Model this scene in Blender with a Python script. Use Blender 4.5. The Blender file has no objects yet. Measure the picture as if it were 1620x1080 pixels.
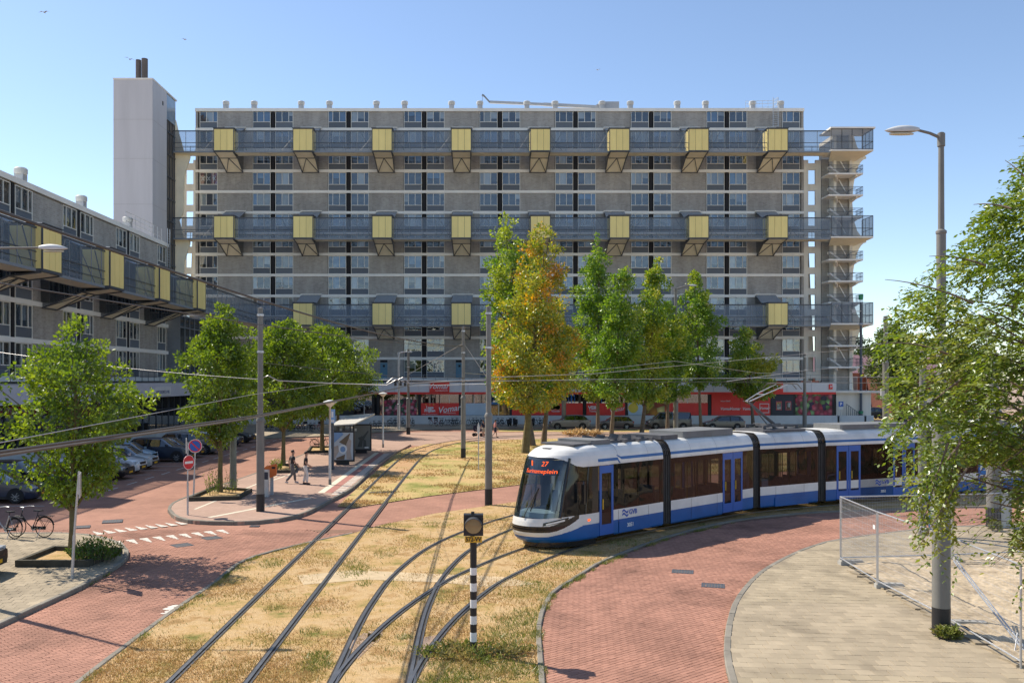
import bpy, bmesh, math, random
import numpy as np
from mathutils import Vector, Matrix

random.seed(7)
RNG = np.random.default_rng(7)
SC = bpy.context.scene
COL = SC.collection
R = math.radians

# ------------------------------------------------------------------ camera
EYE, FOC, PU, PV = 5.7, 1385.0, 758.0, 600.0       # eye height (m), focal length and principal point of the 1620x1080 photo
cd = bpy.data.cameras.new('camera')
cam = bpy.data.objects.new('camera', cd)
COL.objects.link(cam)
cam.location = (0, 0, EYE)
cam.rotation_euler = (R(90), 0, 0)
cd.sensor_width = 36.0
cd.lens = FOC / 1620 * 36.0
cd.shift_x = (810 - PU) / 1620
cd.shift_y = (PV - 540) / 1620
cd.clip_start = 0.2
cd.clip_end = 6000
SC.camera = cam

# ------------------------------------------------------------------ sky, sun, exposure
SUN_EL, SUN_AZ = R(48.5), R(-58)                    # azimuth from +Y towards +X
W = bpy.data.worlds.new('World')
SC.world = W
W.use_nodes = True
wn = W.node_tree.nodes
wl = W.node_tree.links
wn.clear()
sky = wn.new('ShaderNodeTexSky')
sky.sky_type = 'NISHITA'
sky.sun_disc = False
sky.sun_elevation = SUN_EL
sky.sun_rotation = SUN_AZ
sky.altitude = 1800
sky.air_density = 1.0
sky.dust_density = 0.8
sky.ozone_density = 0.5
bg = wn.new('ShaderNodeBackground')
bg.inputs['Strength'].default_value = 0.125
wo = wn.new('ShaderNodeOutputWorld')
wl.new(sky.outputs[0], bg.inputs['Color'])
wl.new(bg.outputs[0], wo.inputs['Surface'])

sd = bpy.data.lights.new('sun', 'SUN')
sd.energy = 4.2
sd.angle = R(0.53)
sd.color = (1.0, 0.91, 0.78)
sun = bpy.data.objects.new('sun', sd)
COL.objects.link(sun)
sdir = Vector((math.sin(SUN_AZ) * math.cos(SUN_EL), math.cos(SUN_AZ) * math.cos(SUN_EL), math.sin(SUN_EL)))
sun.rotation_euler = sdir.to_track_quat('Z', 'Y').to_euler()
sun.location = (-40, 30, 60)

SC.view_settings.view_transform = 'Standard'
SC.view_settings.look = 'None'
SC.view_settings.gamma = 1.0
SC.view_settings.use_curve_mapping = False
SC.view_settings.exposure = 0.7
SC.render.engine = 'CYCLES'
SC.cycles.max_bounces = 8
SC.cycles.diffuse_bounces = 4
SC.cycles.glossy_bounces = 3
SC.cycles.transmission_bounces = 4
SC.cycles.transparent_max_bounces = 16
SC.cycles.caustics_reflective = False
SC.cycles.caustics_refractive = False
SC.cycles.use_denoising = True


def G(u, v, z=0.0):
    """photo pixel of a point at height z -> (x, y) on the ground plan"""
    y = FOC * (EYE - z) / (v - PV)
    return ((u - PU) / FOC * y, y)


def GL(pts, z=0.0):
    return [G(u, v, z) for u, v in pts]


def px(x, y, z=0.0):
    return (PU + FOC * x / y, PV + FOC * (EYE - z) / y)


# ------------------------------------------------------------------ materials
MATS = {}


def _nodes(name):
    m = bpy.data.materials.new(name)
    m.use_nodes = True
    nt = m.node_tree
    nt.nodes.clear()
    out = nt.nodes.new('ShaderNodeOutputMaterial')
    return m, nt, out


def mat(name, col, rough=0.7, metal=0.0, var=0.12, scale=3.0, bump=0.0, spec=0.4, coat=0.0, island=0.0, objvar=0.0, bscale=None, zs=1.0, stain=0.0):
    """principled material whose base colour is broken up by noise (var), per mesh island (island) and per object (objvar)"""
    if name in MATS:
        return MATS[name]
    m, nt, out = _nodes(name)
    N, L = nt.nodes, nt.links
    p = N.new('ShaderNodeBsdfPrincipled')
    p.inputs['Roughness'].default_value = rough
    p.inputs['Metallic'].default_value = metal
    p.inputs['Specular IOR Level'].default_value = spec
    p.inputs['Coat Weight'].default_value = coat
    p.inputs['Coat Roughness'].default_value = 0.04
    L.new(p.outputs[0], out.inputs[0])
    geo = N.new('ShaderNodeNewGeometry')
    no = N.new('ShaderNodeTexNoise')
    no.inputs['Scale'].default_value = scale
    no.inputs['Detail'].default_value = 5
    no.inputs['Roughness'].default_value = 0.65
    mp = N.new('ShaderNodeMapping')
    mp.inputs['Scale'].default_value = (1, 1, zs)
    L.new(geo.outputs['Position'], mp.inputs[0])
    L.new(mp.outputs[0], no.inputs['Vector'])
    mr = N.new('ShaderNodeMapRange')
    mr.inputs[1].default_value = 0.25
    mr.inputs[2].default_value = 0.75
    mr.inputs[3].default_value = 1 - var
    mr.inputs[4].default_value = 1 + var
    L.new(no.outputs[0], mr.inputs[0])
    fac = mr.outputs[0]
    for amt, src in ((island, 'island'), (objvar, 'obj')):
        if amt:
            if src == 'island':
                s = geo.outputs['Random Per Island']
            else:
                s = N.new('ShaderNodeObjectInfo').outputs['Random']
            m2 = N.new('ShaderNodeMapRange')
            m2.inputs[3].default_value = 1 - amt
            m2.inputs[4].default_value = 1 + amt
            L.new(s, m2.inputs[0])
            mm = N.new('ShaderNodeMath')
            mm.operation = 'MULTIPLY'
            L.new(fac, mm.inputs[0])
            L.new(m2.outputs[0], mm.inputs[1])
            fac = mm.outputs[0]
    if stain:
        ns = N.new('ShaderNodeTexNoise')
        ns.inputs['Scale'].default_value = 0.55
        ns.inputs['Detail'].default_value = 7
        ns.inputs['Distortion'].default_value = 0.6
        L.new(geo.outputs['Position'], ns.inputs['Vector'])
        ms_ = N.new('ShaderNodeMapRange')
        ms_.inputs[1].default_value = 0.52
        ms_.inputs[2].default_value = 0.72
        ms_.inputs[3].default_value = 1
        ms_.inputs[4].default_value = 1 - stain
        L.new(ns.outputs[0], ms_.inputs[0])
        mm = N.new('ShaderNodeMath')
        mm.operation = 'MULTIPLY'
        L.new(fac, mm.inputs[0])
        L.new(ms_.outputs[0], mm.inputs[1])
        fac = mm.outputs[0]
    vm = N.new('ShaderNodeVectorMath')
    vm.operation = 'SCALE'
    vm.inputs[0].default_value = col
    L.new(fac, vm.inputs['Scale'])
    L.new(vm.outputs[0], p.inputs['Base Color'])
    if bump:
        nb = N.new('ShaderNodeTexNoise')
        nb.inputs['Scale'].default_value = bscale or scale * 8
        nb.inputs['Detail'].default_value = 4
        L.new(geo.outputs['Position'], nb.inputs['Vector'])
        b = N.new('ShaderNodeBump')
        b.inputs['Strength'].default_value = bump
        b.inputs['Distance'].default_value = 0.02
        L.new(nb.outputs[0], b.inputs['Height'])
        L.new(b.outputs[0], p.inputs['Normal'])
    MATS[name] = m
    return m


def brickmat(name, c1, c2, mortar, bw, bh, ms, rot=(0, 0, 0), vert=False, var=0.25, scale=0.35, rough=0.85, bump=0.4):
    """brick / paver courses as colour and fine relief (for surfaces too far off to tell the pieces apart)"""
    if name in MATS:
        return MATS[name]
    m, nt, out = _nodes(name)
    N, L = nt.nodes, nt.links
    p = N.new('ShaderNodeBsdfPrincipled')
    p.inputs['Roughness'].default_value = rough
    p.inputs['Specular IOR Level'].default_value = 0.25
    L.new(p.outputs[0], out.inputs[0])
    geo = N.new('ShaderNodeNewGeometry')
    mp = N.new('ShaderNodeMapping')
    if vert:
        tc = N.new('ShaderNodeTexCoord')
        cx = N.new('ShaderNodeSeparateXYZ')
        cb = N.new('ShaderNodeCombineXYZ')
        L.new(geo.outputs['Position'], cx.inputs[0])
        ad = N.new('ShaderNodeMath')
        L.new(cx.outputs[0], ad.inputs[0])
        L.new(cx.outputs[1], ad.inputs[1])
        L.new(ad.outputs[0], cb.inputs[0])
        L.new(cx.outputs[2], cb.inputs[1])
        L.new(cb.outputs[0], mp.inputs[0])
    else:
        L.new(geo.outputs['Position'], mp.inputs[0])
    mp.inputs['Rotation'].default_value = rot
    bt = N.new('ShaderNodeTexBrick')
    bt.inputs['Scale'].default_value = 1
    bt.inputs['Brick Width'].default_value = bw
    bt.inputs['Row Height'].default_value = bh
    bt.inputs['Mortar Size'].default_value = ms
    bt.inputs['Mortar Smooth'].default_value = 0.3
    bt.inputs['Bias'].default_value = 0
    bt.inputs['Color1'].default_value = (*c1, 1)
    bt.inputs['Color2'].default_value = (*c2, 1)
    bt.inputs['Mortar'].default_value = (*mortar, 1)
    L.new(mp.outputs[0], bt.inputs[0])
    no = N.new('ShaderNodeTexNoise')
    no.inputs['Scale'].default_value = scale
    no.inputs['Detail'].default_value = 6
    no.inputs['Roughness'].default_value = 0.7
    mz = N.new('ShaderNodeMapping')
    mz.inputs['Scale'].default_value = (1, 1, .3 if vert else 1)
    L.new(geo.outputs['Position'], mz.inputs[0])
    L.new(mz.outputs[0], no.inputs['Vector'])
    mr = N.new('ShaderNodeMapRange')
    mr.inputs[1].default_value = 0.25
    mr.inputs[2].default_value = 0.75
    mr.inputs[3].default_value = 1 - var
    mr.inputs[4].default_value = 1 + var
    L.new(no.outputs[0], mr.inputs[0])
    vm = N.new('ShaderNodeVectorMath')
    vm.operation = 'SCALE'
    L.new(bt.outputs[0], vm.inputs[0])
    L.new(mr.outputs[0], vm.inputs['Scale'])
    L.new(vm.outputs[0], p.inputs['Base Color'])
    if bump:
        b = N.new('ShaderNodeBump')
        b.inputs['Strength'].default_value = bump
        b.inputs['Distance'].default_value = 0.01
        b.invert = True
        L.new(bt.outputs['Fac'], b.inputs['Height'])
        L.new(b.outputs[0], p.inputs['Normal'])
    MATS[name] = m
    return m


def rampmat(name, stops, scale, rough=0.9, detail=8, bump=0.3, bscale=40, second=None):
    """ground that drifts between several colours with noise"""
    m, nt, out = _nodes(name)
    N, L = nt.nodes, nt.links
    p = N.new('ShaderNodeBsdfPrincipled')
    p.inputs['Roughness'].default_value = rough
    p.inputs['Specular IOR Level'].default_value = 0.125
    L.new(p.outputs[0], out.inputs[0])
    geo = N.new('ShaderNodeNewGeometry')
    no = N.new('ShaderNodeTexNoise')
    no.inputs['Scale'].default_value = scale
    no.inputs['Detail'].default_value = detail
    no.inputs['Roughness'].default_value = 0.68
    L.new(geo.outputs['Position'], no.inputs['Vector'])
    cr = N.new('ShaderNodeValToRGB')
    e = cr.color_ramp.elements
    while len(e) > 1:
        e.remove(e[-1])
    e[0].position = stops[0][0]
    e[0].color = (*stops[0][1], 1)
    for pos, c in stops[1:]:
        k = e.new(pos)
        k.color = (*c, 1)
    L.new(no.outputs[0], cr.inputs[0])
    n2 = N.new('ShaderNodeTexNoise')
    n2.inputs['Scale'].default_value = bscale
    n2.inputs['Detail'].default_value = 3
    L.new(geo.outputs['Position'], n2.inputs['Vector'])
    mr = N.new('ShaderNodeMapRange')
    mr.inputs[1].default_value = 0.3
    mr.inputs[2].default_value = 0.7
    mr.inputs[3].default_value = 0.72
    mr.inputs[4].default_value = 1.25
    L.new(n2.outputs[0], mr.inputs[0])
    vm = N.new('ShaderNodeVectorMath')
    vm.operation = 'SCALE'
    L.new(cr.outputs[0], vm.inputs[0])
    L.new(mr.outputs[0], vm.inputs['Scale'])
    L.new(vm.outputs[0], p.inputs['Base Color'])
    if bump:
        b = N.new('ShaderNodeBump')
        b.inputs['Strength'].default_value = bump
        b.inputs['Distance'].default_value = 0.04
        L.new(n2.outputs[0], b.inputs['Height'])
        L.new(b.outputs[0], p.inputs['Normal'])
    MATS[name] = m
    return m


def leafmat(name, ca, cb, cc=None, clump=0.5, trans=0.4, gloss=0.08, thr=(0.45, 0.6)):
    """leaf: colour varies leaf by leaf (ca..cb) and, in clumps, towards cc; lets light through"""
    m, nt, out = _nodes(name)
    N, L = nt.nodes, nt.links
    geo = N.new('ShaderNodeNewGeometry')
    mx = N.new('ShaderNodeMix')
    mx.data_type = 'RGBA'
    mx.inputs[6].default_value = (*ca, 1)
    mx.inputs[7].default_value = (*cb, 1)
    L.new(geo.outputs['Random Per Island'], mx.inputs[0])
    colour = mx.outputs[2]
    if cc:
        no = N.new('ShaderNodeTexNoise')
        no.inputs['Scale'].default_value = clump
        no.inputs['Detail'].default_value = 4
        L.new(geo.outputs['Position'], no.inputs['Vector'])
        ad = N.new('ShaderNodeMath')
        ad.operation = 'MULTIPLY_ADD'
        ad.inputs[1].default_value = 0.16
        L.new(geo.outputs['Random Per Island'], ad.inputs[0])
        L.new(no.outputs[0], ad.inputs[2])
        mr = N.new('ShaderNodeMapRange')
        mr.inputs[1].default_value = thr[0] + 0.08
        mr.inputs[2].default_value = thr[1] + 0.08
        L.new(ad.outputs[0], mr.inputs[0])
        m2 = N.new('ShaderNodeMix')
        m2.data_type = 'RGBA'
        L.new(mr.outputs[0], m2.inputs[0])
        L.new(colour, m2.inputs[6])
        m2.inputs[7].default_value = (*cc, 1)
        colour = m2.outputs[2]
    d = N.new('ShaderNodeBsdfDiffuse')
    t = N.new('ShaderNodeBsdfTranslucent')
    L.new(colour, d.inputs[0])
    hs = N.new('ShaderNodeHueSaturation')
    hs.inputs['Saturation'].default_value = 1.1
    hs.inputs['Value'].default_value = 1.5
    hs.inputs['Hue'].default_value = 0.49
    L.new(colour, hs.inputs['Color'])
    L.new(hs.outputs[0], t.inputs[0])
    ms = N.new('ShaderNodeMixShader')
    ms.inputs[0].default_value = trans
    L.new(d.outputs[0], ms.inputs[1])
    L.new(t.outputs[0], ms.inputs[2])
    g = N.new('ShaderNodeBsdfGlossy')
    g.inputs['Roughness'].default_value = 0.38
    g.inputs['Color'].default_value = (0.9, 0.95, 0.9, 1)
    m3 = N.new('ShaderNodeMixShader')
    m3.inputs[0].default_value = gloss
    L.new(ms.outputs[0], m3.inputs[1])
    L.new(g.outputs[0], m3.inputs[2])
    L.new(m3.outputs[0], out.inputs[0])
    MATS[name] = m
    return m


def glassmat(name, tint=(0.5, 0.55, 0.57), refl=0.2, rough=0.02, wave=0.0, kr=0.8):
    m, nt, out = _nodes(name)
    N, L = nt.nodes, nt.links
    t = N.new('ShaderNodeBsdfTransparent')
    t.inputs[0].default_value = (*tint, 1)
    g = N.new('ShaderNodeBsdfGlossy')
    g.inputs['Roughness'].default_value = rough
    g.inputs['Color'].default_value = (1, 1, 1, 1)
    fr = N.new('ShaderNodeLayerWeight')
    fr.inputs['Blend'].default_value = 0.5
    pw = N.new('ShaderNodeMath')
    pw.operation = 'POWER'
    pw.inputs[1].default_value = 4.0
    L.new(fr.outputs['Facing'], pw.inputs[0])
    ma = N.new('ShaderNodeMath')
    ma.operation = 'MULTIPLY_ADD'
    ma.inputs[1].default_value = kr
    ma.inputs[2].default_value = refl
    ma.use_clamp = True
    L.new(pw.outputs[0], ma.inputs[0])
    if wave:
        ge = N.new('ShaderNodeNewGeometry')
        nz = N.new('ShaderNodeTexNoise')
        nz.inputs['Scale'].default_value = 1.3
        nz.inputs['Detail'].default_value = 1
        L.new(ge.outputs['Position'], nz.inputs['Vector'])
        bp = N.new('ShaderNodeBump')
        bp.inputs['Distance'].default_value = wave
        L.new(nz.outputs[0], bp.inputs['Height'])
        L.new(bp.outputs[0], g.inputs['Normal'])
    ms = N.new('ShaderNodeMixShader')
    L.new(ma.outputs[0], ms.inputs[0])
    L.new(t.outputs[0], ms.inputs[1])
    L.new(g.outputs[0], ms.inputs[2])
    L.new(ms.outputs[0], out.inputs[0])
    MATS[name] = m
    return m


def meshscreen(name, col, cover):
    """wire mesh far too fine to resolve: a part of the light passes straight through"""
    m, nt, out = _nodes(name)
    N, L = nt.nodes, nt.links
    t = N.new('ShaderNodeBsdfTransparent')
    d = N.new('ShaderNodeBsdfPrincipled')
    d.inputs['Base Color'].default_value = (*col, 1)
    d.inputs['Roughness'].default_value = 0.5
    d.inputs['Metallic'].default_value = 0.3
    ms = N.new('ShaderNodeMixShader')
    ms.inputs[0].default_value = cover
    L.new(t.outputs[0], ms.inputs[1])
    L.new(d.outputs[0], ms.inputs[2])
    L.new(ms.outputs[0], out.inputs[0])
    MATS[name] = m
    return m


def emit(name, col, s):
    m, nt, out = _nodes(name)
    e = nt.nodes.new('ShaderNodeEmission')
    e.inputs[0].default_value = (*col, 1)
    e.inputs[1].default_value = s
    nt.links.new(e.outputs[0], out.inputs[0])
    MATS[name] = m
    return m


def blobmat(name, cols, scale, base=0.0):
    """printed picture of coloured blobs (fruit, flowers)"""
    m, nt, out = _nodes(name)
    N, L = nt.nodes, nt.links
    p = N.new('ShaderNodeBsdfPrincipled')
    p.inputs['Roughness'].default_value = 0.5
    L.new(p.outputs[0], out.inputs[0])
    geo = N.new('ShaderNodeNewGeometry')
    vo = N.new('ShaderNodeTexVoronoi')
    vo.inputs['Scale'].default_value = scale
    L.new(geo.outputs['Position'], vo.inputs['Vector'])
    cr = N.new('ShaderNodeValToRGB')
    cr.color_ramp.interpolation = 'CONSTANT'
    e = cr.color_ramp.elements
    while len(e) > 1:
        e.remove(e[-1])
    e[0].color = (*cols[0], 1)
    for i, c in enumerate(cols[1:], 1):
        e.new(i / len(cols)).color = (*c, 1)
    sp = N.new('ShaderNodeSeparateColor')
    L.new(vo.outputs['Color'], sp.inputs[0])
    L.new(sp.outputs[0], cr.inputs[0])
    mr = N.new('ShaderNodeMapRange')
    mr.inputs[1].default_value = 0.0
    mr.inputs[2].default_value = 0.7
    mr.inputs[3].default_value = 1.25
    mr.inputs[4].default_value = 0.35
    L.new(vo.outputs['Distance'], mr.inputs[0])
    vm = N.new('ShaderNodeVectorMath')
    vm.operation = 'SCALE'
    L.new(cr.outputs[0], vm.inputs[0])
    L.new(mr.outputs[0], vm.inputs['Scale'])
    L.new(vm.outputs[0], p.inputs['Base Color'])
    MATS[name] = m
    return m


BRA = R(47)     # the courses of the brick roads run at this angle
M_road = brickmat('road_brick', (0.37, 0.19, 0.133), (0.32, 0.162, 0.112), (0.27, 0.15, 0.105), 0.21, 0.105, 0.007, rot=(0, 0, -BRA), var=0.27, scale=0.4)
M_brick = mat('paver_brick', (0.36, 0.185, 0.13), 0.85, var=0.27, scale=0.4, bump=0.25, island=0.11, objvar=0.0, spec=0.25, bscale=60, stain=.38)
M_brick1 = mat('paver_brick_single', (0.36, 0.185, 0.13), 0.85, var=0.27, scale=0.4, bump=0.25, objvar=0.11, spec=0.25, bscale=60, stain=.38)
M_joint = mat('joint_sand', (0.21, 0.115, 0.075), 0.95, var=0.2, scale=5)
M_tile = mat('beige_tile', (0.345, 0.285, 0.195), 0.85, var=0.2, scale=0.8, bump=0.2, island=0.11, spec=0.25, bscale=50, stain=.3)
M_tile1 = mat('beige_tile_single', (0.34, 0.28, 0.195), 0.85, var=0.2, scale=0.8, bump=0.2, objvar=0.11, spec=0.25, bscale=50, stain=.3)
M_tilegap = mat('tile_joint', (0.15, 0.122, 0.085), 0.95, var=0.2, scale=5)
M_tilefar = brickmat('tile_far', (0.37, 0.31, 0.225), (0.33, 0.275, 0.2), (0.22, 0.18, 0.13), 0.3, 0.3, 0.008, var=0.16, scale=0.5)
M_plaza = brickmat('plaza_brick', (0.43, 0.29, 0.225), (0.38, 0.25, 0.19), (0.28, 0.2, 0.15), 0.21, 0.105, 0.006, rot=(0, 0, R(12)), var=0.16, scale=0.3)
M_ground = mat('far_ground', (0.33, 0.24, 0.18), 0.95, var=0.25, scale=0.06)
M_kerb = mat('kerb_concrete', (0.21, 0.19, 0.155), 0.9, var=0.25, scale=1.6, bump=0.3, objvar=0.1)
M_grass = rampmat('dry_grass_ground', [(0.33, (0.17, 0.17, 0.045)), (0.40, (0.36, 0.26, 0.10)), (0.47, (0.47, 0.31, 0.14)), (0.54, (0.51, 0.36, 0.19)), (0.61, (0.40, 0.25, 0.11)), (0.69, (0.27, 0.17, 0.07))], 0.75, bump=0.6)
M_grassfar = rampmat('meadow_ground', [(0.36, (0.19, 0.20, 0.05)), (0.43, (0.34, 0.29, 0.10)), (0.52, (0.47, 0.34, 0.15)), (0.64, (0.48, 0.31, 0.15))], 0.25, bump=0.6, bscale=14)
M_sand = rampmat('sand', [(0.3, (0.30, 0.23, 0.15)), (0.5, (0.47, 0.375, 0.25)), (0.7, (0.53, 0.43, 0.30))], 0.9, bump=0.8, bscale=7)
M_trackdirt = rampmat('track_dirt', [(0.35, (0.40, 0.28, 0.13)), (0.5, (0.47, 0.30, 0.16)), (0.65, (0.45, 0.27, 0.14))], 0.5, bump=0.5)
M_rail = mat('rail_steel', (0.30, 0.29, 0.28), 0.35, metal=0.9, var=0.2, scale=4)
M_groove = mat('rail_groove', (0.035, 0.03, 0.027), 0.9, var=0.3, scale=6)
M_white = mat('white_paint', (0.74, 0.74, 0.72), 0.6, var=0.08, scale=0.7)
M_mark = mat('road_paint', (0.60, 0.56, 0.49), 0.8, var=0.3, scale=6)
M_cream = mat('cream_tile', (0.62, 0.57, 0.44), 0.8, var=0.12, scale=3)
M_redtile = mat('red_tile', (0.36, 0.15, 0.12), 0.8, var=0.15, scale=3)
M_pole = mat('pole_grey', (0.185, 0.182, 0.165), 0.55, var=0.15, scale=1.5)
M_polegreen = mat('pole_greenish', (0.16, 0.18, 0.155), 0.6, var=0.2, scale=1.5)
M_black = mat('black_paint', (0.02, 0.02, 0.022), 0.5, var=0.2, scale=3)
M_galv = mat('galvanised', (0.50, 0.51, 0.52), 0.4, metal=0.6, var=0.15, scale=3)
M_lamp = mat('lamp_head', (0.55, 0.56, 0.55), 0.5, var=0.1, scale=5)
M_lampglass = mat('lamp_glass', (0.55, 0.53, 0.42), 0.25, var=0.1, scale=5)
M_conc = mat('concrete', (0.36, 0.35, 0.32), 0.9, var=0.2, scale=2, bump=0.3)
M_bark = mat('bark', (0.155, 0.12, 0.085), 0.95, var=0.35, scale=6, bump=0.7, bscale=30)
M_barkmoss = mat('bark_mossy', (0.15, 0.125, 0.06), 0.95, var=0.35, scale=4, bump=0.7, bscale=30)
M_wire = mat('wire_dark', (0.07, 0.065, 0.06), 0.6)
M_wirelight = mat('wire_light', (0.42, 0.42, 0.42), 0.45, metal=0.5)
M_timber = mat('bed_edging', (0.06, 0.055, 0.04), 0.9, var=0.35, scale=4, bump=0.3)

# buildings
M_facbrick = brickmat('facade_brick', (0.38, 0.355, 0.315), (0.30, 0.28, 0.248), (0.39, 0.37, 0.34), 0.42, 0.16, 0.02, vert=True, var=0.26, scale=0.8, bump=0.2)
M_band = mat('white_concrete', (0.84, 0.81, 0.74), 0.8, var=0.1, scale=0.5)
M_frame = mat('window_frame', (0.76, 0.74, 0.67), 0.6, var=0.05)
M_spandrel = mat('spandrel_grey', (0.125, 0.145, 0.17), 0.6, var=0.06, objvar=0.12)
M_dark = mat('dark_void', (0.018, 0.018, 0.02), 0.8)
M_interior = mat('room_interior', (0.06, 0.06, 0.06), 0.9, var=0.3, scale=0.8)
M_steel = mat('gallery_steel', (0.075, 0.085, 0.10), 0.5, var=0.1)
M_steel2 = mat('gallery_rail', (0.22, 0.25, 0.28), 0.5, var=0.1)
M_screen = meshscreen('gallery_mesh', (0.20, 0.255, 0.32), 0.52)
M_soffit = mat('beige_soffit', (0.86, 0.80, 0.62), 0.8, var=0.1, scale=0.6)
M_beige = mat('beige_concrete', (0.74, 0.70, 0.61), 0.85, var=0.13, scale=0.9, zs=.12)
M_yellow = mat('yellow_panel', (0.92, 0.75, 0.29), 0.5, var=0.07, scale=1.2, objvar=0.05, zs=.3)
M_tower = mat('tower_render', (0.60, 0.59, 0.60), 0.85, var=0.10, scale=0.55, zs=.08)
M_corr = mat('corrugated_sheet', (0.34, 0.37, 0.40), 0.4, var=0.1, metal=0.2)
M_roofgrey = mat('roof_grey', (0.30, 0.30, 0.30), 0.8)
M_vent = mat('vent_metal', (0.42, 0.43, 0.44), 0.5, metal=0.3, var=0.1)
M_bluedoor = mat('blue_door', (0.10, 0.22, 0.30), 0.5)
M_red = mat('red_panel', (0.78, 0.05, 0.04), 0.5, var=0.05, scale=0.6)
M_redband = mat('red_band', (0.75, 0.05, 0.04), 0.5)  # plain red strip, gives off no light
M_glass = glassmat('window_glass', (0.70, 0.76, 0.80), 0.14, wave=.02)
M_shopglass = glassmat('shop_glass', (0.45, 0.5, 0.52), 0.2)
M_cur = [mat('curtain_white', (0.62, 0.62, 0.60), 0.9, var=0.06), mat('curtain_grey', (0.30, 0.31, 0.32), 0.9, var=0.1), mat('curtain_blue', (0.13, 0.24, 0.40), 0.9, var=0.1),
         mat('room_dark', (0.03, 0.035, 0.045), 0.9), mat('curtain_beige', (0.40, 0.36, 0.29), 0.9, var=0.1)]
M_flagred = mat('flag_red', (0.25, 0.05, 0.06), 0.9)


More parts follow.
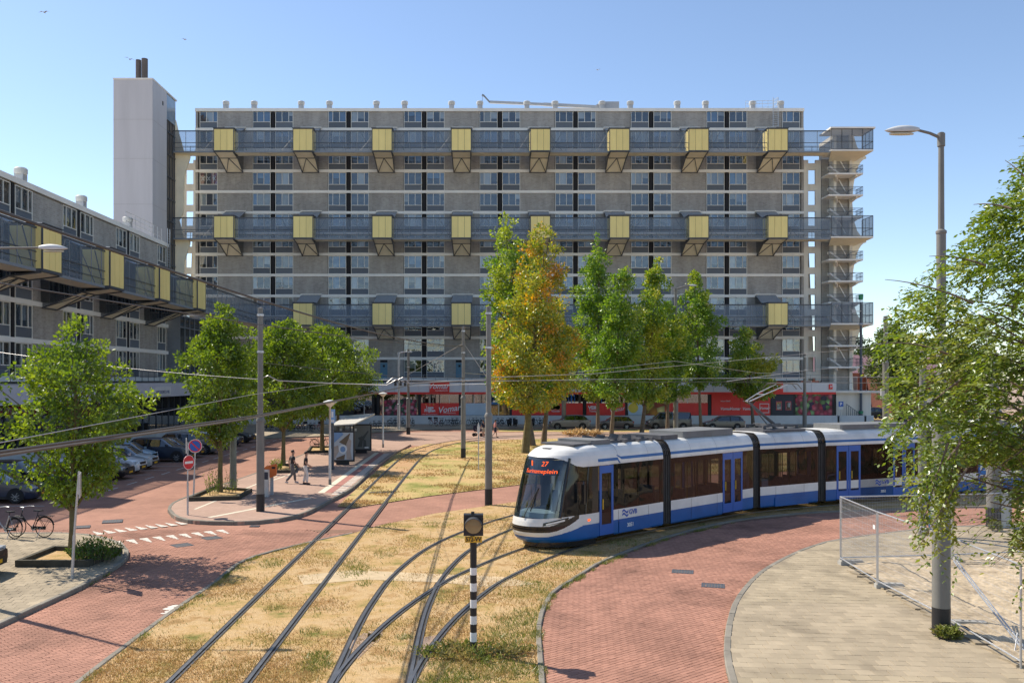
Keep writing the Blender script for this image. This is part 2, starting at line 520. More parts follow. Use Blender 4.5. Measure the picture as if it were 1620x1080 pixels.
# ------------------------------------------------------------------ mesh builder
class MB:
    def __init__(s):
        s.v, s.f, s.m = [], [], []

    def add(s, vs, fs, m=0):
        o = len(s.v)
        s.v += [tuple(v) for v in vs]
        s.f += [tuple(i + o for i in f) for f in fs]
        s.m += [m] * len(fs)
        return s

    def box(s, x0, x1, y0, y1, z0, z1, m=0):
        return s.add([(x0, y0, z0), (x1, y0, z0), (x1, y1, z0), (x0, y1, z0), (x0, y0, z1), (x1, y0, z1), (x1, y1, z1), (x0, y1, z1)],
                     [(0, 3, 2, 1), (4, 5, 6, 7), (0, 1, 5, 4), (1, 2, 6, 5), (2, 3, 7, 6), (3, 0, 4, 7)], m)

    def bar(s, p, q, w, h=None, m=0):
        p, q = Vector(p), Vector(q)
        h = h or w
        d = (q - p).normalized()
        up = Vector((0, 0, 1)) if abs(d.z) < 0.95 else Vector((0, 1, 0))
        a = d.cross(up).normalized() * (w / 2)
        b = a.cross(d).normalized() * (h / 2)
        vs = [p - a - b, p + a - b, p + a + b, p - a + b, q - a - b, q + a - b, q + a + b, q - a + b]
        return s.add(vs, [(0, 1, 2, 3)[::-1], (4, 5, 6, 7), (0, 1, 5, 4), (1, 2, 6, 5), (2, 3, 7, 6), (3, 0, 4, 7)], m)

    def path(s, pts, r, n=6, m=0, closed=False, caps=True):
        pts = [Vector(p) for p in pts]
        k = len(pts)
        rs = [r] * k if isinstance(r, (int, float)) else list(r)
        rings, ref = [], None
        for i, p in enumerate(pts):
            if closed:
                d = pts[(i + 1) % k] - pts[i - 1]
            else:
                d = pts[min(i + 1, k - 1)] - pts[max(i - 1, 0)]
            d.normalize()
            if ref is None:
                ref = Vector((0, 0, 1)) if abs(d.z) < 0.9 else Vector((1, 0, 0))
            a = (ref - d * ref.dot(d)).normalized()
            ref = a
            b = d.cross(a)
            rings.append([p + (a * math.cos(t) + b * math.sin(t)) * rs[i] for t in (2 * math.pi * j / n for j in range(n))])
        vs = [v for ring in rings for v in ring]
        fs = []
        for i in range(k if closed else k - 1):
            i2 = (i + 1) % k
            for j in range(n):
                j2 = (j + 1) % n
                fs.append((i * n + j, i * n + j2, i2 * n + j2, i2 * n + j))
        if caps and not closed:
            fs.append(tuple(range(n))[::-1])
            fs.append(tuple((k - 1) * n + j for j in range(n)))
        return s.add(vs, fs, m)

    def tube(s, p, q, r, r2=None, n=8, m=0):
        return s.path([p, q], [r, r if r2 is None else r2], n, m)

    def lathe(s, prof, n=16, m=0, c=(0, 0, 0), axis='z', caps=True):
        vs, fs = [], []
        for r, z in prof:
            for j in range(n):
                t = 2 * math.pi * j / n
                a, b = r * math.cos(t), r * math.sin(t)
                if axis == 'z':
                    vs.append((c[0] + a, c[1] + b, c[2] + z))
                elif axis == 'y':
                    vs.append((c[0] + a, c[1] + z, c[2] + b))
                else:
                    vs.append((c[0] + z, c[1] + a, c[2] + b))
        for i in range(len(prof) - 1):
            for j in range(n):
                j2 = (j + 1) % n
                fs.append((i * n + j, i * n + j2, (i + 1) * n + j2, (i + 1) * n + j))
        if caps and prof[0][0] > 1e-4:
            fs.append(tuple(range(n))[::-1])
        if caps and prof[-1][0] > 1e-4:
            fs.append(tuple((len(prof) - 1) * n + j for j in range(n)))
        return s.add(vs, fs, m)

    def prism(s, poly, z0, z1, m=0, top=True, bottom=False, fn=None):
        """polygon (x, y) extruded in z; fn maps (a, b, c) to xyz for other directions"""
        fn = fn or (lambda a, b, c: (a, b, c))
        k = len(poly)
        vs = [fn(a, b, z0) for a, b in poly] + [fn(a, b, z1) for a, b in poly]
        fs = [(i, (i + 1) % k, k + (i + 1) % k, k + i) for i in range(k)]
        if top:
            fs.append(tuple(range(k, 2 * k)))
        if bottom:
            fs.append(tuple(range(k))[::-1])
        return s.add(vs, fs, m)

    def merge(s, o, off=(0, 0, 0), m=None):
        k = len(s.v)
        s.v += [(a + off[0], b + off[1], c + off[2]) for a, b, c in o.v]
        s.f += [tuple(i + k for i in f) for f in o.f]
        s.m += o.m if m is None else [m] * len(o.f)
        return s

    def mesh(s, name, mats, smooth=False):
        me = bpy.data.meshes.new(name)
        me.from_pydata(s.v, [], s.f)
        for x in (mats if isinstance(mats, (list, tuple)) else [mats]):
            me.materials.append(x)
        me.polygons.foreach_set('material_index', s.m)
        bm = bmesh.new()
        bm.from_mesh(me)
        bmesh.ops.recalc_face_normals(bm, faces=bm.faces)
        bm.to_mesh(me)
        bm.free()
        if smooth:
            me.polygons.foreach_set('use_smooth', [True] * len(me.polygons))
            try:
                me.set_sharp_from_angle(angle=R(38))
            except Exception:
                pass
        me.update()
        return me


def link(name, data, parent=None, loc=(0, 0, 0), rot=(0, 0, 0)):
    o = bpy.data.objects.new(name, data)
    COL.objects.link(o)
    o.location = loc
    o.rotation_euler = rot
    if parent:
        o.parent = parent
    return o


def ob(name, mb, mats, parent=None, loc=(0, 0, 0), rotz=0.0, smooth=False):
    return link(name, mb.mesh(name, mats, smooth), parent, loc, (0, 0, rotz))


def tag(o, label=None, cat=None, group=None, kind=None):
    for k, v in (('label', label), ('category', cat), ('group', group), ('kind', kind)):
        if v:
            o[k] = v
    return o


def thing(name, label, cat, loc=(0, 0, 0), rotz=0.0, group=None):
    o = bpy.data.objects.new(name, None)
    o.empty_display_size = 0.3
    COL.objects.link(o)
    o.location = loc
    o.rotation_euler = (0, 0, rotz)
    return tag(o, label, cat, group)


KIDS = {}


def dup(root, loc=None, rotz=None, label=None, group=None, scale=None, parent=None):
    """a copy of a thing (or part) with copies of everything under it"""
    def rec(o, par):
        c = o.copy()
        COL.objects.link(c)
        if par is not None:
            c.parent = par
        for k in list(o.children):
            rec(k, c)
        return c
    r = rec(root, parent)
    if loc is not None:
        r.location = loc
    if rotz is not None:
        r.rotation_euler = (0, 0, rotz)
    if scale is not None:
        r.scale = (scale,) * 3 if isinstance(scale, (int, float)) else scale
    if label:
        r['label'] = label
    if group:
        r['group'] = group
    return r


def text_mesh(body, size, m, shear=0.0, align='CENTER', bold=0.0, depth=0.004, sx=1.0):
    cu = bpy.data.curves.new('lettering', 'FONT')
    cu.body = body
    cu.size = size
    cu.shear = shear
    cu.align_x = align
    cu.align_y = 'CENTER'
    cu.offset = bold
    cu.extrude = depth
    cu.resolution_u = 3
    o = bpy.data.objects.new('lettering', cu)
    COL.objects.link(o)
    me = bpy.data.meshes.new_from_object(o)
    bpy.data.objects.remove(o)
    bpy.data.curves.remove(cu)
    if sx != 1.0:
        for v in me.vertices:
            v.co.x *= sx
    me.materials.clear()
    me.materials.append(m)
    return me


def catmull(pts, n=8):
    pts = [np.array(p, float) for p in pts]
    P = [2 * pts[0] - pts[1]] + pts + [2 * pts[-1] - pts[-2]]
    out = []
    for i in range(1, len(P) - 2):
        a, b, c, d = P[i - 1:i + 3]
        for k in range(n):
            t = k / n
            out.append(0.5 * ((2 * b) + (-a + c) * t + (2 * a - 5 * b + 4 * c - d) * t * t + (-a + 3 * b - 3 * c + d) * t ** 3))
    out.append(pts[-1])
    return [tuple(p) for p in out]


def offset(line, d):
    """shift a ground polyline to its right by d"""
    L = [np.array(p[:2]) for p in line]
    out = []
    for i, p in enumerate(L):
        t = L[min(i + 1, len(L) - 1)] - L[max(i - 1, 0)]
        t = t / np.linalg.norm(t)
        out.append((p[0] + t[1] * d, p[1] - t[0] * d))
    return out


def inpoly(x, y, poly):
    x, y = np.asarray(x), np.asarray(y)
    c = np.zeros(x.shape, bool)
    k = len(poly)
    for i in range(k):
        x0, y0 = poly[i]
        x1, y1 = poly[(i + 1) % k]
        if y0 == y1:
            continue
        hit = ((y0 > y) != (y1 > y)) & (x < (x1 - x0) * (y - y0) / (y1 - y0) + x0)
        c ^= hit
    return c


def nummesh(name, V, F, mats, smooth=False):
    """mesh straight from numpy arrays; F is (n, k)"""
    me = bpy.data.meshes.new(name)
    n, k = F.shape
    me.vertices.add(len(V))
    me.vertices.foreach_set('co', np.ascontiguousarray(V, dtype=np.float32).ravel())
    me.loops.add(n * k)
    me.loops.foreach_set('vertex_index', np.ascontiguousarray(F, dtype=np.int32).ravel())
    me.polygons.add(n)
    me.polygons.foreach_set('loop_start', np.arange(0, n * k, k, dtype=np.int32))
    me.polygons.foreach_set('loop_total', np.full(n, k, dtype=np.int32))
    for x in (mats if isinstance(mats, (list, tuple)) else [mats]):
        me.materials.append(x)
    me.polygons.foreach_set('use_smooth', np.full(n, smooth, bool))
    me.update(calc_edges=True)
    return me

# ------------------------------------------------------------------ the ground and what is laid on it
def sheet(name, poly, z, m, kind='structure', parent=None):
    mb = MB()
    mb.add([(x, y, z) for x, y in poly], [tuple(range(len(poly)))], 0)
    me = mb.mesh(name, m)
    bm = bmesh.new()
    bm.from_mesh(me)
    for f in bm.faces:
        if f.normal.z < 0:
            f.normal_flip()
    bmesh.ops.triangulate(bm, faces=bm.faces[:])
    bm.to_mesh(me)
    bm.free()
    o = link(name, me, parent)
    return tag(o, kind=kind) if parent is None else o


def slab(name, poly, z0, z1, m):
    mb = MB()
    mb.prism(poly, z0, z1)
    return tag(ob(name, mb, m), kind='structure')


sheet('ground', [(-2500, -300), (2500, -300), (2500, 4500), (-2500, 4500)], -0.03, M_ground)
road = sheet('road', [(-27, 2), (70, 2), (70, 104.2), (-27, 104.2)], 0.0, M_road)
plaza = sheet('plaza', [G(548, 690), G(640, 703), G(668, 706), G(720, 700.5), G(800, 696), G(880, 694), (30, 92), (60, 91.8), (60, 95), (8, 95), G(790, 684), G(690, 682.5), G(600, 685.5)], 0.006, M_plaza)

P_G1 = GL([(92, 1120), (130, 1080), (260, 980), (341, 924), (394, 885), (485, 860), (560, 844), (604, 831), (687, 813), (827, 792.6)]) + [(8, 45.5), (14, 48.6), (27, 52.5), (60, 59)] + \
    [(60, 45)] + GL([(1760, 802), (1619, 802), (1508, 803), (1327, 809), (1250, 814), (1162, 824), (1060, 848), (957, 886), (915.5, 910), (874, 936), (857, 961), (848, 997), (850, 1040), (855, 1120)])
P_G2 = [(-6.35, 39.2)] + GL([(560, 803.5), (678, 785), (830, 766)]) + [(10, 51), (27, 57), (60, 64), (60, 91.5), (30, 91.7)] + GL([(880, 694), (800, 696), (720, 700.5)]) + [(-4.7, 76.5), (-6.2, 70), (-6.4, 64)]
P_G3 = [(2.2, 95.2), (8, 95), (60, 95), (60, 99.3), (2.0, 99.3)]
grass = sheet('grass_field', P_G1, 0.03, M_grass)
grass2 = sheet('grass_lawn', P_G2, 0.032, M_grassfar)
grass3 = sheet('grass_verge', P_G3, 0.03, M_grassfar)

# --- pavements
K1 = GL([(-70, 1022), (0, 990), (60, 962), (120, 934), (155, 914), (176, 902), (191, 890), (197, 880), (189, 868), (164, 857), (107, 848.5), (0, 849), (-170, 850)])
P_S1 = K1 + GL([(-420, 850), (-520, 1022)])
K2 = GL([(1182, 1125), (1165, 1080), (1157, 1040), (1158, 1010), (1163, 980), (1176, 948), (1210, 910), (1260, 881), (1300, 866), (1328, 859), (1422, 846), (1508, 838), (1620, 834), (1780, 830)])
P_S2 = K2 + [(40, 34), (40, 12), (12, 12)]
P_SAND = GL([(1344, 902), (1367, 898.5), (1411, 893), (1620, 889), (1790, 886)]) + [(19, 20), (14, 14.5), (12.2, 14.8), G(1620, 1059), G(1478, 979)]
K3 = GL([(265, 810), (268, 803), (277, 797), (302, 787), (350, 770), (402, 752), (450, 733), (500, 712.5), (535, 699)])
K3B = GL([(626, 718), (608, 731), (590, 745), (560, 774), (520, 797), (483, 816), (440, 826), (380, 830.5), (308, 829), (277, 822), (265, 810)])
P_S3 = K3 + GL([(560, 693), (640, 702), (650, 705)]) + K3B[:-1]
P_S4 = GL([(330, 703), (380, 697), (430, 693.5), (500, 691.5), (560, 687.5), (600, 684), (680, 680.3), (760, 678.6)]) + [(4, 102.6), (20, 103.6), (60, 103.6), (60, 109.9), (-30, 109.9), (-30, 82)]
SIDE_Z = 0.12
sidewalk1 = slab('sidewalk', P_S1, -0.02, SIDE_Z - 0.012, M_tilegap)
sidewalk2 = slab('sidewalk', P_S2, -0.02, SIDE_Z - 0.012, M_tilegap)
island = slab('tram_platform', P_S3, -0.02, SIDE_Z + 0.02, M_plaza)
promenade = slab('promenade', P_S4, -0.02, SIDE_Z, M_tilefar)
sheet('parking_pavement', [(-33, 30), (-25.2, 30), (-25.2, 100), (-33, 100)], 0.02, M_tilefar)

# sand in the fenced pit: an uneven heap with lumps
def sandpit():
    n = 90
    xs = np.linspace(10.2, 21, n)
    ys = np.linspace(14.4, 28, n)
    X, Y = np.meshgrid(xs, ys)
    Z = SIDE_Z + 0.012 + 0.05 * (np.sin(X * 1.7 + 1) * np.cos(Y * 1.3) + 1) + RNG.normal(0, 0.013, X.shape)
    Z += 0.16 * np.exp(-((X - 12.1) ** 2 + (Y - 25.9) ** 2) / 0.5) + 0.12 * np.exp(-((X - 14.5) ** 2 / 6 + (Y - 24) ** 2 / 1.5))
    V = np.stack([X.ravel(), Y.ravel(), Z.ravel()], 1)
    i = np.arange(n - 1)
    a = (i[:, None] * n + i[None]).ravel()
    F = np.stack([a, a + 1, a + n + 1, a + n], 1)
    c = V[F].mean(1)
    F = F[inpoly(c[:, 0], c[:, 1], P_SAND)]
    return tag(link('sand_ground', nummesh('sand_ground', V, F, M_sand, True)), kind='structure')


sandpit()


def paver_single(L, Wd, h, m, name):
    c = 0.004
    mb = MB()
    a, b = L / 2, Wd / 2
    vs = [(-a, -b, 0), (a, -b, 0), (a, b, 0), (-a, b, 0), (-a, -b, h - c), (a, -b, h - c), (a, b, h - c), (-a, b, h - c),
          (-a + c, -b + c, h), (a - c, -b + c, h), (a - c, b - c, h), (-a + c, b - c, h)]
    fs = [(8, 9, 10, 11)]
    for q in (0, 4):
        fs += [(q + i, q + (i + 1) % 4, q + 4 + (i + 1) % 4, q + 4 + i) for i in range(4)]
    mb.add(vs, fs)
    return mb.mesh(name, m)


def pavers(parent, name, mass_name, poly, holes, angle, L, Wd, gap, z, h, ylim, m1, mm, singles=300, margin=25, ufun=None):
    """lay pavers in staggered courses over poly; the nearest in view are objects of their own, the rest one mesh"""
    P = np.array(poly)
    ca, sa = math.cos(angle), math.sin(angle)
    keep = P[:, 1] < ylim + 3
    Q = np.stack([P[:, 0] * ca + P[:, 1] * sa, -P[:, 0] * sa + P[:, 1] * ca], 1)
    lo, hi = Q.min(0), Q.max(0)
    rows = np.arange(int(lo[1] / (Wd + gap)) - 1, int(hi[1] / (Wd + gap)) + 2)
    cols = np.arange(int(lo[0] / (L + gap)) - 2, int(hi[0] / (L + gap)) + 3)
    rr, cc = np.meshgrid(rows, cols, indexing='ij')
    a = (cc + 0.5 * (rr % 2)) * (L + gap) + RNG.normal(0, gap * 0.25, rr.shape)
    b = rr * (Wd + gap) + RNG.normal(0, gap * 0.12, rr.shape)
    a, b = a.ravel(), b.ravel()
    x, y = a * ca - b * sa, a * sa + b * ca
    ok = (y > 14) & (y < ylim)
    x, y = x[ok], y[ok]
    u = PU + FOC * x / y
    ok = (u > -margin) & (u < 1620 + margin) & (PV + FOC * EYE / y < 1080 + 40)
    x, y = x[ok], y[ok]
    ok = inpoly(x, y, poly)
    for hp in holes:
        ok &= ~inpoly(x, y, hp)
    # keep only pavers whose corners stay inside as well
    for sx, sy in ((1, 1), (1, -1), (-1, 1), (-1, -1)):
        ox, oy = sx * L * 0.12, sy * Wd * 0.12
        ok &= inpoly(x + ox * ca - oy * sa, y + ox * sa + oy * ca, poly)
    x, y = x[ok], y[ok]
    order = np.argsort(y)
    v = PV + FOC * EYE / y
    u = PU + FOC * x / y
    vis = (u > 4) & (u < 1616) & (v < 1078)
    first = [i for i in order if vis[i]][:singles]
    me = paver_single(L, Wd, h, m1, name)
    for i in first:
        o = link(name, me, parent, (x[i], y[i], z + RNG.normal(0, 0.0012)), (RNG.normal(0, 0.006), RNG.normal(0, 0.006), angle + RNG.normal(0, 0.008)))
    mask = np.ones(len(x), bool)
    mask[first] = False
    x, y = x[mask], y[mask]
    n = len(x)
    c = 0.004
    base = np.array([(-L / 2, -Wd / 2, 0), (L / 2, -Wd / 2, 0), (L / 2, Wd / 2, 0), (-L / 2, Wd / 2, 0),
                     (-L / 2 + c, -Wd / 2 + c, h), (L / 2 - c, -Wd / 2 + c, h), (L / 2 - c, Wd / 2 - c, h), (-L / 2 + c, Wd / 2 - c, h)])
    th = angle + RNG.normal(0, 0.01, n)
    ct, st = np.cos(th)[:, None], np.sin(th)[:, None]
    V = np.empty((n, 8, 3))
    V[:, :, 0] = x[:, None] + base[None, :, 0] * ct - base[None, :, 1] * st
    V[:, :, 1] = y[:, None] + base[None, :, 0] * st + base[None, :, 1] * ct
    V[:, :, 2] = z + base[None, :, 2]
    V[:, 4:, 2] += RNG.normal(0, 0.0013, n)[:, None] + RNG.normal(0, 0.0006, (n, 4))
    f = np.array([(4, 5, 6, 7), (0, 1, 5, 4), (1, 2, 6, 5), (2, 3, 7, 6), (3, 0, 4, 7)])
    F = (np.arange(n)[:, None, None] * 8 + f[None]).reshape(-1, 4)
    o = link(mass_name, nummesh(mass_name, V.reshape(-1, 3), F, mm), parent)
    o['kind'] = 'stuff'
    return n


P_ROADW = GL([(-60, 1120), (-60, 1018), (0, 992), (120, 936), (176, 904), (197, 882), (189, 868), (164, 857), (107, 848), (-60, 849), (-60, 820), (520, 820), (483, 817), (440, 828), (520, 845), (560, 842), (485, 858), (394, 883), (341, 922), (260, 978), (130, 1078), (90, 1120)])
P_ROADE = GL([(855, 1120), (850, 1040), (850, 997), (860, 961), (877, 938), (917, 913), (959, 889), (1062, 851), (1162, 827), (1250, 818), (1327, 813), (1620, 806), (1640, 833), (1508, 836), (1422, 844), (1328, 857), (1300, 864), (1260, 879), (1210, 908), (1174, 948), (1161, 980), (1156, 1010), (1155, 1040), (1163, 1080), (1178, 1120)])
sheet('road_bed', [(-16, 14), (-4, 14), (-4, 33.2), (-16, 33.2)], 0.003, M_joint)
sheet('road_bed', [(0.8, 14), (22, 14), (22, 36.8), (0.8, 36.8)], 0.003, M_joint)
pavers(road, 'brick', 'brick_courses', P_ROADW, [], BRA, 0.205, 0.10, 0.007, 0.003, 0.02, 33.2, M_brick1, M_brick, 150)
pavers(road, 'brick', 'brick_courses', P_ROADE, [], R(38), 0.205, 0.10, 0.007, 0.003, 0.02, 36.8, M_brick1, M_brick, 150)
BED1 = GL([(29, 896), (138, 896), (189, 876), (85, 873)], SIDE_Z)
pavers(sidewalk1, 'paving_tile', 'paving_tile_courses', P_S1, [BED1], R(8), 0.295, 0.295, 0.006, SIDE_Z - 0.012, 0.016, 40, M_tile1, M_tile, 300)
pavers(sidewalk2, 'paving_tile', 'paving_tile_courses', P_S2, [P_SAND], R(-4), 0.295, 0.295, 0.006, SIDE_Z - 0.012, 0.016, 40, M_tile1, M_tile, 300)


def kerb(line, w=0.15, z0=-0.02, z1=0.13, side=1, step=1.0, name='kerb', ylim=95):
    """kerb of single stones laid along a ground line"""
    line = [np.array(p) for p in catmull(line, 6)]
    root = bpy.data.objects.new(name, None)
    COL.objects.link(root)
    root['kind'] = 'structure'
    seg = [np.linalg.norm(line[i + 1] - line[i]) for i in range(len(line) - 1)]
    cum = np.concatenate([[0], np.cumsum(seg)])

    def at(s):
        i = min(np.searchsorted(cum, s, 'right') - 1, len(seg) - 1)
        t = (s - cum[i]) / max(seg[i], 1e-6)
        return line[i] * (1 - t) + line[i + 1] * t
    s = 0.0
    while s + step * 0.5 < cum[-1]:
        e = min(s + step, cum[-1])
        a, b = at(s + 0.006), at(e - 0.006)
        if min(a[1], b[1]) > 14.5 and min(a[1], b[1]) < ylim:
            t = (b - a) / np.linalg.norm(b - a)
            n = np.array([-t[1], t[0]]) * side * w
            zz = z1 + random.uniform(-0.006, 0.006)
            mb = MB()
            c = 0.018
            vs = [(*a, z0), (*b, z0), (*(b + n), z0), (*(a + n), z0), (*a, zz - c), (*b, zz - c), (*(b + n * (1 - c / w)), zz), (*(a + n * (1 - c / w)), zz), (*(b + n), zz - c), (*(a + n), zz - c), (*(a + n * c / w), zz), (*(b + n * c / w), zz)]
            mb.add(vs, [(0, 1, 5, 4), (4, 5, 11, 10), (10, 11, 6, 7), (7, 6, 8, 9), (9, 8, 2, 3), (1, 2, 8, 6, 11, 5), (0, 4, 10, 7, 9, 3)])
            ob('kerb_stone', mb, M_kerb, root)
        s = e
    return root


kerb(K1, side=-1, z1=0.14)
kerb(K2, side=1, z1=0.13)
kerb(GL([(855, 1120), (850, 1040), (848, 997), (857, 961), (874, 936), (915.5, 910), (957, 886), (1060, 848), (1162, 824), (1250, 814), (1327, 809), (1508, 803), (1619, 802), (1760, 802)]), side=-1, z1=0.07, w=0.12)
kerb(K3, side=-1, z1=0.155)
kerb(K3B, side=-1, z1=0.155)
kerb(GL([(92, 1120), (130, 1080), (260, 980), (341, 924), (394, 885), (485, 860), (560, 844)]), side=1, z1=0.045, w=0.14)
kerb(GL([(330, 703), (380, 697), (430, 693.5), (500, 691.5), (560, 687.5), (600, 684), (680, 680.3), (760, 678.6)]) + [(4, 102.6), (20, 103.6), (60, 103.6)], side=-1, z1=0.13, ylim=106, step=2.0)
kerb([(2.2, 99.3), (8, 99.32), (30, 99.3), (58, 99.3)], side=1, z1=0.1, step=2.0, ylim=106)

# cut tiles that fill up the last course along the kerbs
for K, d, par in ((K1, -.26, sidewalk1), (K2, .26, sidewalk2)):
    line = catmull(K, 6)
    inner = offset(line, d)
    mb = MB()
    for i in range(len(line) - 1):
        if min(line[i][1], line[i + 1][1]) > 14:
            mb.add([(*line[i], .1215), (*line[i + 1], .1215), (*inner[i + 1], .1215), (*inner[i], .1215)], [(0, 1, 2, 3)])
    ob('cut_tiles', mb, M_tile1, par)['kind'] = 'stuff'

# tactile line and warning strip along the platform edge, guide line on the island
TZ = SIDE_Z + 0.024
sheet('platform_line', [(-7.93, 43), (-7.6, 43), (-7.6, 66.5), (-7.93, 66.5)], TZ, M_cream, parent=island)
sheet('platform_line', [(-7.58, 43), (-7.2, 43), (-7.2, 66.5), (-7.58, 66.5)], TZ, M_redtile, parent=island)
for k in range(38):
    y = 42.4 + k * 0.62
    sheet('platform_dash', [(-7.16, y), (-6.72, y), (-6.72, y + 0.3), (-7.16, y + 0.3)], TZ, M_mark, parent=island)
for a, b, w in (((330, 819), (491, 788), 0.22), ((308, 806), (440, 752), 0.12), ((425, 762), (470, 747), 0.12)):
    A, B = np.array(G(*a, SIDE_Z)), np.array(G(*b, SIDE_Z))
    t = (B - A) / np.linalg.norm(B - A)
    n = np.array([-t[1], t[0]]) * w / 2
    sheet('guide_line', [tuple(A - n), tuple(B - n), tuple(B + n), tuple(A + n)], TZ, M_cream, parent=island)

# give-way teeth laid in white brick: two rows
def teeth(a, b, n, L, Wd, flip):
    A, B = np.array(G(*a)), np.array(G(*b))
    t = (B - A) / np.linalg.norm(B - A)
    nn = np.array([-t[1], t[0]]) * flip
    step = np.linalg.norm(B - A) / n
    for k in range(n):
        c = A + t * step * (k + 0.5)
        mb = MB()
        for j in range(4):          # stepped like the bricks they are made of
            w = Wd * (1 - j / 4.2) / 2
            o0, o1 = nn * L * j / 4, nn * L * (j + 0.94) / 4
            mb.add([(*(c - t * w + o0), 0.03), (*(c + t * w + o0), 0.03), (*(c + t * w + o1), 0.03), (*(c - t * w + o1), 0.03)], [(0, 1, 2, 3)])
        ob('give_way_tooth', mb, M_mark, road)


teeth((152, 847), (300, 829), 9, 0.85, 0.28, 1)
teeth((172, 858), (356, 838), 9, 0.95, 0.28, -1)
# parking bays
for y in np.arange(39.4, 92, 2.58):
    sheet('bay_line', [(-24.6, y), (-19.6, y), (-19.6, y + 0.1), (-24.6, y + 0.1)], 0.007, M_mark, parent=road)
    sheet('bay_line', [(-19.1, y + 0.2), (-19.0, y + 0.2), (-19.0, y + 1.6), (-19.1, y + 1.6)], 0.007, M_mark, parent=road)
# spilled white paint by the grass edge
mb = MB()
c0 = G(271, 964)
for k in range(14):
    a = random.uniform(0, 6.28)
    r = random.uniform(0, 0.32)
    cx, cy, s = c0[0] + math.cos(a) * r * 0.5, c0[1] + math.sin(a) * r * 1.6, random.uniform(0.04, 0.13)
    mb.add([(cx + s * math.cos(t) * random.uniform(.7, 1.2), cy + s * math.sin(t) * random.uniform(.7, 1.2), 0.027 + k * 0.0004) for t in np.arange(0, 6.2, 0.9)], [tuple(range(7))])
ob('paint_splash', mb, M_mark, road)


# --- tram tracks: each rail with its head, groove and lip
def rail(parent, line, z):
    prof = [(-.095, .031, 1), (-.045, .038, 0), (-.045, .056, 0), (.024, .056, 0), (.024, .036, 1), (.07, .036, 0), (.07, .05, 0), (.098, .05, 0), (.098, .030, 0)]
    mb = MB()
    lines = [offset(line, d) for d, _, _ in prof]
    k = len(line)
    vs = [(*lines[j][i], prof[j][1] + z) for i in range(k) for j in range(len(prof))]
    n = len(prof)
    for j in range(n - 1):
        mb.add([], [], 0)
    o = len(mb.v)
    mb.v += vs
    for i in range(k - 1):
        for j in range(n - 1):
            mb.f.append((o + i * n + j, o + (i + 1) * n + j, o + (i + 1) * n + j + 1, o + i * n + j + 1))
            mb.m.append(prof[j][2])
    me = bpy.data.meshes.new('rail')
    me.from_pydata(mb.v, [], mb.f)
    me.materials.append(M_rail)
    me.materials.append(M_groove)
    me.polygons.foreach_set('material_index', mb.m)
    me.update()
    return link('rail', me, parent)


TRK_W = catmull([(-5.07, 6), (-5.07, 25), (-5.06, 40), (-5.02, 55), (-4.85, 64), (-4.2, 71.5), (-2.2, 79.5), (1.5, 85.5), (7, 89.3), (14, 91.2), (26, 92.2), (58, 93)], 10)
TRK_A = catmull([(-2.02, 6), (-2.02, 14), (-1.96, 17), (-1.4, 20.4), (-.57, 23.4), (.28, 25.6), (1.94, 28.75), (3.9, 31.4), (6.19, 33.6), (8.5, 35.8), (11.0, 37.7), (15.0, 39.85), (25.5, 44.1), (40, 49)], 10)
TRK_B = catmull([(-2.02, 6), (-2.03, 16), (-2.05, 20), (-1.98, 22.5), (-1.75, 25.4), (-1.05, 29.2), (.17, 32.6), (2.05, 36.2), (4.8, 39.6), (8.2, 42.2), (14, 45.2), (25, 49.6), (40, 54)], 10)
for line, dz in ((TRK_W, 0.0), (TRK_A, 0.004), (TRK_B, 0.0)):
    root = bpy.data.objects.new('tram_track', None)
    COL.objects.link(root)
    root['kind'] = 'structure'
    for d in (-0.73, 0.73):
        rail(root, offset(line, d), dz)
sheet('track_bed', offset([p for p in TRK_W if 50 < p[1] < 82], -0.6) + offset([p for p in TRK_W if 50 < p[1] < 82], 0.6)[::-1], 0.0345, M_trackdirt)


def gdist(x, y, line):
    L = np.array([np.array(line[i]) + (np.array(line[i + 1]) - np.array(line[i])) * k / 24 for i in range(len(line) - 1) if line[i][1] < 60 for k in range(24) if np.hypot(*(np.array(line[i + 1]) - np.array(line[i]))) > k * .08])
    if 0:
        L = 0
    return np.min((x[:, None] - L[None, :, 0]) ** 2 + (y[:, None] - L[None, :, 1]) ** 2, 1) ** 0.5


# --- grass: blades standing on the ground
GREEN = [(*G(u, v), rx, ry) for u, v, rx, ry in [(765, 1060, 1.1, .9), (830, 985, .75, 1.3), (800, 1005, .6, .9), (700, 1085, .7, .5), (905, 895, 1.3, .8), (1000, 860, 1.2, .7), (430, 892, .45, .9), (372, 902, .5, .5), (600, 835, .8, 1.7), (560, 900, .5, 1.6), (500, 1055, .4, .4),
                                                 (430, 965, .3, .35), (505, 1040, .35, .35), (690, 830, .8, .8), (745, 800, 1.0, .6), (610, 875, .4, 1.1), (475, 862, .5, .9), (640, 1010, .25, .25), (490, 1000, .3, .4), (850, 930, .5, 1.0), (1150, 833, 1.5, .6), (880, 950, .5, .6), (855, 1010, .2, .8), (345, 925, .3, .3), (575, 925, .3, .4), (775, 1030, .5, .4)]]


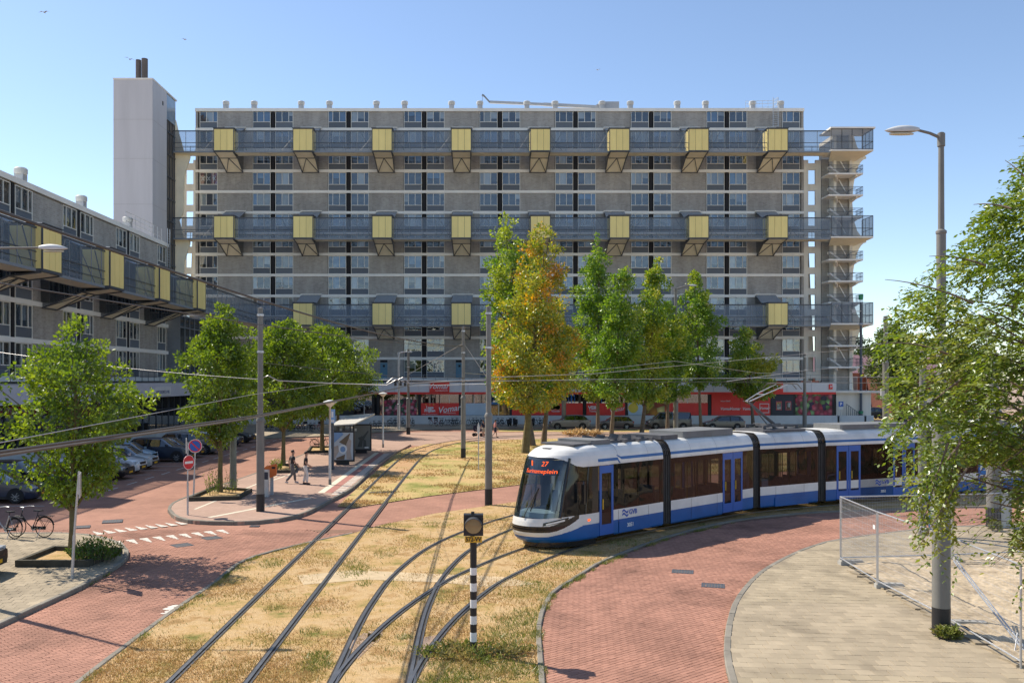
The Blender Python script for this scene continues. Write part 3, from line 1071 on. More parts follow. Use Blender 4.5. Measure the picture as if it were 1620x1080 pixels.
def blades(name, n, poly, ylo, yhi, xlo, xhi, green, m, h=(0.02, 0.06), w=(0.006, 0.012), zbase=0.03, tracks=True):
    t = RNG.random(n * 5)
    y = 1 / (1 / ylo + t * (1 / yhi - 1 / ylo))
    u = RNG.uniform(-20, 1640, n * 5)
    x = (u - PU) / FOC * y
    ok = inpoly(x, y, poly) & (x > xlo) & (x < xhi)
    x, y = x[ok], y[ok]
    if tracks:
        for L in (TRK_W, TRK_A, TRK_B):
            d = gdist(x, y, L)
            keep = (np.abs(d - 0.73) > 0.10)
            x, y = x[keep], y[keep]
    g = np.zeros(len(x))
    for cx, cy, rx, ry in GREEN:
        g = np.maximum(g, 1.25 - (((x - cx) / rx) ** 2 + ((y - cy) / ry) ** 2))
    g += RNG.normal(0, 0.25, len(x))
    for kx, ky, ph in ((2.1, 1.3, .4), (-1.2, 2.7, 2.), (4.3, -.9, 1.1), (-3.1, -2.3, .2)):
        g += 0.09 * np.sin(kx * x + ky * y + ph)
    pn = np.zeros(len(x))
    for i in range(9):
        a_ = i * 2.4
        fr = .5 + .32 * i
        pn += np.sin(fr * (np.cos(a_) * x + np.sin(a_) * y) + i * 1.7) / (1 + .18 * i)
    sel = (g > 0.5) if green else (g < 0.55) & (pn + RNG.normal(0, .7, len(x)) > .1)
    x, y = x[sel][:n], y[sel][:n]
    n = len(x)
    a = RNG.uniform(0, 2 * math.pi, n)
    hh = RNG.uniform(*h, n) * (1 + 0.6 * RNG.random(n) ** 4)
    ww = RNG.uniform(*w, n) * (y / 24) ** 0.5
    lean = RNG.normal(0, 0.6, (n, 2)) * hh[:, None]
    V = np.empty((n, 3, 3))
    V[:, 0] = np.stack([x - np.cos(a) * ww, y - np.sin(a) * ww, np.full(n, zbase)], 1)
    V[:, 1] = np.stack([x + np.cos(a) * ww, y + np.sin(a) * ww, np.full(n, zbase)], 1)
    V[:, 2] = np.stack([x + lean[:, 0], y + lean[:, 1], zbase + hh], 1)
    F = np.arange(n * 3).reshape(-1, 3)
    return tag(link(name, nummesh(name, V.reshape(-1, 3), F, m)), kind='stuff')


M_dryblade = leafmat('dry_blade', (0.37, 0.24, 0.09), (0.53, 0.37, 0.18), (0.30, 0.24, 0.07), 0.6, 0.25, 0.02, thr=(0.5, 0.62))
M_greenblade = leafmat('green_blade', (0.11, 0.15, 0.03), (0.24, 0.25, 0.06), (0.34, 0.28, 0.10), 1.2, 0.3, 0.03, thr=(0.5, 0.6))
blades('dry_grass', 75000, P_G1, 16, 50, -14, 30, False, M_dryblade)
blades('green_grass', 60000, P_G1, 16, 50, -14, 30, True, M_greenblade, h=(0.035, 0.10))
blades('lawn_grass', 60000, P_G2, 39, 92, -6.3, 40, False, M_dryblade, h=(0.03, 0.10), w=(0.012, 0.022), zbase=0.032)


def weeds(line, w, n, name='kerb_weeds', m=None):
    L = np.array(catmull(line, 10))
    i = RNG.integers(0, len(L) - 1, n)
    t = RNG.random(n)[:, None]
    P = L[i] * (1 - t) + L[i + 1] * t
    pn = np.sin(P[:, 1] * 2.3 + 1) + np.sin(P[:, 1] * 5.1 + P[:, 0] * 2) + RNG.normal(0, .5, n)
    P = P[pn > .35] + RNG.normal(0, w, (int((pn > .35).sum()), 2))
    n = len(P)
    a = RNG.uniform(0, 6.28, n)
    hh = RNG.uniform(.03, .12, n)
    ww = RNG.uniform(.006, .014, n)
    ln = RNG.normal(0, .5, (n, 2)) * hh[:, None]
    V = np.empty((n, 3, 3))
    V[:, 0] = np.stack([P[:, 0] - np.cos(a) * ww, P[:, 1] - np.sin(a) * ww, np.full(n, .015)], 1)
    V[:, 1] = np.stack([P[:, 0] + np.cos(a) * ww, P[:, 1] + np.sin(a) * ww, np.full(n, .015)], 1)
    V[:, 2] = np.stack([P[:, 0] + ln[:, 0], P[:, 1] + ln[:, 1], .015 + hh], 1)
    tag(link(name, nummesh(name, V.reshape(-1, 3), np.arange(n * 3).reshape(-1, 3), m or M_greenblade)), kind='stuff')


weeds(GL([(858, 1110), (853, 1040), (852, 997), (862, 961), (880, 938), (921, 913), (962, 890), (1062, 852), (1162, 828)]), .06, 9000)
weeds(GL([(1160, 1110), (1155, 1060), (1151, 1030), (1153, 1005), (1160, 975), (1173, 945), (1206, 908), (1258, 878)]), .03, 2600)
weeds(GL([(130, 1086), (258, 986), (339, 929), (392, 889), (485, 862)]), .05, 3500)
weeds(GL([(120, 938), (176, 906), (199, 884)]), .03, 700)
# bare plates and a trodden strip between the rails
M_plt = mat('track_plate', (.33, .235, .165), .9, var=.2, scale=2, bump=.3)
for q in ([(549, 1022), (575, 1003), (606, 1005), (566, 1045)], [(669, 1010), (693, 1006), (676, 1052), (660, 1076)], [(583, 1000), (606, 1000), (598, 1018), (580, 1016)]):
    sheet('track_plate', GL(q), .0365, M_plt, parent=grass)
sheet('trodden_strip', GL([(470, 912), (560, 903), (690, 909), (800, 914), (850, 925), (780, 930), (690, 922), (580, 918), (480, 926)]), .0345, mat('trodden_soil', (.50, .385, .235), .95, var=.22, scale=2.5, bump=.5), parent=grass)


# --- drain covers in the road
def drain(u, v, sx, sy, rot, label, z=0.024, slats=True):
    x, y = G(u, v)
    t = thing('drain_cover', label, 'drain cover', (x, y, z), rot, 'drain covers in the brick roads')
    mb = MB()
    f = 0.04
    mb.box(-sx / 2, sx / 2, -sy / 2, -sy / 2 + f, -.02, .008)
    mb.box(-sx / 2, sx / 2, sy / 2 - f, sy / 2, -.02, .008)
    mb.box(-sx / 2, -sx / 2 + f, -sy / 2 + f, sy / 2 - f, -.02, .008)
    mb.box(sx / 2 - f, sx / 2, -sy / 2 + f, sy / 2 - f, -.02, .008)
    ob('frame', mb, M_steel, t)
    mb = MB()
    mb.box(-sx / 2 + f, sx / 2 - f, -sy / 2 + f, sy / 2 - f, -.02, .002)
    ob('lid', mb, mat('drain_lid', (0.12, 0.11, 0.105), 0.7, var=0.3, scale=8), t)
    mb = MB()
    n = 7
    for k in range(n):
        x0 = -sx / 2 + f + (sx - 2 * f) * (k + .25) / n
        mb.box(x0, x0 + (sx - 2 * f) / n * .5, -sy / 2 + f + .02, sy / 2 - f - .02, .002, .007)
    ob('slats', mb, M_steel, t)['kind'] = 'stuff'


drain(288, 863, .62, .62, R(40), 'square iron drain cover nearest the grass, below the white give-way teeth')
drain(335, 851.5, .6, .6, R(40), 'square iron drain cover between the white give-way teeth and the grass, right one of two')
drain(178, 825, .75, .75, R(20), 'square dark drain cover on the red road above the white give-way teeth')
drain(127, 834, .7, .6, R(20), 'dark drain cover on the red road beside the small left tree trunk')
drain(1080, 905, .62, .5, R(-15), 'dark drain cover in the curved brick road, the one nearer the tram')
drain(1128, 927, .62, .5, R(-15), 'dark drain cover in the curved brick road, nearer the beige pavement')
drain(403, 832.5, .35, .3, R(0), 'small drain cover on the brick road just outside the platform kerb')
drain(600, 780, .9, .35, R(0), 'dark narrow drain cover lying between the rails beside the platform', z=0.05)

# ------------------------------------------------------------------ the two gallery flats
YF = 120.4                                  # the long flat's front
BZ = [40.05 - 2.861 * k for k in range(13)]  # undersides of the storeys: white bands
DECKS = [35.74, 24.30, 12.86]
WB = 2.46                                   # window width


def window_meshes():
    fr, gl, sp = {}, {}, {}
    for mir in (0, 1):
        mull = [0.62, 1.54] if not mir else [WB - 1.54, WB - 0.62]
        mb = MB()
        t = 0.065
        mb.box(0, t, -.05, .06, 0, 2.5)
        mb.box(WB - t, WB, -.05, .06, 0, 2.5)
        mb.box(t, WB - t, -.05, .06, 2.43, 2.5)
        mb.box(t, WB - t, -.05, .06, .80, .87)
        mb.box(t, WB - t, -.05, .06, 0, .05)
        for q in mull:
            mb.box(q - t / 2, q + t / 2, -.05, .06, .87, 2.43)
        fr[mir] = mb.mesh('window', M_frame)
        mb = MB()
        e = [t] + mull + [WB - t]
        for a, b in zip(e[:-1], e[1:]):
            a2 = a + (t / 2 if a in mull else 0)
            b2 = b - (t / 2 if b in mull else 0)
            mb.add([(a2, .01, .87), (b2, .01, .87), (b2, .012, 2.43), (a2, .012, 2.43)], [(0, 1, 2, 3)])
        gl[mir] = mb.mesh('glazing', M_glass)
        mb = MB()
        mb.box(t, WB - t, 0, .05, .05, .80)
        sp[mir] = mb.mesh('spandrel', M_spandrel)
    return fr, gl, sp


FRM, GLZ, SPN = window_meshes()


def curtain_mesh(mir, picks, drop):
    t = 0.065
    mull = [0.62, 1.54] if not mir else [WB - 1.54, WB - 0.62]
    e = [t] + mull + [WB - t]
    mb = MB()
    for (a, b), p, d in zip(zip(e[:-1], e[1:]), picks, drop):
        n = max(3, int((b - a) / 0.2))
        top, bot = 2.43, .87 + 1.56 * (1 - d)
        if p != 3 and d > 0.02:
            for i in range(n):      # folds
                x0, x1 = a + (b - a) * i / n, a + (b - a) * (i + 1) / n
                y0, y1 = .14 + .012 * (i % 2), .14 + .012 * ((i + 1) % 2)
                mb.add([(x0, y0, bot), (x1, y1, bot), (x1, y1, top), (x0, y0, top)], [(0, 1, 2, 3)], p)
        mb.add([(a, .5, .87), (b, .5, .87), (b, .5, 2.43), (a, .5, 2.43)], [(0, 1, 2, 3)], 3)  # near-black sheet, no curtain: the unlit room's darkness put into its colour
    return mb.mesh('curtain', M_cur)


CURT = {0: [], 1: []}
for mir in (0, 1):
    for k in range(40):
        base = random.choice([0, 0, 0, 2, 2, 1, 4, 3, 3, 3])
        picks = [base if random.random() < 0.62 else random.choice([0, 1, 2, 3, 3, 4]) for _ in range(3)]
        drop = [1.0 if random.random() < .6 else random.choice([.0, .45, .7]) for _ in range(3)]
        CURT[mir].append(curtain_mesh(mir, picks, drop))


def add_window(bld, x, z, mir):
    w = link('window', FRM[mir], bld, (x, 0, z))
    link('glazing', GLZ[mir], w)
    link('spandrel', SPN[mir], w)
    link('curtain', random.choice(CURT[mir]), w)
    return w


def stair_box(bld):
    """yellow entrance box hung off a gallery, with its stair up and down to the flats"""
    mb = MB()
    mb.box(-1.25, 1.25, -5.36, -3.25, .02, 2.82, 0)
    for x in (-1.3, 1.3):
        mb.box(x - .045, x + .045, -5.45, -5.36, -.05, 2.9, 0)
    mb.box(-1.34, 1.34, -5.46, -3.2, -.16, -.0, 0)
    mb.box(-1.34, 1.34, -5.46, -3.2, 2.82, 2.92, 0)
    root = ob('entrance_box', mb, M_steel, bld)
    mb = MB()
    mb.box(-.405, .405, -5.43, -5.37, .03, 2.80)
    pm = mb.mesh('panel', M_yellow)
    for x in (-.845, 0, .845):
        link('panel', pm, root, (x, 0, 0))
    mb = MB()
    mb.box(-.03, .03, -5.33, -3.3, .03, 2.80)
    sm = mb.mesh('panel', M_yellow)
    for x in (-1.285, 1.285):
        link('panel', sm, root, (x, 0, 0))
    # slanting soffit of the stair going down to the lower flats, braced
    mb = MB()
    y0, z0, y1, z1 = -3.2, -.42, -.15, -1.62
    w0, w1 = 1.22, 1.12
    mb.add([(-w0, -5.2, -.17), (w0, -5.2, -.17), (w0, y0, z0), (-w0, y0, z0), (w1, y1, z1), (-w1, y1, z1)], [(0, 1, 2, 3), (3, 2, 4, 5)], 0)
    for s in (-1, 1):
        mb.bar((s * w0, -5.3, -.2), (s * w0, y0, z0 - .03), .1, .1, 1)
        mb.bar((s * w0, y0, z0 - .03), (s * w1, y1, z1 - .03), .1, .1, 1)
        mb.bar((0, y0, z0 - .04), (s * w1, y1, z1 - .04), .07, .07, 1)
    mb.bar((-w0, y0, z0 - .03), (w0, y0, z0 - .03), .1, .1, 1)
    mb.bar((-w1, y1, z1 - .03), (w1, y1, z1 - .03), .1, .1, 1)
    ob('soffit', mb, [M_soffit, M_steel], root)
    # side walls of the stair
    mb = MB()
    for s in (-1, 1):
        mb.add([(s * 1.2, -3.2, -.4), (s * 1.12, -.02, -1.6), (s * 1.3, -.02, 4.2), (s * 1.28, -3.2, 2.9)], [(0, 1, 2, 3)], 0)
        mb.bar((s * 1.3, -3.2, 2.95), (s * 1.34, -.05, 4.3), .08, .1, 1)
        mb.bar((s * 1.24, -3.2, 1.2), (s * 1.24, -.05, 2.4), .06, .06, 1)
    ob('stair_side', mb, [glassmat('stair_glass', (.30, .34, .38), .15) if 'stair_glass' not in MATS else MATS['stair_glass'], M_steel], root)
    # corrugated roof sloping up to the wall
    mb = MB()
    n = 26
    for i in range(n):
        xa, xb = -1.42 + 2.84 * i / n, -1.42 + 2.84 * (i + 1) / n
        ha, hb = .035 * (i % 2), .035 * ((i + 1) % 2)
        mb.add([(xa, -5.5, 2.95 + ha), (xb, -5.5, 2.95 + hb), (xb, -3.2, 3.05 + hb), (xa, -3.2, 3.05 + ha), (xb * .96 + .12, -.1, 4.42 + hb), (xa * .96 + .12, -.1, 4.42 + ha)], [(0, 1, 2, 3), (3, 2, 4, 5)], 0)
    mb.box(-1.36, 1.52, -.3, -.02, 4.46, 4.56, 1)
    mb.bar((-1.42, -5.5, 2.95), (1.42, -5.5, 2.95), .07, .07, 2)
    ob('roof', mb, [M_corr, M_band, M_steel], root)
    return root


def gallery(bld, x0, x1, zd, boxes):
    """access gallery along the front: slab, mesh screen, posts and rails"""
    mb = MB()
    mb.box(x0, x1, -4.95, -3.2, -.14, 0, 0)
    mb.add([(x0, -4.96, -.15), (x1, -4.96, -.15), (x1, -3.19, -.15), (x0, -3.19, -.15)], [(0, 1, 2, 3)], 1)
    mb.box(x0, x1, -5.03, -4.955, -.17, .03, 2)
    mb.box(x0, x1, -3.195, -3.13, -.17, .03, 2)
    g = ob('gallery', mb, [M_conc, M_soffit, M_steel2], bld, (0, 0, zd))
    mb = MB()
    mb.add([(x0, -4.98, .05), (x1, -4.98, .05), (x1, -4.98, 2.6), (x0, -4.98, 2.6)], [(0, 1, 2, 3)])
    ob('mesh_screen', mb, M_screen, g)
    mb = MB()
    n = int(round((x1 - x0) / 1.733))
    for i in range(n + 1):
        x = x0 + (x1 - x0) * i / n
        mb.box(x - .03, x + .03, -5.02, -4.99, .03, 2.6)
        mb.box(x - .03, x + .03, -3.18, -3.14, .03, 1.1)
    ob('posts', mb, M_steel2, g)['kind'] = 'stuff'
    mb = MB()
    mb.box(x0, x1, -5.06, -4.985, 2.6, 2.74)
    mb.box(x0, x1, -5.05, -5.0, 1.08, 1.15)
    mb.box(x0, x1, -5.05, -5.0, .48, .52)
    mb.box(x0, x1, -3.2, -3.12, 1.1, 1.17)
    mb.box(x0, x1, -3.18, -3.13, 0.6, 0.64)
    for b in boxes:
        for s in (-1, 1):
            mb.bar((b + s * 1.5, -4.93, .1), (b + s * 2.9, -4.93, 2.55), .06, .06)
            mb.bar((b + s * 2.9, -4.93, .1), (b + s * 1.5, -3.3, 2.55), .05, .05)
    ob('rails', mb, M_steel, g)['kind'] = 'stuff'
    return g


def vents(bld, xs, zr):
    mb = MB()
    mb.box(-.33, .33, -.33, .33, 0, .75, 0)
    mb.lathe([(.42, .7), (.48, .8), (.48, 1.12), (.40, 1.2), (0, 1.22)], 12, 1)
    me = mb.mesh('roof_vent', [M_vent, mat('vent_cap', (.5, .51, .5), .6, var=.1)], True)
    for x in xs:
        link('roof_vent', me, bld, (x, .7, zr))


def facade(bld, x0, x1, strips, floors, roof_z, depth, lowest, doors=False, x1_low=None):
    # core, roof slab with white edge
    mb = MB()
    mb.box(x0 + .05, x1 - .05, .75, depth, 0, roof_z - .4)
    ob('core', mb, M_interior, bld)
    mb = MB()
    mb.box(x0 - .05, x1 + .05, -.18, depth + .1, roof_z - .42, roof_z)
    ob('roof', mb, M_band, bld)
    for x in (x0, x1):
        mb = MB()
        mb.box(x - .02 if x == x0 else x - .28, x + .28 if x == x0 else x + .02, .0, depth, lowest, roof_z - .42)
        ob('end_wall', mb, M_facbrick, bld)
    mb = MB()
    mb.box(x0 - .03, x1 + .03, -.14, .3, -.18, .17)
    bme = mb.mesh('floor_band', M_band)
    for zt, zb in floors:
        link('floor_band', bme, bld, (0, 0, zb))
    mb = MB()
    zz0, zz1 = floors[-1][1] + .18, roof_z - .43
    mb.box(-.19, .19, -.05, .3, zz0, zz1)
    sme = mb.mesh('shaft_panel', M_dark)
    for s in strips[1:-1]:
        link('shaft_panel', sme, bld, (s, 0, 0))
    h = 2.861 - .36
    mb = MB()
    mb.box(0, 4.74, -.02, .3, 0, h)
    pme = mb.mesh('brick_panel', M_facbrick)
    mb = MB()
    mb.box(0, .3, -.02, .3, 0, h)
    eme = mb.mesh('brick_panel', M_facbrick)
    for fi, (zt, zb) in enumerate(floors):
        z = zb + .175
        for i in range(len(strips) - 1):
            a, b = strips[i], strips[i + 1]
            add_window(bld, a + .33, z, 1)
            add_window(bld, b - .33 - WB, z, 0)
            link('brick_panel', pme, bld, (a + .33 + WB + .01, 0, z))
            if doors and fi == len(floors) - 1:
                mb = MB()
                mb.box(-.5, .5, -.05, -.025, 0, 2.1, 0)
                mb.box(-.5, .5, -.05, -.025, 2.15, 2.5, 1)
                mb.box(-.15, .15, -.06, -.052, 1.5, 1.8, 1)
                ob('door', mb, [M_bluedoor, M_dark], bld, (a + 5.2 - .35, 0, z))
        link('brick_panel', eme, bld, (x0, 0, z))
        link('brick_panel', eme, bld, (x1 - .3, 0, z))


flat = thing('apartment_building', 'long tall grey brick apartment block with yellow entrance boxes on three rows of galleries', 'building', (0, YF, 0))
S_MAIN = [-38.75 + 10.4 * k for k in range(9)]
FL_MAIN = [(42.5, BZ[0])] + [(BZ[k], BZ[k + 1]) for k in range(12)]
facade(flat, -38.98, 44.6, S_MAIN, FL_MAIN, 42.92, 11.5, 5.5, doors=True)
BC = [-33.55 + 10.4 * k for k in range(8)]
proto = stair_box(flat)
proto.location = (BC[0], 0, DECKS[0])
for j, zd in enumerate(DECKS):
    use = BC[1:] if j == 2 else BC
    gallery(flat, -40.4, 46.3, zd, use)
    for b in use:
        if j == 0 and b == BC[0]:
            continue
        dup(proto, (b, 0, zd), parent=flat)
vents(flat, [b + d for b in BC for d in (-1.45, 2.45)], 42.92)
# flag with three white crosses hung in one window
mb = MB()
wx, wz = S_MAIN[0] + .33, BZ[3] + .175
for a, b, m in ((.07, .58, 0), (.66, 1.51, 1), (1.58, 2.39, 0)):
    mb.add([(wx + a, .06, wz + .88), (wx + b, .06, wz + .88), (wx + b, .06, wz + 2.42), (wx + a, .06, wz + 2.42)], [(0, 1, 2, 3)], m)
for cx in (.42, 1.22, 2.0):
    for s in (-1, 1):
        mb.bar((wx + cx - .2, .045, wz + 1.65 - .27 * s), (wx + cx + .2, .045, wz + 1.65 + .27 * s), .02, .09, 2)
ob('flag', mb, [M_flagred, M_dark, M_white], flat)


# white end screens with a tall opening per storey, joining the flat to its stair towers
def end_screen(bld, x0, xa, xb, x1, slant):
    mb = MB()
    zt = DECKS[0] + .1
    mb.box(x0, xa, -.05, .3, 5.5, zt)
    mb.box(xb, x1, -.05, .3, 5.5, zt)
    k = 0
    z = DECKS[0] + 1.0
    for k in range(13):
        zz = DECKS[0] - .35 - 2.861 * k
        if zz < 5.6:
            break
        mb.box(xa, xb, -.05, .3, zz - .9, zz)
    o = ob('end_screen', mb, M_beige, bld)
    mb = MB()
    mb.prism(slant, .9, 1.2, fn=lambda a, b, c: (a, c, b))
    ob('raking_wall', mb, M_beige, o)


end_screen(flat, 44.63, 45.25, 46.25, 47.0, [(44.7, 36), (45.1, 36), (46.3, 10), (46.3, 5.5), (44.7, 5.5)])
end_screen(flat, -40.9, -40.3, -39.3, -39.0, [(-39.1, 36), (-39.35, 36), (-40.3, 10), (-40.3, 5.5), (-39.1, 5.5)])

# ladder with hand rails up the front of the roof
ld = thing('roof_ladder', 'grey steel ladder with railings at the right end of the tall block roof', 'ladder', (0, YF, 0))
mb = MB()
for x in (40.25, 40.95):
    mb.bar((x, -.5, 40.3), (x, -.5, 44.3), .07)
ob('stile', mb, M_galv, ld)
mb = MB()
for i in range(14):
    mb.bar((40.25, -.5, 40.4 + i * .28), (40.95, -.5, 40.4 + i * .28), .04)
ob('rungs', mb, M_galv, ld)
mb = MB()
for z in (43.4, 43.9, 44.3):
    mb.bar((37.0, 1.2, z), (40.9, 1.2, z + .1), .045)
    mb.bar((40.9, -.5, z), (40.9, 1.2, z + .1), .045)
for i in range(6):
    mb.bar((37.0 + i * .78, 1.2, 42.9), (37.0 + i * .78, 1.2, 44.35), .04)
ob('hand_rail', mb, M_galv, ld)

# cleaning crane on the roof
cr = thing('roof_crane', 'long grey boom of a window cleaning crane lying along the roof edge', 'crane', (17.5, YF + 2, 42.92))
mb = MB()
mb.prism([(-1.7, .25), (1.9, .25), (1.9, 1.25), (-.4, 1.25), (-1.2, .85)], -1.1, 1.1, fn=lambda a, b, c: (a, c, b), bottom=True)
ob('cabin', mb, M_vent, cr)
mb = MB()
mb.box(-1.6, 1.8, -1, 1, 0, .25)
ob('base', mb, M_dark, cr)
mb = MB()
mb.bar((-1.2, -.2, .75), (-8.5, -.2, 1.12), .35, .42)
mb.bar((-8.5, -.2, 1.12), (-16.0, -.2, 1.45), .3, .34)
ob('boom', mb, M_vent, cr)
mb = MB()
mb.bar((-16.0, -.2, 1.4), (-16.8, -.2, 2.3), .2)
mb.bar((-16.8, -.2, 2.3), (-17.1, -.2, 2.45), .25)
mb.bar((-17.05, -.2, 2.4), (-17.05, -.2, .02), .05)
ob('jib', mb, M_steel2, cr)

# ------------------------------------------------------------------ wing along the left of the street
XW = -33.7
wing = thing('apartment_wing', 'lower brick apartment wing receding along the left with a gallery and yellow boxes in shade', 'building', (XW, 0, 0), R(90))
S_WING = [42.4 + 10.4 * k for k in range(6)]
FL_WING = [(20.0, BZ[8])] + [(BZ[k], BZ[k + 1]) for k in range(8, 12)]
facade(wing, 42.2, 94.55, S_WING, FL_WING, 20.35, 11.5, 5.3)
gallery(wing, 42.2, 115.2, DECKS[2], [47.6 + 10.4 * k for k in range(5)])
for k in range(5):
    dup(proto, (47.6 + 10.4 * k, 0, DECKS[2]), parent=wing)
vents(wing, [55.4, 65.7, 75.7, 85.7], 20.35)
# shop plinth under the wing: white fascia, dark recessed fronts
mb = MB()
mb.box(30, 99, -3.2, 8, 5.3, 5.42)
ob('plinth_deck', mb, M_roofgrey, wing)
mb = MB()
mb.box(0, 3.4, -3.22, -3.0, 4.03, 5.34)
fm = mb.mesh('fascia_panel', mat('fascia_lilac', (0.60, 0.60, 0.64), .6, var=.06, objvar=.03))
for k in range(20):
    link('fascia_panel', fm, wing, (31 + 3.42 * k, 0, 0))
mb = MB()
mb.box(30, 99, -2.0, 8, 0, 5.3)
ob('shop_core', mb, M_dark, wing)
for k in range(20):
    mb = MB()
    mb.box(.1, 3.2, -2.06, -2.03, .3, 3.9, 0)
    mb.box(0, .1, -2.12, -2.0, 0, 4.0, 1)
    mb.box(1.6, 1.68, -2.1, -2.0, .3, 3.9, 1)
    mb.box(.1, 3.3, -2.1, -2.02, 2.7, 2.78, 1)
    ob('shop_front', mb, [M_shopglass, M_steel], wing, (31 + 3.42 * k, 0, 0))
sg = MB()
sg.box(82.2, 86.4, -3.28, -3.23, 4.18, 5.0)
s = ob('fascia_sign', sg, M_white, wing)
link('lettering', text_mesh('ALBERT DOCPARTS & TWEE', .42, mat('ink_blue', (.06, .09, .22), .6), sx=.68), s, (84.2, -3.29, 4.48), (R(90), 0, 0))
# deck railing and steps
mb = MB()
for z in (5.95, 6.4):
    mb.box(42.2, 94.5, -3.12, -3.08, z, z + .05)
for i in range(36):
    mb.box(42.2 + i * 1.49, 42.24 + i * 1.49, -3.12, -3.08, 5.42, 6.4)
ob('deck_railing', mb, M_steel, wing)
# roof ladder and railing at the wing's end
lw = thing('roof_ladder', 'grey steel ladder and guard rail at the end of the left wing roof', 'ladder', (XW, 0, 0), R(90))
mb = MB()
for x in (93.3, 94.0):
    mb.bar((x, -.5, 15.2), (x, -.5, 21.8), .06)
ob('stile', mb, M_galv, lw)
mb = MB()
for i in range(22):
    mb.bar((93.3, -.5, 15.4 + i * .28), (94.0, -.5, 15.4 + i * .28), .035)
ob('rungs', mb, M_galv, lw)
mb = MB()
for z in (20.9, 21.35, 21.8):
    mb.bar((84, .2, z), (93.5, .2, z), .04)
for i in range(9):
    mb.bar((84 + i * 1.19, .2, 20.35), (84 + i * 1.19, .2, 21.8), .035)
ob('guard_rail', mb, M_galv, lw)
# glazed link between the wing and the tower
gk = thing('glazed_link', 'dark glazed stair link between the left wing and the tall white tower', 'building', (-36.5, 95.2, 0))
mb = MB()
mb.box(0, 3.9, 0, 11.5, 0, 12.6)
ob('glass_body', mb, mat('dark_glazing', (.035, .045, .05), .08, spec=.9, var=.3, scale=.3), gk)
mb = MB()
for i in range(8):
    mb.box(-.06, 4.0, -.06 if i == 0 else 11.5 / 7 * i - .04, .02 if i == 0 else 11.5 / 7 * i + .04, 0, 12.65)
for z in (2.9, 5.7, 8.5, 11.4, 12.6):
    mb.box(-.08, 4.02, -.08, 11.56, z - .06, z + .06)
ob('glazing_bars', mb, M_steel2, gk)

# ------------------------------------------------------------------ white tower at the left end
tw = thing('stair_tower', 'tall blank white rendered tower with two dark flues on top', 'tower', (-44.9, 107.5, 0))
mb = MB()
mb.box(0, 4.8, 0, 4.9, 0, 42.5)
ob('shaft', mb, M_tower, tw)
mb = MB()
for z in (10.5, 16, 21.6, 27.2, 32.8, 37.6):
    mb.box(-.012, 4.812, -.012, 4.91, z - .02, z + .02)
ob('render_joint', mb, mat('joint_grey', (.46, .45, .45), .9), tw)
mb = MB()
mb.box(-.05, 4.85, -.05, 8.6, 42.5, 42.68)
ob('coping', mb, M_band, tw)
mb = MB()
mb.box(.2, 4.55, 4.9, 8.4, 0, 39.2)
ob('glazed_stair', mb, mat('stair_brown', (.10, .085, .07), .3, spec=.6, var=.35, scale=.5), tw)
mb = MB()
mb.box(.2, 4.7, 4.9, 8.4, 39.2, 42.5)
ob('top_glazing', mb, mat('pale_glazing', (.28, .36, .44), .1, spec=.8, var=.2, scale=.5), tw)
mb = MB()
for z in np.arange(3.4, 39.5, 2.861):
    mb.box(.1, 4.68, 4.95, 8.5, z - .1, z + .1)
for y in (5.6, 6.6, 7.6, 8.4):
    mb.box(4.5, 4.63, y - .05, y + .05, 0, 39.2)
ob('glazing_bars', mb, M_steel, tw)
fl = MB()
fl.lathe([(.33, 0), (.33, 2.7), (.29, 2.7), (.29, 2.5), (0, 2.5)], 16)
flm = fl.mesh('flue', mat('flue_brown', (.13, .11, .10), .7, var=.2, scale=.7), True)
link('flue', flm, tw, (2.6, 1.2, 42.6))
o = link('flue', flm, tw, (3.45, 1.0, 42.6))
o.scale = (1.15, 1.15, 1.03)
mb = MB()
mb.box(.9, 1.9, .6, 1.8, 42.6, 42.9)
ob('roof_hatch', mb, M_steel, tw)
mb = MB()
mb.box(4.81, 4.84, 3.3, 3.6, 40.4, 40.9)
ob('vent_hole', mb, M_dark, tw)
# raking beige side wall that steps out below the top
mb = MB()
prof = [(4.0, 0), (5.6, 0)]
for zd in DECKS[::-1]:
    prof += [(5.5, zd - 8.0 if zd > 15 else 0.1), (5.62, zd - 3.0), (6.4, zd - .6), (6.4, zd - .2), (5.6, zd + .2), (4.95, zd + 2.6)]
prof += [(4.5, 40.2), (4.0, 40.2)]
mb.prism(prof, 9.0, 9.3, fn=lambda a, b, c: (a, c, b), bottom=True)
ob('side_fin', mb, M_soffit, tw)

# ------------------------------------------------------------------ open stair tower at the right end
st = thing('stair_tower', 'open concrete stair tower with balcony landings and curved beige wall at the right end', 'tower', (0, YF, 0))
LAND = [36.02 - 2.861 * k for k in range(11)]
mb = MB()
mb.box(48.5, 50.15, -1.5, 3.5, 0, 38.9)
ob('brick_core', mb, M_facbrick, st)
mb = MB()
for x in (48.05, 50.2):
    mb.box(x, x + .38, -1.75, 3.4, 0, 38.9)
ob('pier', mb, M_beige, st)
mb = MB()
prof = [(50.4, 0.0), (51.3, 0.0)]
for zd in (LAND[8], LAND[4], LAND[0]):
    for t in np.linspace(0, 1, 9):
        prof.append((50.95 + (1.9) * (1 - math.cos(t * math.pi / 2)), zd - 6.2 + 6.0 * math.sin(t * math.pi / 2)))
    prof += [(52.85, zd + .05), (52.4, zd + .3), (51.6, zd + 1.4), (51.1, zd + 3.0)]
prof += [(50.9, 38.9), (50.4, 38.9)]
mb.prism(prof, -.9, -.55, fn=lambda a, b, c: (a, c, b), bottom=True)
ob('curved_wall', mb, M_soffit, st)
mb = MB()
mb.box(47.05, 48.1, -.2, .3, 0, 35.9)
ob('back_wall', mb, M_facbrick, st)
ml = MB()
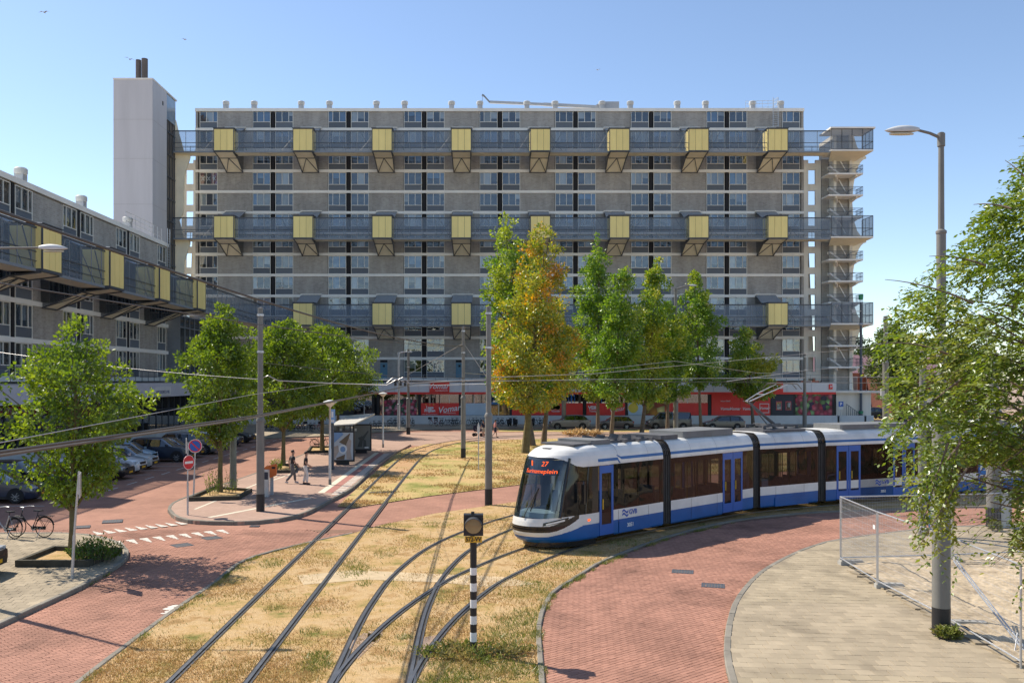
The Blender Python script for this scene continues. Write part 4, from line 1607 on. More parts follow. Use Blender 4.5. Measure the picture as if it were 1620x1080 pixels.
ml.box(46.5, 51.1, -3.9, -1.5, -.2, 0)
ml.bar((47.6, -3.6, -.25), (48.6, -1.6, -.55), .25, .3)
ml.bar((50.4, -3.6, -.25), (50.4, -1.6, -.55), .25, .3)
lm = ml.mesh('landing', M_band)
mr_ = MB()
for z in (.55, 1.05):
    mr_.bar((46.5, -3.85, z), (51.1, -3.85, z), .05)
    mr_.bar((51.1, -3.85, z), (51.1, -1.6, z), .05)
for i in range(32):
    x = 46.5 + i * .148
    mr_.bar((x, -3.85, 0), (x, -3.85, 1.05), .022)
for i in range(12):
    mr_.bar((51.1, -3.85 + i * .2, 0), (51.1, -3.85 + i * .2, 1.05), .022)
for i in range(5):
    t0, t1 = i / 5 * 1.57, (i + 1) / 5 * 1.57
    mr_.bar((49.6 + 1.3 * (1 - math.cos(t0)) , -2.0, 1.25 * math.sin(t0)), (49.6 + 1.3 * (1 - math.cos(t1)), -2.0, 1.25 * math.sin(t1)), .06)
rm = mr_.mesh('railing', M_steel)
mf = MB()
mf.add([(44.95, -3.0, 1.2), (46.6, -3.0, 0.0), (46.6, -3.0, -.28), (44.95, -3.0, .92), (44.95, -2.0, 1.2), (46.6, -2.0, 0.0), (46.6, -2.0, -.28), (44.95, -2.0, .92)],
       [(0, 1, 2, 3), (4, 7, 6, 5), (0, 4, 5, 1), (3, 2, 6, 7), (0, 3, 7, 4), (1, 5, 6, 2)])
mf.bar((47.6, -1.55, .9), (46.7, -1.55, 2.5), .25, .12)
fm = mf.mesh('stair_flight', M_band)
for k, z in enumerate(LAND):
    l = link('landing', lm, st, (0, 0, z))
    if k not in (0, 4, 8):
        link('railing', rm, l)
    if k:
        link('stair_flight', fm, st, (2.1, 0, z))
for k in (0, 4, 8):     # glazed gallery-level landings
    mb = MB()
    mb.box(46.4, 52.0, -4.95, -1.5, -.22, -.01, 0)
    mb.add([(46.4, -4.97, -.23), (52.0, -4.97, -.23), (51.0, -1.4, -.75), (47.5, -1.4, -.75)], [(0, 1, 2, 3)], 1)
    o = ob('gallery_landing', mb, [M_band, M_soffit], st, (0, 0, LAND[k]))
    mb = MB()
    for x in (46.45, 47.85, 49.2, 50.6, 51.95):
        mb.bar((x, -4.93, 0), (x, -4.93, 2.7), .06)
    for y in (-3.8, -2.7, -1.6):
        mb.bar((51.95, y, 0), (51.95, y, 2.7), .06)
    for z in (1.05, 2.7, .06):
        mb.bar((46.45, -4.93, z), (51.95, -4.93, z), .07)
        mb.bar((51.95, -4.93, z), (51.95, -1.6, z), .07)
    ob('frame', mb, M_steel, o)
    mb = MB()
    mb.add([(46.5, -4.9, .06), (51.95, -4.9, .06), (51.95, -4.9, 2.7), (46.5, -4.9, 2.7)], [(0, 1, 2, 3)])
    mb.add([(51.93, -4.9, .06), (51.93, -1.6, .06), (51.93, -1.6, 2.7), (51.93, -4.9, 2.7)], [(0, 1, 2, 3)])
    ob('mesh_screen', mb, M_screen, o)
mb = MB()
mb.box(46.3, 52.2, -5.1, -1.2, 38.75, 38.95)
mb.box(47.2, 49.5, -3, -1.8, 38.95, 39.25)
ob('roof', mb, M_band, st)

# ------------------------------------------------------------------ red and white supermarket in the plinth of the long flat
YS = 110.5
sh = thing('supermarket', 'low red and white supermarket front along the foot of the tall block', 'shop', (0, YS, 0))
SX = lambda u: (u - PU) / 12.55
SZ = lambda v: EYE + (PV - v) / 12.55
mb = MB()
mb.box(-30, 45.0, .9, 9.7, 0, 5.2)
ob('hall', mb, M_interior, sh)
mb = MB()
mb.box(-30.2, 45.2, .05, 9.75, 5.22, 5.34)
ob('deck', mb, M_roofgrey, sh)
mb = MB()
mb.box(0, 3.06, -.25, .1, 4.1, 5.3)
fm = mb.mesh('fascia_panel', mat('fascia_white', (0.66, 0.66, 0.66), .6, var=.07, scale=.4, objvar=.03))
for k in range(24):
    link('fascia_panel', fm, sh, (-29.2 + 3.09 * k, 0, 0))
mb = MB()
mb.box(SX(575), SX(1322), -.28, .15, SZ(623.5), SZ(620))
ob('red_strip', mb, M_redband, sh)
mb = MB()
for u in (590, 598, 663.5, 727.5, 808, 925, 991, 1123, 1220.5, 1256.5, 1319):
    mb.box(SX(u) - .16, SX(u) + .16, -.02, .3, .9, 4.08)
ob('column', mb, M_black, sh)


def shop_bay(u0, u1, v0, v1, m, name='window_print', y=-.05):
    mb = MB()
    mb.box(SX(u0), SX(u1), y, y + .04, SZ(v1), SZ(v0))
    return ob(name, mb, m, sh)


def shop_text(body, u, v, size, m=None, shear=.25, y=-.07, bold=0, sx=1.0, rot=0, parent=None):
    return link('lettering', text_mesh(body, size, m or M_white, shear, bold=bold, sx=sx), parent or sh, (SX(u), y, SZ(v)), (R(90), -rot, 0))


M_flow = blobmat('flower_print', [(.55, .05, .10), (.60, .16, .22), (.04, .12, .05), (.30, .03, .08), (.07, .16, .10), (.65, .30, .35)], 2.6)
M_fruit = blobmat('fruit_print', [(.65, .35, .03), (.7, .5, .05), (.6, .10, .03), (.75, .6, .2), (.5, .2, .02)], .9)
M_berry = blobmat('berry_print', [(.50, .05, .09), (.58, .12, .15), (.16, .28, .08), (.05, .02, .07), (.30, .50, .18), (.45, .03, .06)], 1.9)
M_paperblue = mat('pale_blue_print', (.50, .60, .68), .6, var=.1, scale=.6)
M_amber = mat('shop_amber', (.42, .27, .12), .7, var=.4, scale=.7)
M_navy = mat('navy_panel', (.03, .035, .05), .5)
bays = [(560, 592), (601, 661), (666, 694.5), (695.5, 726), (729, 771), (772, 806), (810, 866), (867, 922), (928, 989), (993, 1055), (1056, 1120)]
for a, b in bays:
    mb = MB()
    mb.box(SX(a), SX(b), -.01, .02, 1.0, 4.05)
    w = ob('shop_window', mb, M_shopglass, sh)
    mb = MB()
    mb.box(SX(a), SX(b), .0, .06, 4.0, 4.08)
    for q in (0.5,):
        x = SX(a) + (SX(b) - SX(a)) * q
        mb.box(x - .03, x + .03, -.04, .05, 1.0, 4.0)
    ob('window_bar', mb, M_frame, w)
# things glimpsed inside: shelves
for k in range(20):
    mb = MB()
    x = -14.5 + k * 2.2
    mb.box(x, x + 1.9, .6, .85, .9, random.uniform(2.2, 3.3), random.choice([0, 0, 1, 2, 3]))
    ob('shelf', mb, [M_cur[3], M_conc, M_flagred, M_cur[4]], sh)
for u0, u1 in ((666, 694.6), (695.4, 726)):
    shop_bay(u0, u1, 637.5, 656.5, M_red)
shop_bay(604, 659, 632, 656.5, M_flow)
shop_bay(729, 771, 637.5, 656.5, M_paperblue)
shop_bay(699, 770, 622, 637, M_amber, y=.3)  # plain amber sheet set behind the upper panes
shop_bay(810, 866, 637.5, 656.5, M_red)
shop_bay(867, 922, 637.5, 656.5, M_red)
shop_bay(928, 989, 637.5, 656.5, M_red)
shop_bay(994, 1020, 637, 656.5, M_paperblue)
shop_bay(1020.5, 1056, 632, 656.5, M_fruit)
shop_bay(1057, 1120, 637.5, 656.5, M_red)
shop_bay(1126, 1171, 622.5, 656.5, M_red)
shop_bay(1171.5, 1219, 622.5, 656.5, M_red)
shop_bay(1222, 1255, 623, 656.5, M_navy)
shop_bay(1259, 1317, 623, 656.5, M_berry)
for u in (1228, 1243):
    s = shop_bay(u, u + 9, 634.5, 648.5, mat('poster_pink', (.55, .10, .12), .6), 'poster', -.09)
    mb = MB()
    mb.box(SX(u) + .08, SX(u + 9) - .08, -.11, -.095, SZ(647.5), SZ(636))
    ob('picture', mb, blobmat('poster_print%d' % (u % 2), [(.55, .5, .4), (.2, .1, .05), (.6, .4, .1), (.5, .5, .45)], 3.5), s)
# signs on the fascia
mb = MB()
mb.box(SX(679.5), SX(711), -.38, -.26, SZ(620), SZ(604))
s = ob('name_sign', mb, M_red, sh)
shop_text('Vomar', 693.5, 611, .95, shear=.3, y=-.40, bold=.012, parent=s)
shop_text('voordeelmarkt', 698.5, 617.5, .3, shear=.1, y=-.40, parent=s, sx=.9)
mb = MB()
mb.box(SX(1212), SX(1238), -.38, -.26, SZ(620), SZ(604))
s = ob('name_sign', mb, M_red, sh)
shop_text('Vomar', 1226, 611, .9, shear=.3, y=-.40, bold=.012, parent=s)
mb = MB()
mb.box(SX(1310.5), SX(1316), -.38, -.26, SZ(615.5), SZ(607.5))
s = ob('name_sign', mb, M_red, sh)
shop_text('V', 1313, 611.5, .45, shear=.3, y=-.40, bold=.015, parent=s)
# lettering on the red window prints
shop_text('Vomar', 710, 647, 1.05, shear=.32, bold=.015, rot=R(8))
shop_text('voordeelmarkt', 711, 653, .26, shear=.1)
M_yel = mat('print_yellow', (.75, .55, .08), .6)
shop_text('Lage', 680, 644.5, .5, bold=.02, shear=0)
shop_text('Prijzen', 680, 649.3, .5, bold=.02, shear=0)
shop_text('*  *  *', 680, 641, .5, M_yel, 0)
shop_text('voor alle boodschappen', 680, 655, .2, shear=0)
shop_text('Vomar', 879, 650, .42, shear=.3)
for a in (-1, 1):
    mb = MB()
    mb.lathe([(.30, -.02), (.34, -.02), (.34, 0), (.30, 0), (.30, -.02)], 14, c=(SX(879) + a * .28, -.06, SZ(644)), axis='y')
    ob('emblem', mb, mat('emblem_gold', (.55, .45, .2), .6), sh)
shop_text('VERS', 939, 645, .6, shear=0, bold=.02)
shop_text('Vomar', 939, 650, .42, shear=.3)
shop_text('Vomar', 976, 648, .7, shear=.3, rot=R(12))
for u in (1148, 1163, 1183):
    shop_text('Vomar', u, 646.5, .5, shear=.3, bold=.008)
shop_text('voordeel', 1148, 634, .34, shear=0)
shop_text('voordeel', 1183, 634, .34, shear=0)
mb = MB()
for z0, z1 in ((638, 639), (652, 653)):
    mb.box(SX(1202), SX(1217), -.075, -.055, SZ(z1), SZ(z0))
for u in (1202, 1216.2):
    mb.box(SX(u), SX(u + .8), -.075, -.055, SZ(652), SZ(639))
ob('emblem_frame', mb, M_white, sh)
shop_text('Vomar', 1209.5, 645.5, .48, shear=.3, bold=.008)
mb = MB()
mb.lathe([(.62, -.02), (.62, 0), (0, 0)], 18, c=(SX(1002), -.055, SZ(645)), axis='y')
ob('emblem', mb, M_yel, sh)
# deck railing
mb = MB()
for z in (5.75, 6.25):
    mb.box(-30, 45, .2, .24, z, z + .04)
for i in range(50):
    mb.box(-30 + i * 1.53, -29.96 + i * 1.53, .2, .24, 5.34, 6.25)
ob('deck_railing', mb, M_steel2, sh)
# plain annex under the stair tower with an outside stair
mb = MB()
mb.box(45.2, 49.6, .3, 9, 0, 4.0)
mb.box(44.9, 51.0, -.3, 9, 4.0, 4.25)
ob('annex', mb, M_beige, sh)
mb = MB()
for i in range(7):
    mb.bar((46.3 + i * .25, -.2, 1.1), (46.3 + i * .25, -.2, 2.6 - i * .18), .04)
mb.bar((46.3, -.2, 2.6), (47.8, -.2, 1.5), .05)
ob('stair_rail', mb, M_steel, sh)

# low white wall in front of the shop
lwall = thing('low_wall', 'low white wall running along the whole foot of the supermarket', 'wall', (0, 109.75, 0))
mb = MB()
mb.box(0, 3.1, 0, .28, 0, 1.18)
wm = mb.mesh('wall_panel', mat('wall_white', (.58, .585, .58), .75, var=.13, scale=.5, objvar=.05))
for k in range(26):
    link('wall_panel', wm, lwall, (-31.5 + k * 3.115, 0, 0))
lwall2 = thing('low_wall', 'low pale wall behind the parked cars on the left', 'wall', (-28.2, 36, 0), R(90))
for k in range(18):
    link('wall_panel', wm, lwall2, (k * 3.115, 0, 0))

# ------------------------------------------------------------------ trees
def leaf_cloud(P, D, size, rng, width=0.5, fold=0.25, droop=0.3):
    """rhombic leaves at P whose blades point roughly along D"""
    n = len(P)
    d = D + rng.normal(0, 0.55, (n, 3))
    d[:, 2] -= droop
    d /= np.linalg.norm(d, axis=1)[:, None]
    r = rng.normal(0, 1, (n, 3))
    r[:, 2] *= 0.5
    s = np.cross(d, r)
    s /= np.linalg.norm(s, axis=1)[:, None]
    nn = np.cross(s, d)
    L = size * rng.uniform(0.7, 1.25, n)[:, None]
    w = L * width * 0.5
    V = np.empty((n, 4, 3))
    V[:, 0] = P
    V[:, 1] = P + d * L * 0.45 + s * w + nn * L * fold * 0.3
    V[:, 2] = P + d * L
    V[:, 3] = P + d * L * 0.45 - s * w + nn * L * fold * 0.3
    return V


def leaves_mesh(name, V, m):
    n = len(V)
    q = np.arange(n)[:, None] * 4
    F = np.concatenate([q + np.array([[0, 1, 2]]), q + np.array([[0, 2, 3]])], 1).reshape(-1, 3)
    return nummesh(name, V.reshape(-1, 3), F, m)


def crown_points(rng, prof, n, clump_r, nclump, squash=0.8, shell=0.55):
    """leaf positions in clumps spread through a crown given as (height, radius) profile; returns points, outward directions, clump centres"""
    prof = np.array(prof)
    zs = np.linspace(prof[0, 0], prof[-1, 0], 200)
    rs = np.interp(zs, prof[:, 0], prof[:, 1])
    wgt = rs + 0.22 * rs.max()
    z = rng.choice(zs, nclump, p=wgt / wgt.sum())
    r = np.interp(z, prof[:, 0], prof[:, 1])
    th = rng.uniform(0, 2 * math.pi, nclump)
    lob = 1 + 0.20 * np.sin(3 * th + z * 0.9 + rng.random() * 6) + 0.17 * np.sin(5 * th - z * 1.7) + rng.normal(0, .1, nclump)
    rad = r * lob * (shell + (1 - shell) * rng.random(nclump)) ** 1.0
    rad *= np.where(rng.random(nclump) < 0.25, rng.random(nclump) ** 0.5, 1)
    C = np.stack([np.cos(th) * rad, np.sin(th) * rad, z], 1)
    cr = clump_r * rng.uniform(0.6, 1.25, nclump) * np.clip(0.45 + r / max(rs.max(), .1), .5, 1.2)
    k = rng.choice(nclump, n, p=cr ** 1.7 / (cr ** 1.7).sum())
    dv = rng.normal(0, 1, (n, 3))
    dv /= np.linalg.norm(dv, axis=1)[:, None]
    q = rng.random(n)[:, None] ** 0.4
    off = dv * q * cr[k][:, None]
    off[:, 2] *= squash
    P = C[k] + off
    out = P.copy()
    out[:, 2] -= np.interp(P[:, 2], prof[:, 0], prof[:, 0] * 0 + prof[:, 0].mean())
    out /= np.linalg.norm(out, axis=1)[:, None] + 1e-6
    return P, out * 0.5 + dv * 0.6, C


def tree(label, loc, prof, n, leaf, lm, seed, trunk_r, clump_r=0.55, nclump=120, bark=None, name='broadleaf_tree', lean=(0, 0), group=None, cat='tree', width=0.62, limbs=26, droop=.3, shell=.42):
    rng = np.random.default_rng(seed)
    n, nclump = int(n * 1.9), int(nclump * 1.35)
    t = thing(name, label, cat, (loc[0], loc[1], loc[2] if len(loc) > 2 else 0.0), 0, group)
    zb, zt = prof[0][0], prof[-1][0]
    mb = MB()
    H = zb + (zt - zb) * 0.86
    pts, rad = [], []
    for i in range(9):
        f = i / 8
        pts.append((lean[0] * f + rng.normal(0, .03) * (i > 0) * f * 3, lean[1] * f + rng.normal(0, .03) * (i > 0) * f * 3, H * f))
        rad.append(trunk_r * (1.25 if i == 0 else 1) * (1 - f) ** 0.75 + 0.012)
    mb.path(pts, rad, 8)
    P, D, C = crown_points(rng, prof, n, clump_r, nclump, shell=shell)
    P[:, :2] += np.array(lean)[None] * (P[:, 2:3] / zt)
    C[:, :2] += np.array(lean)[None] * (C[:, 2:3] / zt)
    for k in rng.choice(len(C), min(limbs, len(C)), replace=False):
        c = C[k]
        z0 = max(zb * 0.85, c[2] - 0.9 * np.hypot(c[0], c[1]) - 0.3)
        f = min(z0 / H, 1.0)
        s = np.array([lean[0] * f, lean[1] * f, min(z0, H)])
        mid = s * 0.45 + c * 0.55 + np.array([0, 0, 0.15])
        r0 = trunk_r * 0.42 * (1 - f) ** 0.6 + .012
        mb.path([s, mid, c], [r0, r0 * .55, .008], 5)
    ob('trunk', mb, bark or M_bark, t, smooth=True)
    V = leaf_cloud(P, D, leaf, rng, width=width, droop=droop)
    o = link('crown', leaves_mesh('crown', V, lm), t)
    o['kind'] = 'stuff'
    return t


M_leafL = leafmat('leaf_fresh', (0.11, 0.19, 0.02), (0.26, 0.34, 0.04), (0.08, 0.14, 0.018), 0.7, 0.5, 0.04)
M_leafG = leafmat('leaf_green', (0.07, 0.165, 0.02), (0.22, 0.34, 0.04), (0.32, 0.38, 0.045), 0.3, 0.5, 0.05, thr=(.5, .68))
M_leafY = leafmat('leaf_turning', (0.12, 0.21, 0.03), (0.48, 0.42, 0.05), (0.52, 0.27, 0.03), 0.45, 0.48, 0.05, thr=(.55, .66))
M_leafYG = leafmat('leaf_half_turned', (0.09, 0.19, 0.022), (0.27, 0.37, 0.04), (0.40, 0.40, 0.05), 0.25, 0.46, 0.05, thr=(.46, .62))
M_leafD = leafmat('leaf_dark', (0.045, 0.08, 0.018), (0.09, 0.13, 0.03), None, 0.3, 0.35, 0.05)
M_leafF = leafmat('leaf_near', (0.075, 0.135, 0.015), (0.19, 0.27, 0.032), (0.27, 0.30, 0.055), 0.9, 0.46, 0.07, thr=(.52, .7))

GL_ = 'young street trees by the brick road'
tree('young green street tree in the bed at the left pavement corner, over a shrub', (*G(113, 877, .12), .12), [(1.6, .3), (2.2, 1.2), (3.2, 1.7), (4.4, 2.4), (5.2, 2.3), (6.2, 1.4), (7.0, .8), (7.5, .2)], 6000, .15, M_leafL, 11, .095, .36, 165, M_barkmoss, group=GL_, limbs=60, lean=(.15, 0))
tree('green street tree beside the no parking sign in the bed at the platform tip', (*G(348, 780, .12), .12), [(2.4, .4), (3.0, 1.0), (4.2, 1.9), (5.5, 2.15), (7.0, 1.6), (8.2, .95), (9.2, .3)], 6800, .17, M_leafL, 12, .12, .38, 150, M_barkmoss, group=GL_, limbs=50)
tree('green street tree right behind the two walking men', (*G(448, 738, .12), .12), [(2.6, .6), (3.2, 2.0), (4.6, 2.8), (6.5, 2.8), (8.0, 2.1), (9.2, .6)], 8500, .2, M_leafL, 13, .13, .5, 140, M_barkmoss, group=GL_, limbs=22)
tree('green street tree with a bicycle at its foot, left of the tram shelter', (*G(510, 713, .12), .12), [(2.8, .8), (3.6, 2.4), (5.2, 3.1), (7.0, 3.0), (8.4, 2.1), (9.6, .6)], 8500, .22, M_leafL, 14, .16, .58, 130, M_barkmoss, group=GL_, limbs=20)
tree('green street tree farthest along the platform, its crown behind the shelter roof', (-14.2, 88, .12), [(2.8, .8), (3.6, 2.5), (5.4, 3.4), (7.4, 3.1), (9.0, 2.2), (10.2, .6)], 11000, .2, M_leafL, 15, .16, .8, 100, M_barkmoss, group=GL_, limbs=16)

GC = 'trees on the lawn before the tall block'
tree('tall tree with yellow and orange leaves, the yellowest, on the lawn before the tall block', (*G(831, 717), 0), [(3.3, .6), (3.9, 1.8), (5.5, 2.9), (7.5, 3.2), (9.5, 2.8), (12, 2.2), (14.5, 1.7), (16.6, 1.1), (17.5, .5)], 9500, .24, M_leafY, 21, .26, .6, 170, M_barkmoss, 'sweetgum_tree', group=GC, lean=(1.3, 0), droop=.2)
tree('tall dark green tree with the highest crown, close behind the yellow tree', (*G(841, 705), 0), [(3.0, .6), (3.8, 2.2), (6, 3.1), (9, 3.2), (12, 2.8), (15, 2.2), (18, 1.4), (18.9, .9), (19.8, .4)], 11000, .26, M_leafG, 22, .3, .62, 190, M_bark, 'sweetgum_tree', group=GC, lean=(-2.1, 0), droop=.2)
tree('half yellow tree with a pale trunk immediately right of the yellowest tree', (*G(860, 702.5), 0), [(3.6, .5), (4.6, 1.9), (7, 2.6), (9, 2.4), (11, 1.6), (12.4, .6)], 5500, .25, M_leafY, 23, .22, .6, 100, M_bark, 'sweetgum_tree', group=GC, lean=(.9, 0), droop=.2)
tree('slender tall green tree with a narrow top left of the parked dark hatchback', (*G(946, 686), 0), [(3.4, .5), (4.4, 2.0), (7, 2.9), (10, 2.8), (13.5, 2.1), (17, 1.4), (19.4, .8), (20.9, .3)], 9000, .28, M_leafG, 24, .19, .62, 160, M_bark, 'sweetgum_tree', group=GC, droop=.2)
tree('green tree with a double pointed top in front of the dark hatchback', (*G(967, 692), 0), [(3.0, .6), (4, 1.8), (6.5, 2.4), (10, 2.1), (13, 1.6), (15.6, 1.0), (17.4, .3)], 7500, .26, M_leafG, 25, .19, .58, 130, M_bark, 'sweetgum_tree', group=GC, lean=(1.1, 0), droop=.2)
tree('bright green tree with a yellowing pointed top left of the tall lamp post', (*G(1015, 687), 0), [(3.2, .6), (4.2, 2.0), (7, 2.7), (10, 2.4), (13, 1.8), (16, 1.1), (18.2, .3)], 8000, .27, M_leafYG, 26, .2, .6, 140, M_bark, 'sweetgum_tree', group=GC, lean=(1.7, 0), droop=.2)
tree('dark green tree whose trunk stands just left of the tall lamp post', (*G(1056, 683), 0), [(3.4, .6), (4.2, 2.1), (6.5, 2.7), (9, 2.4), (11, 1.8), (13, 1.0), (14, .3)], 6800, .27, M_leafG, 27, .2, .6, 115, M_bark, 'sweetgum_tree', group=GC, droop=.2)
tree('green pointed tree before the gap between the grey van and the low grey estate car', (*G(1109, 680), 0), [(4.4, .5), (5.4, 1.6), (8, 2.4), (11, 2.3), (13.5, 1.8), (16, 1.0), (17.7, .3)], 6800, .27, M_leafG, 28, .17, .6, 120, M_bark, 'sweetgum_tree', group=GC, lean=(-.7, 0), droop=.2)
tree('smaller bright green tree, rightmost on the lawn, behind the pantograph', (13.6 * 2.4, 104.2, 0), [(3.2, .6), (4.0, 2.4), (6, 3.4), (8, 2.8), (10, 1.7), (11.8, .3)], 6500, .27, M_leafYG, 29, .2, .6, 110, M_bark, 'sweetgum_tree', group=GC, lean=(-.8, 0), droop=.2)

# trees and houses beyond the right end
tree('round dark green tree before the far brick houses', (62, 131, 0), [(2.5, .8), (4, 2.6), (7, 3.5), (10, 3.2), (12.5, 2.0), (14, .5)], 11000, .3, M_leafD, 31, .3, 1.0, 110, droop=.2)
for i, (x, y, h, r) in enumerate([(78, 185, 15, 8), (92, 180, 14, 8), (108, 200, 16, 9), (125, 190, 15, 9), (70, 215, 14, 8)]):
    tree(['broad green tree behind the roof of the far brick row house', 'far green tree right of the row house roof', 'far tall tree in the belt behind the brick houses', 'far broad tree at the right of the belt behind the houses', 'farthest pale tree low behind the row house'][i],
         (x, y, 0), [(2, r * .4), (h * .3, r * .9), (h * .55, r), (h * .8, r * .7), (h, r * .15)], 6000, .55, M_leafD, 40 + i, .4, 2.0, 80, group='trees beyond the houses', limbs=8)

# --- the near tree whose crown hangs in from the right
def near_tree():
    rng = np.random.default_rng(99)
    bx, by = 7.9, 10.6
    t = thing('broadleaf_tree', 'near tree whose leafy branches hang in from the right over the lamp post', 'tree', (bx, by, 0))
    mb = MB()
    mb.path([(0, 0, 0), (.05, 0, 2), (-.1, .05, 4), (.0, .1, 6.2), (.1, .1, 8.5)], [.2, .16, .13, .09, .03], 10)
    tips = []
    # branch end points: x (left is negative), y, z in the tree's frame
    ends = []
    for k in range(520):
        z = rng.uniform(3.7, 9.0)
        reach = np.interp(z, [3.6, 4.2, 4.9, 5.8, 6.6, 7.4, 8.2, 9.1], [2.1, 2.75, 3.1, 3.35, 3.2, 2.45, 1.75, .8])
        th = rng.uniform(-0.62 * math.pi, 0.62 * math.pi) + math.pi
        rr = reach * rng.uniform(0.35, 1.0) ** 0.7
        ends.append((math.cos(th) * rr, math.sin(th) * rr * .8, z))
    V = []
    for k, e in enumerate(ends):
        e = np.array(e)
        s = np.array([0, 0, max(2.6, e[2] - 0.55 * np.hypot(e[0], e[1]) - .2)])
        mid = s * .4 + e * .6 + np.array([0, 0, .35])
        uu, vv = px(e[0] + bx, e[1] + by, e[2])
        if k < 150 and uu > 95 + np.interp(vv, [230, 300, 345, 400, 430, 500, 560, 690, 760, 830], [1585, 1535, 1500, 1462, 1415, 1378, 1378, 1390, 1402, 1425]):
            mb.path([s, s * .7 + mid * .3, mid, e], [.04, .028, .016, .006], 5)
        # drooping twigs along the outer half of the branch
        if k % 3 == 0:
            pass
        for q in range(9):
            f = rng.uniform(.25, 1.0)
            p0 = mid * (1 - f) + e * f if f > .3 else s * .3 + mid * .7
            d = (e - s)
            d[2] *= .2
            d = d / (np.linalg.norm(d) + 1e-6) + rng.normal(0, .55, 3)
            d[2] -= .12
            d /= np.linalg.norm(d)
            L = rng.uniform(.25, .62)
            m = int(L / .028)
            ts = np.linspace(.05, 1, m)
            pts = p0[None] + d[None] * (ts * L)[:, None]
            pts[:, 2] -= .38 * L * ts ** 2
            if k % 4 == 0 and uu > 70 + np.interp(vv, [230, 300, 345, 400, 430, 500], [1585, 1535, 1500, 1462, 1415, 1378]):
                mb.path([tuple(pts[0]), tuple(pts[m // 2]), tuple(pts[-1])], [.005, .0035, .002], 3)
            side = np.cross(d, [0, 0, 1.0])
            side /= np.linalg.norm(side) + 1e-6
            sg = np.where(np.arange(m) % 2 == 0, 1, -1)[:, None]
            D = side[None] * sg * .9 + d[None] * .6 + rng.normal(0, .18, (m, 3))
            D[:, 2] -= .32
            D /= np.linalg.norm(D, axis=1)[:, None]
            sz = rng.uniform(.06, .10, m) * (1.1 - .35 * ts)
            r = np.array([[0, 0, 1.0]]) + rng.normal(0, .4, (m, 3))
            S = np.cross(D, r)
            S /= np.linalg.norm(S, axis=1)[:, None]
            N_ = np.cross(S, D)
            v = np.empty((m, 4, 3))
            v[:, 0] = pts
            v[:, 1] = pts + D * (sz * .42)[:, None] + S * (sz * .27)[:, None] + N_ * (sz * .08)[:, None]
            v[:, 2] = pts + D * sz[:, None]
            v[:, 3] = pts + D * (sz * .42)[:, None] - S * (sz * .27)[:, None] + N_ * (sz * .08)[:, None]
            V.append(v)
    # the long spray hanging down before the lamp post, and sprays along the outline, low right and top
    def spray(p0, p1, sag, n, L=.45):
        p0, p1 = np.array(p0, float), np.array(p1, float)
        t_ = np.linspace(0, 1, 8)
        c = p0[None] * (1 - t_)[:, None] + p1[None] * t_[:, None]
        c[:, 2] -= sag * t_ ** 2
        mb.path([tuple(a) for a in c], list(np.linspace(.014, .003, 8)), 4)
        for q in range(n):
            f = rng.uniform(.1, 1)
            i = min(int(f * 7), 6)
            a = c[i] * (1 - (f * 7 - i)) + c[i + 1] * (f * 7 - i)
            d = (c[i + 1] - c[i]) / np.linalg.norm(c[i + 1] - c[i]) + rng.normal(0, .5, 3)
            d[2] -= .25
            d /= np.linalg.norm(d)
            LL = L * rng.uniform(.5, 1.1)
            m = max(4, int(LL / .03))
            ts = np.linspace(.05, 1, m)
            pts = a[None] + d[None] * (ts * LL)[:, None]
            pts[:, 2] -= .3 * LL * ts ** 2
            side = np.cross(d, [0, 0, 1.0])
            side /= np.linalg.norm(side) + 1e-6
            sg = np.where(np.arange(m) % 2 == 0, 1, -1)[:, None]
            D = side[None] * sg * .9 + d[None] * .6 + rng.normal(0, .18, (m, 3))
            D[:, 2] -= .32
            D /= np.linalg.norm(D, axis=1)[:, None]
            sz = rng.uniform(.055, .08, m)
            S = np.cross(D, np.array([[0, 0, 1.0]]) + rng.normal(0, .4, (m, 3)))
            S /= np.linalg.norm(S, axis=1)[:, None]
            v = np.empty((m, 4, 3))
            v[:, 0] = pts
            v[:, 1] = pts + D * (sz * .42)[:, None] + S * (sz * .27)[:, None]
            v[:, 2] = pts + D * sz[:, None]
            v[:, 3] = pts + D * (sz * .42)[:, None] - S * (sz * .27)[:, None]
            V.append(v)

    def at(u, v, y):        # a point of the crown's outline, in the tree's frame
        return ((u - PU) / FOC * y - bx, y - by, EYE + (PV - v) / FOC * y)
    spray(at(1520, 690, 9.8), at(1478, 855, 9.7), .12, 22, .4)
    spray(at(1500, 700, 9.8), at(1455, 830, 9.7), .1, 15, .4)
    spray(at(1520, 700, 9.6), at(1440, 800, 9.8), .05, 18, .4)
    spray(at(1530, 740, 9.6), at(1450, 868, 9.6), .02, 16, .3)
    spray(at(1500, 560, 9.9), at(1385, 510, 10.0), .25, 26)
    spray(at(1520, 600, 9.9), at(1400, 690, 10.0), .05, 30)
    spray(at(1540, 480, 9.9), at(1400, 415, 10.2), .2, 22)
    spray(at(1560, 420, 9.9), at(1470, 385, 10.2), .15, 16)
    spray(at(1600, 330, 9.9), at(1540, 310, 10.2), .1, 12)
    spray(at(1640, 300, 9.9), at(1590, 240, 10.2), .1, 12)
    spray(at(1640, 700, 9.6), at(1560, 740, 9.8), .1, 14)
    spray(at(1660, 760, 9.4), at(1580, 800, 9.6), .05, 8, .3)
    spray(at(1660, 800, 9.4), at(1610, 835, 9.6), .05, 6, .3)
    V = np.concatenate(V)
    u, v = px(V[:, 0, 0] + bx, V[:, 0, 1] + by, V[:, 0, 2])
    ok = ~((u < 1478) & (v > 745) & (v < 770) & (u < 1400))
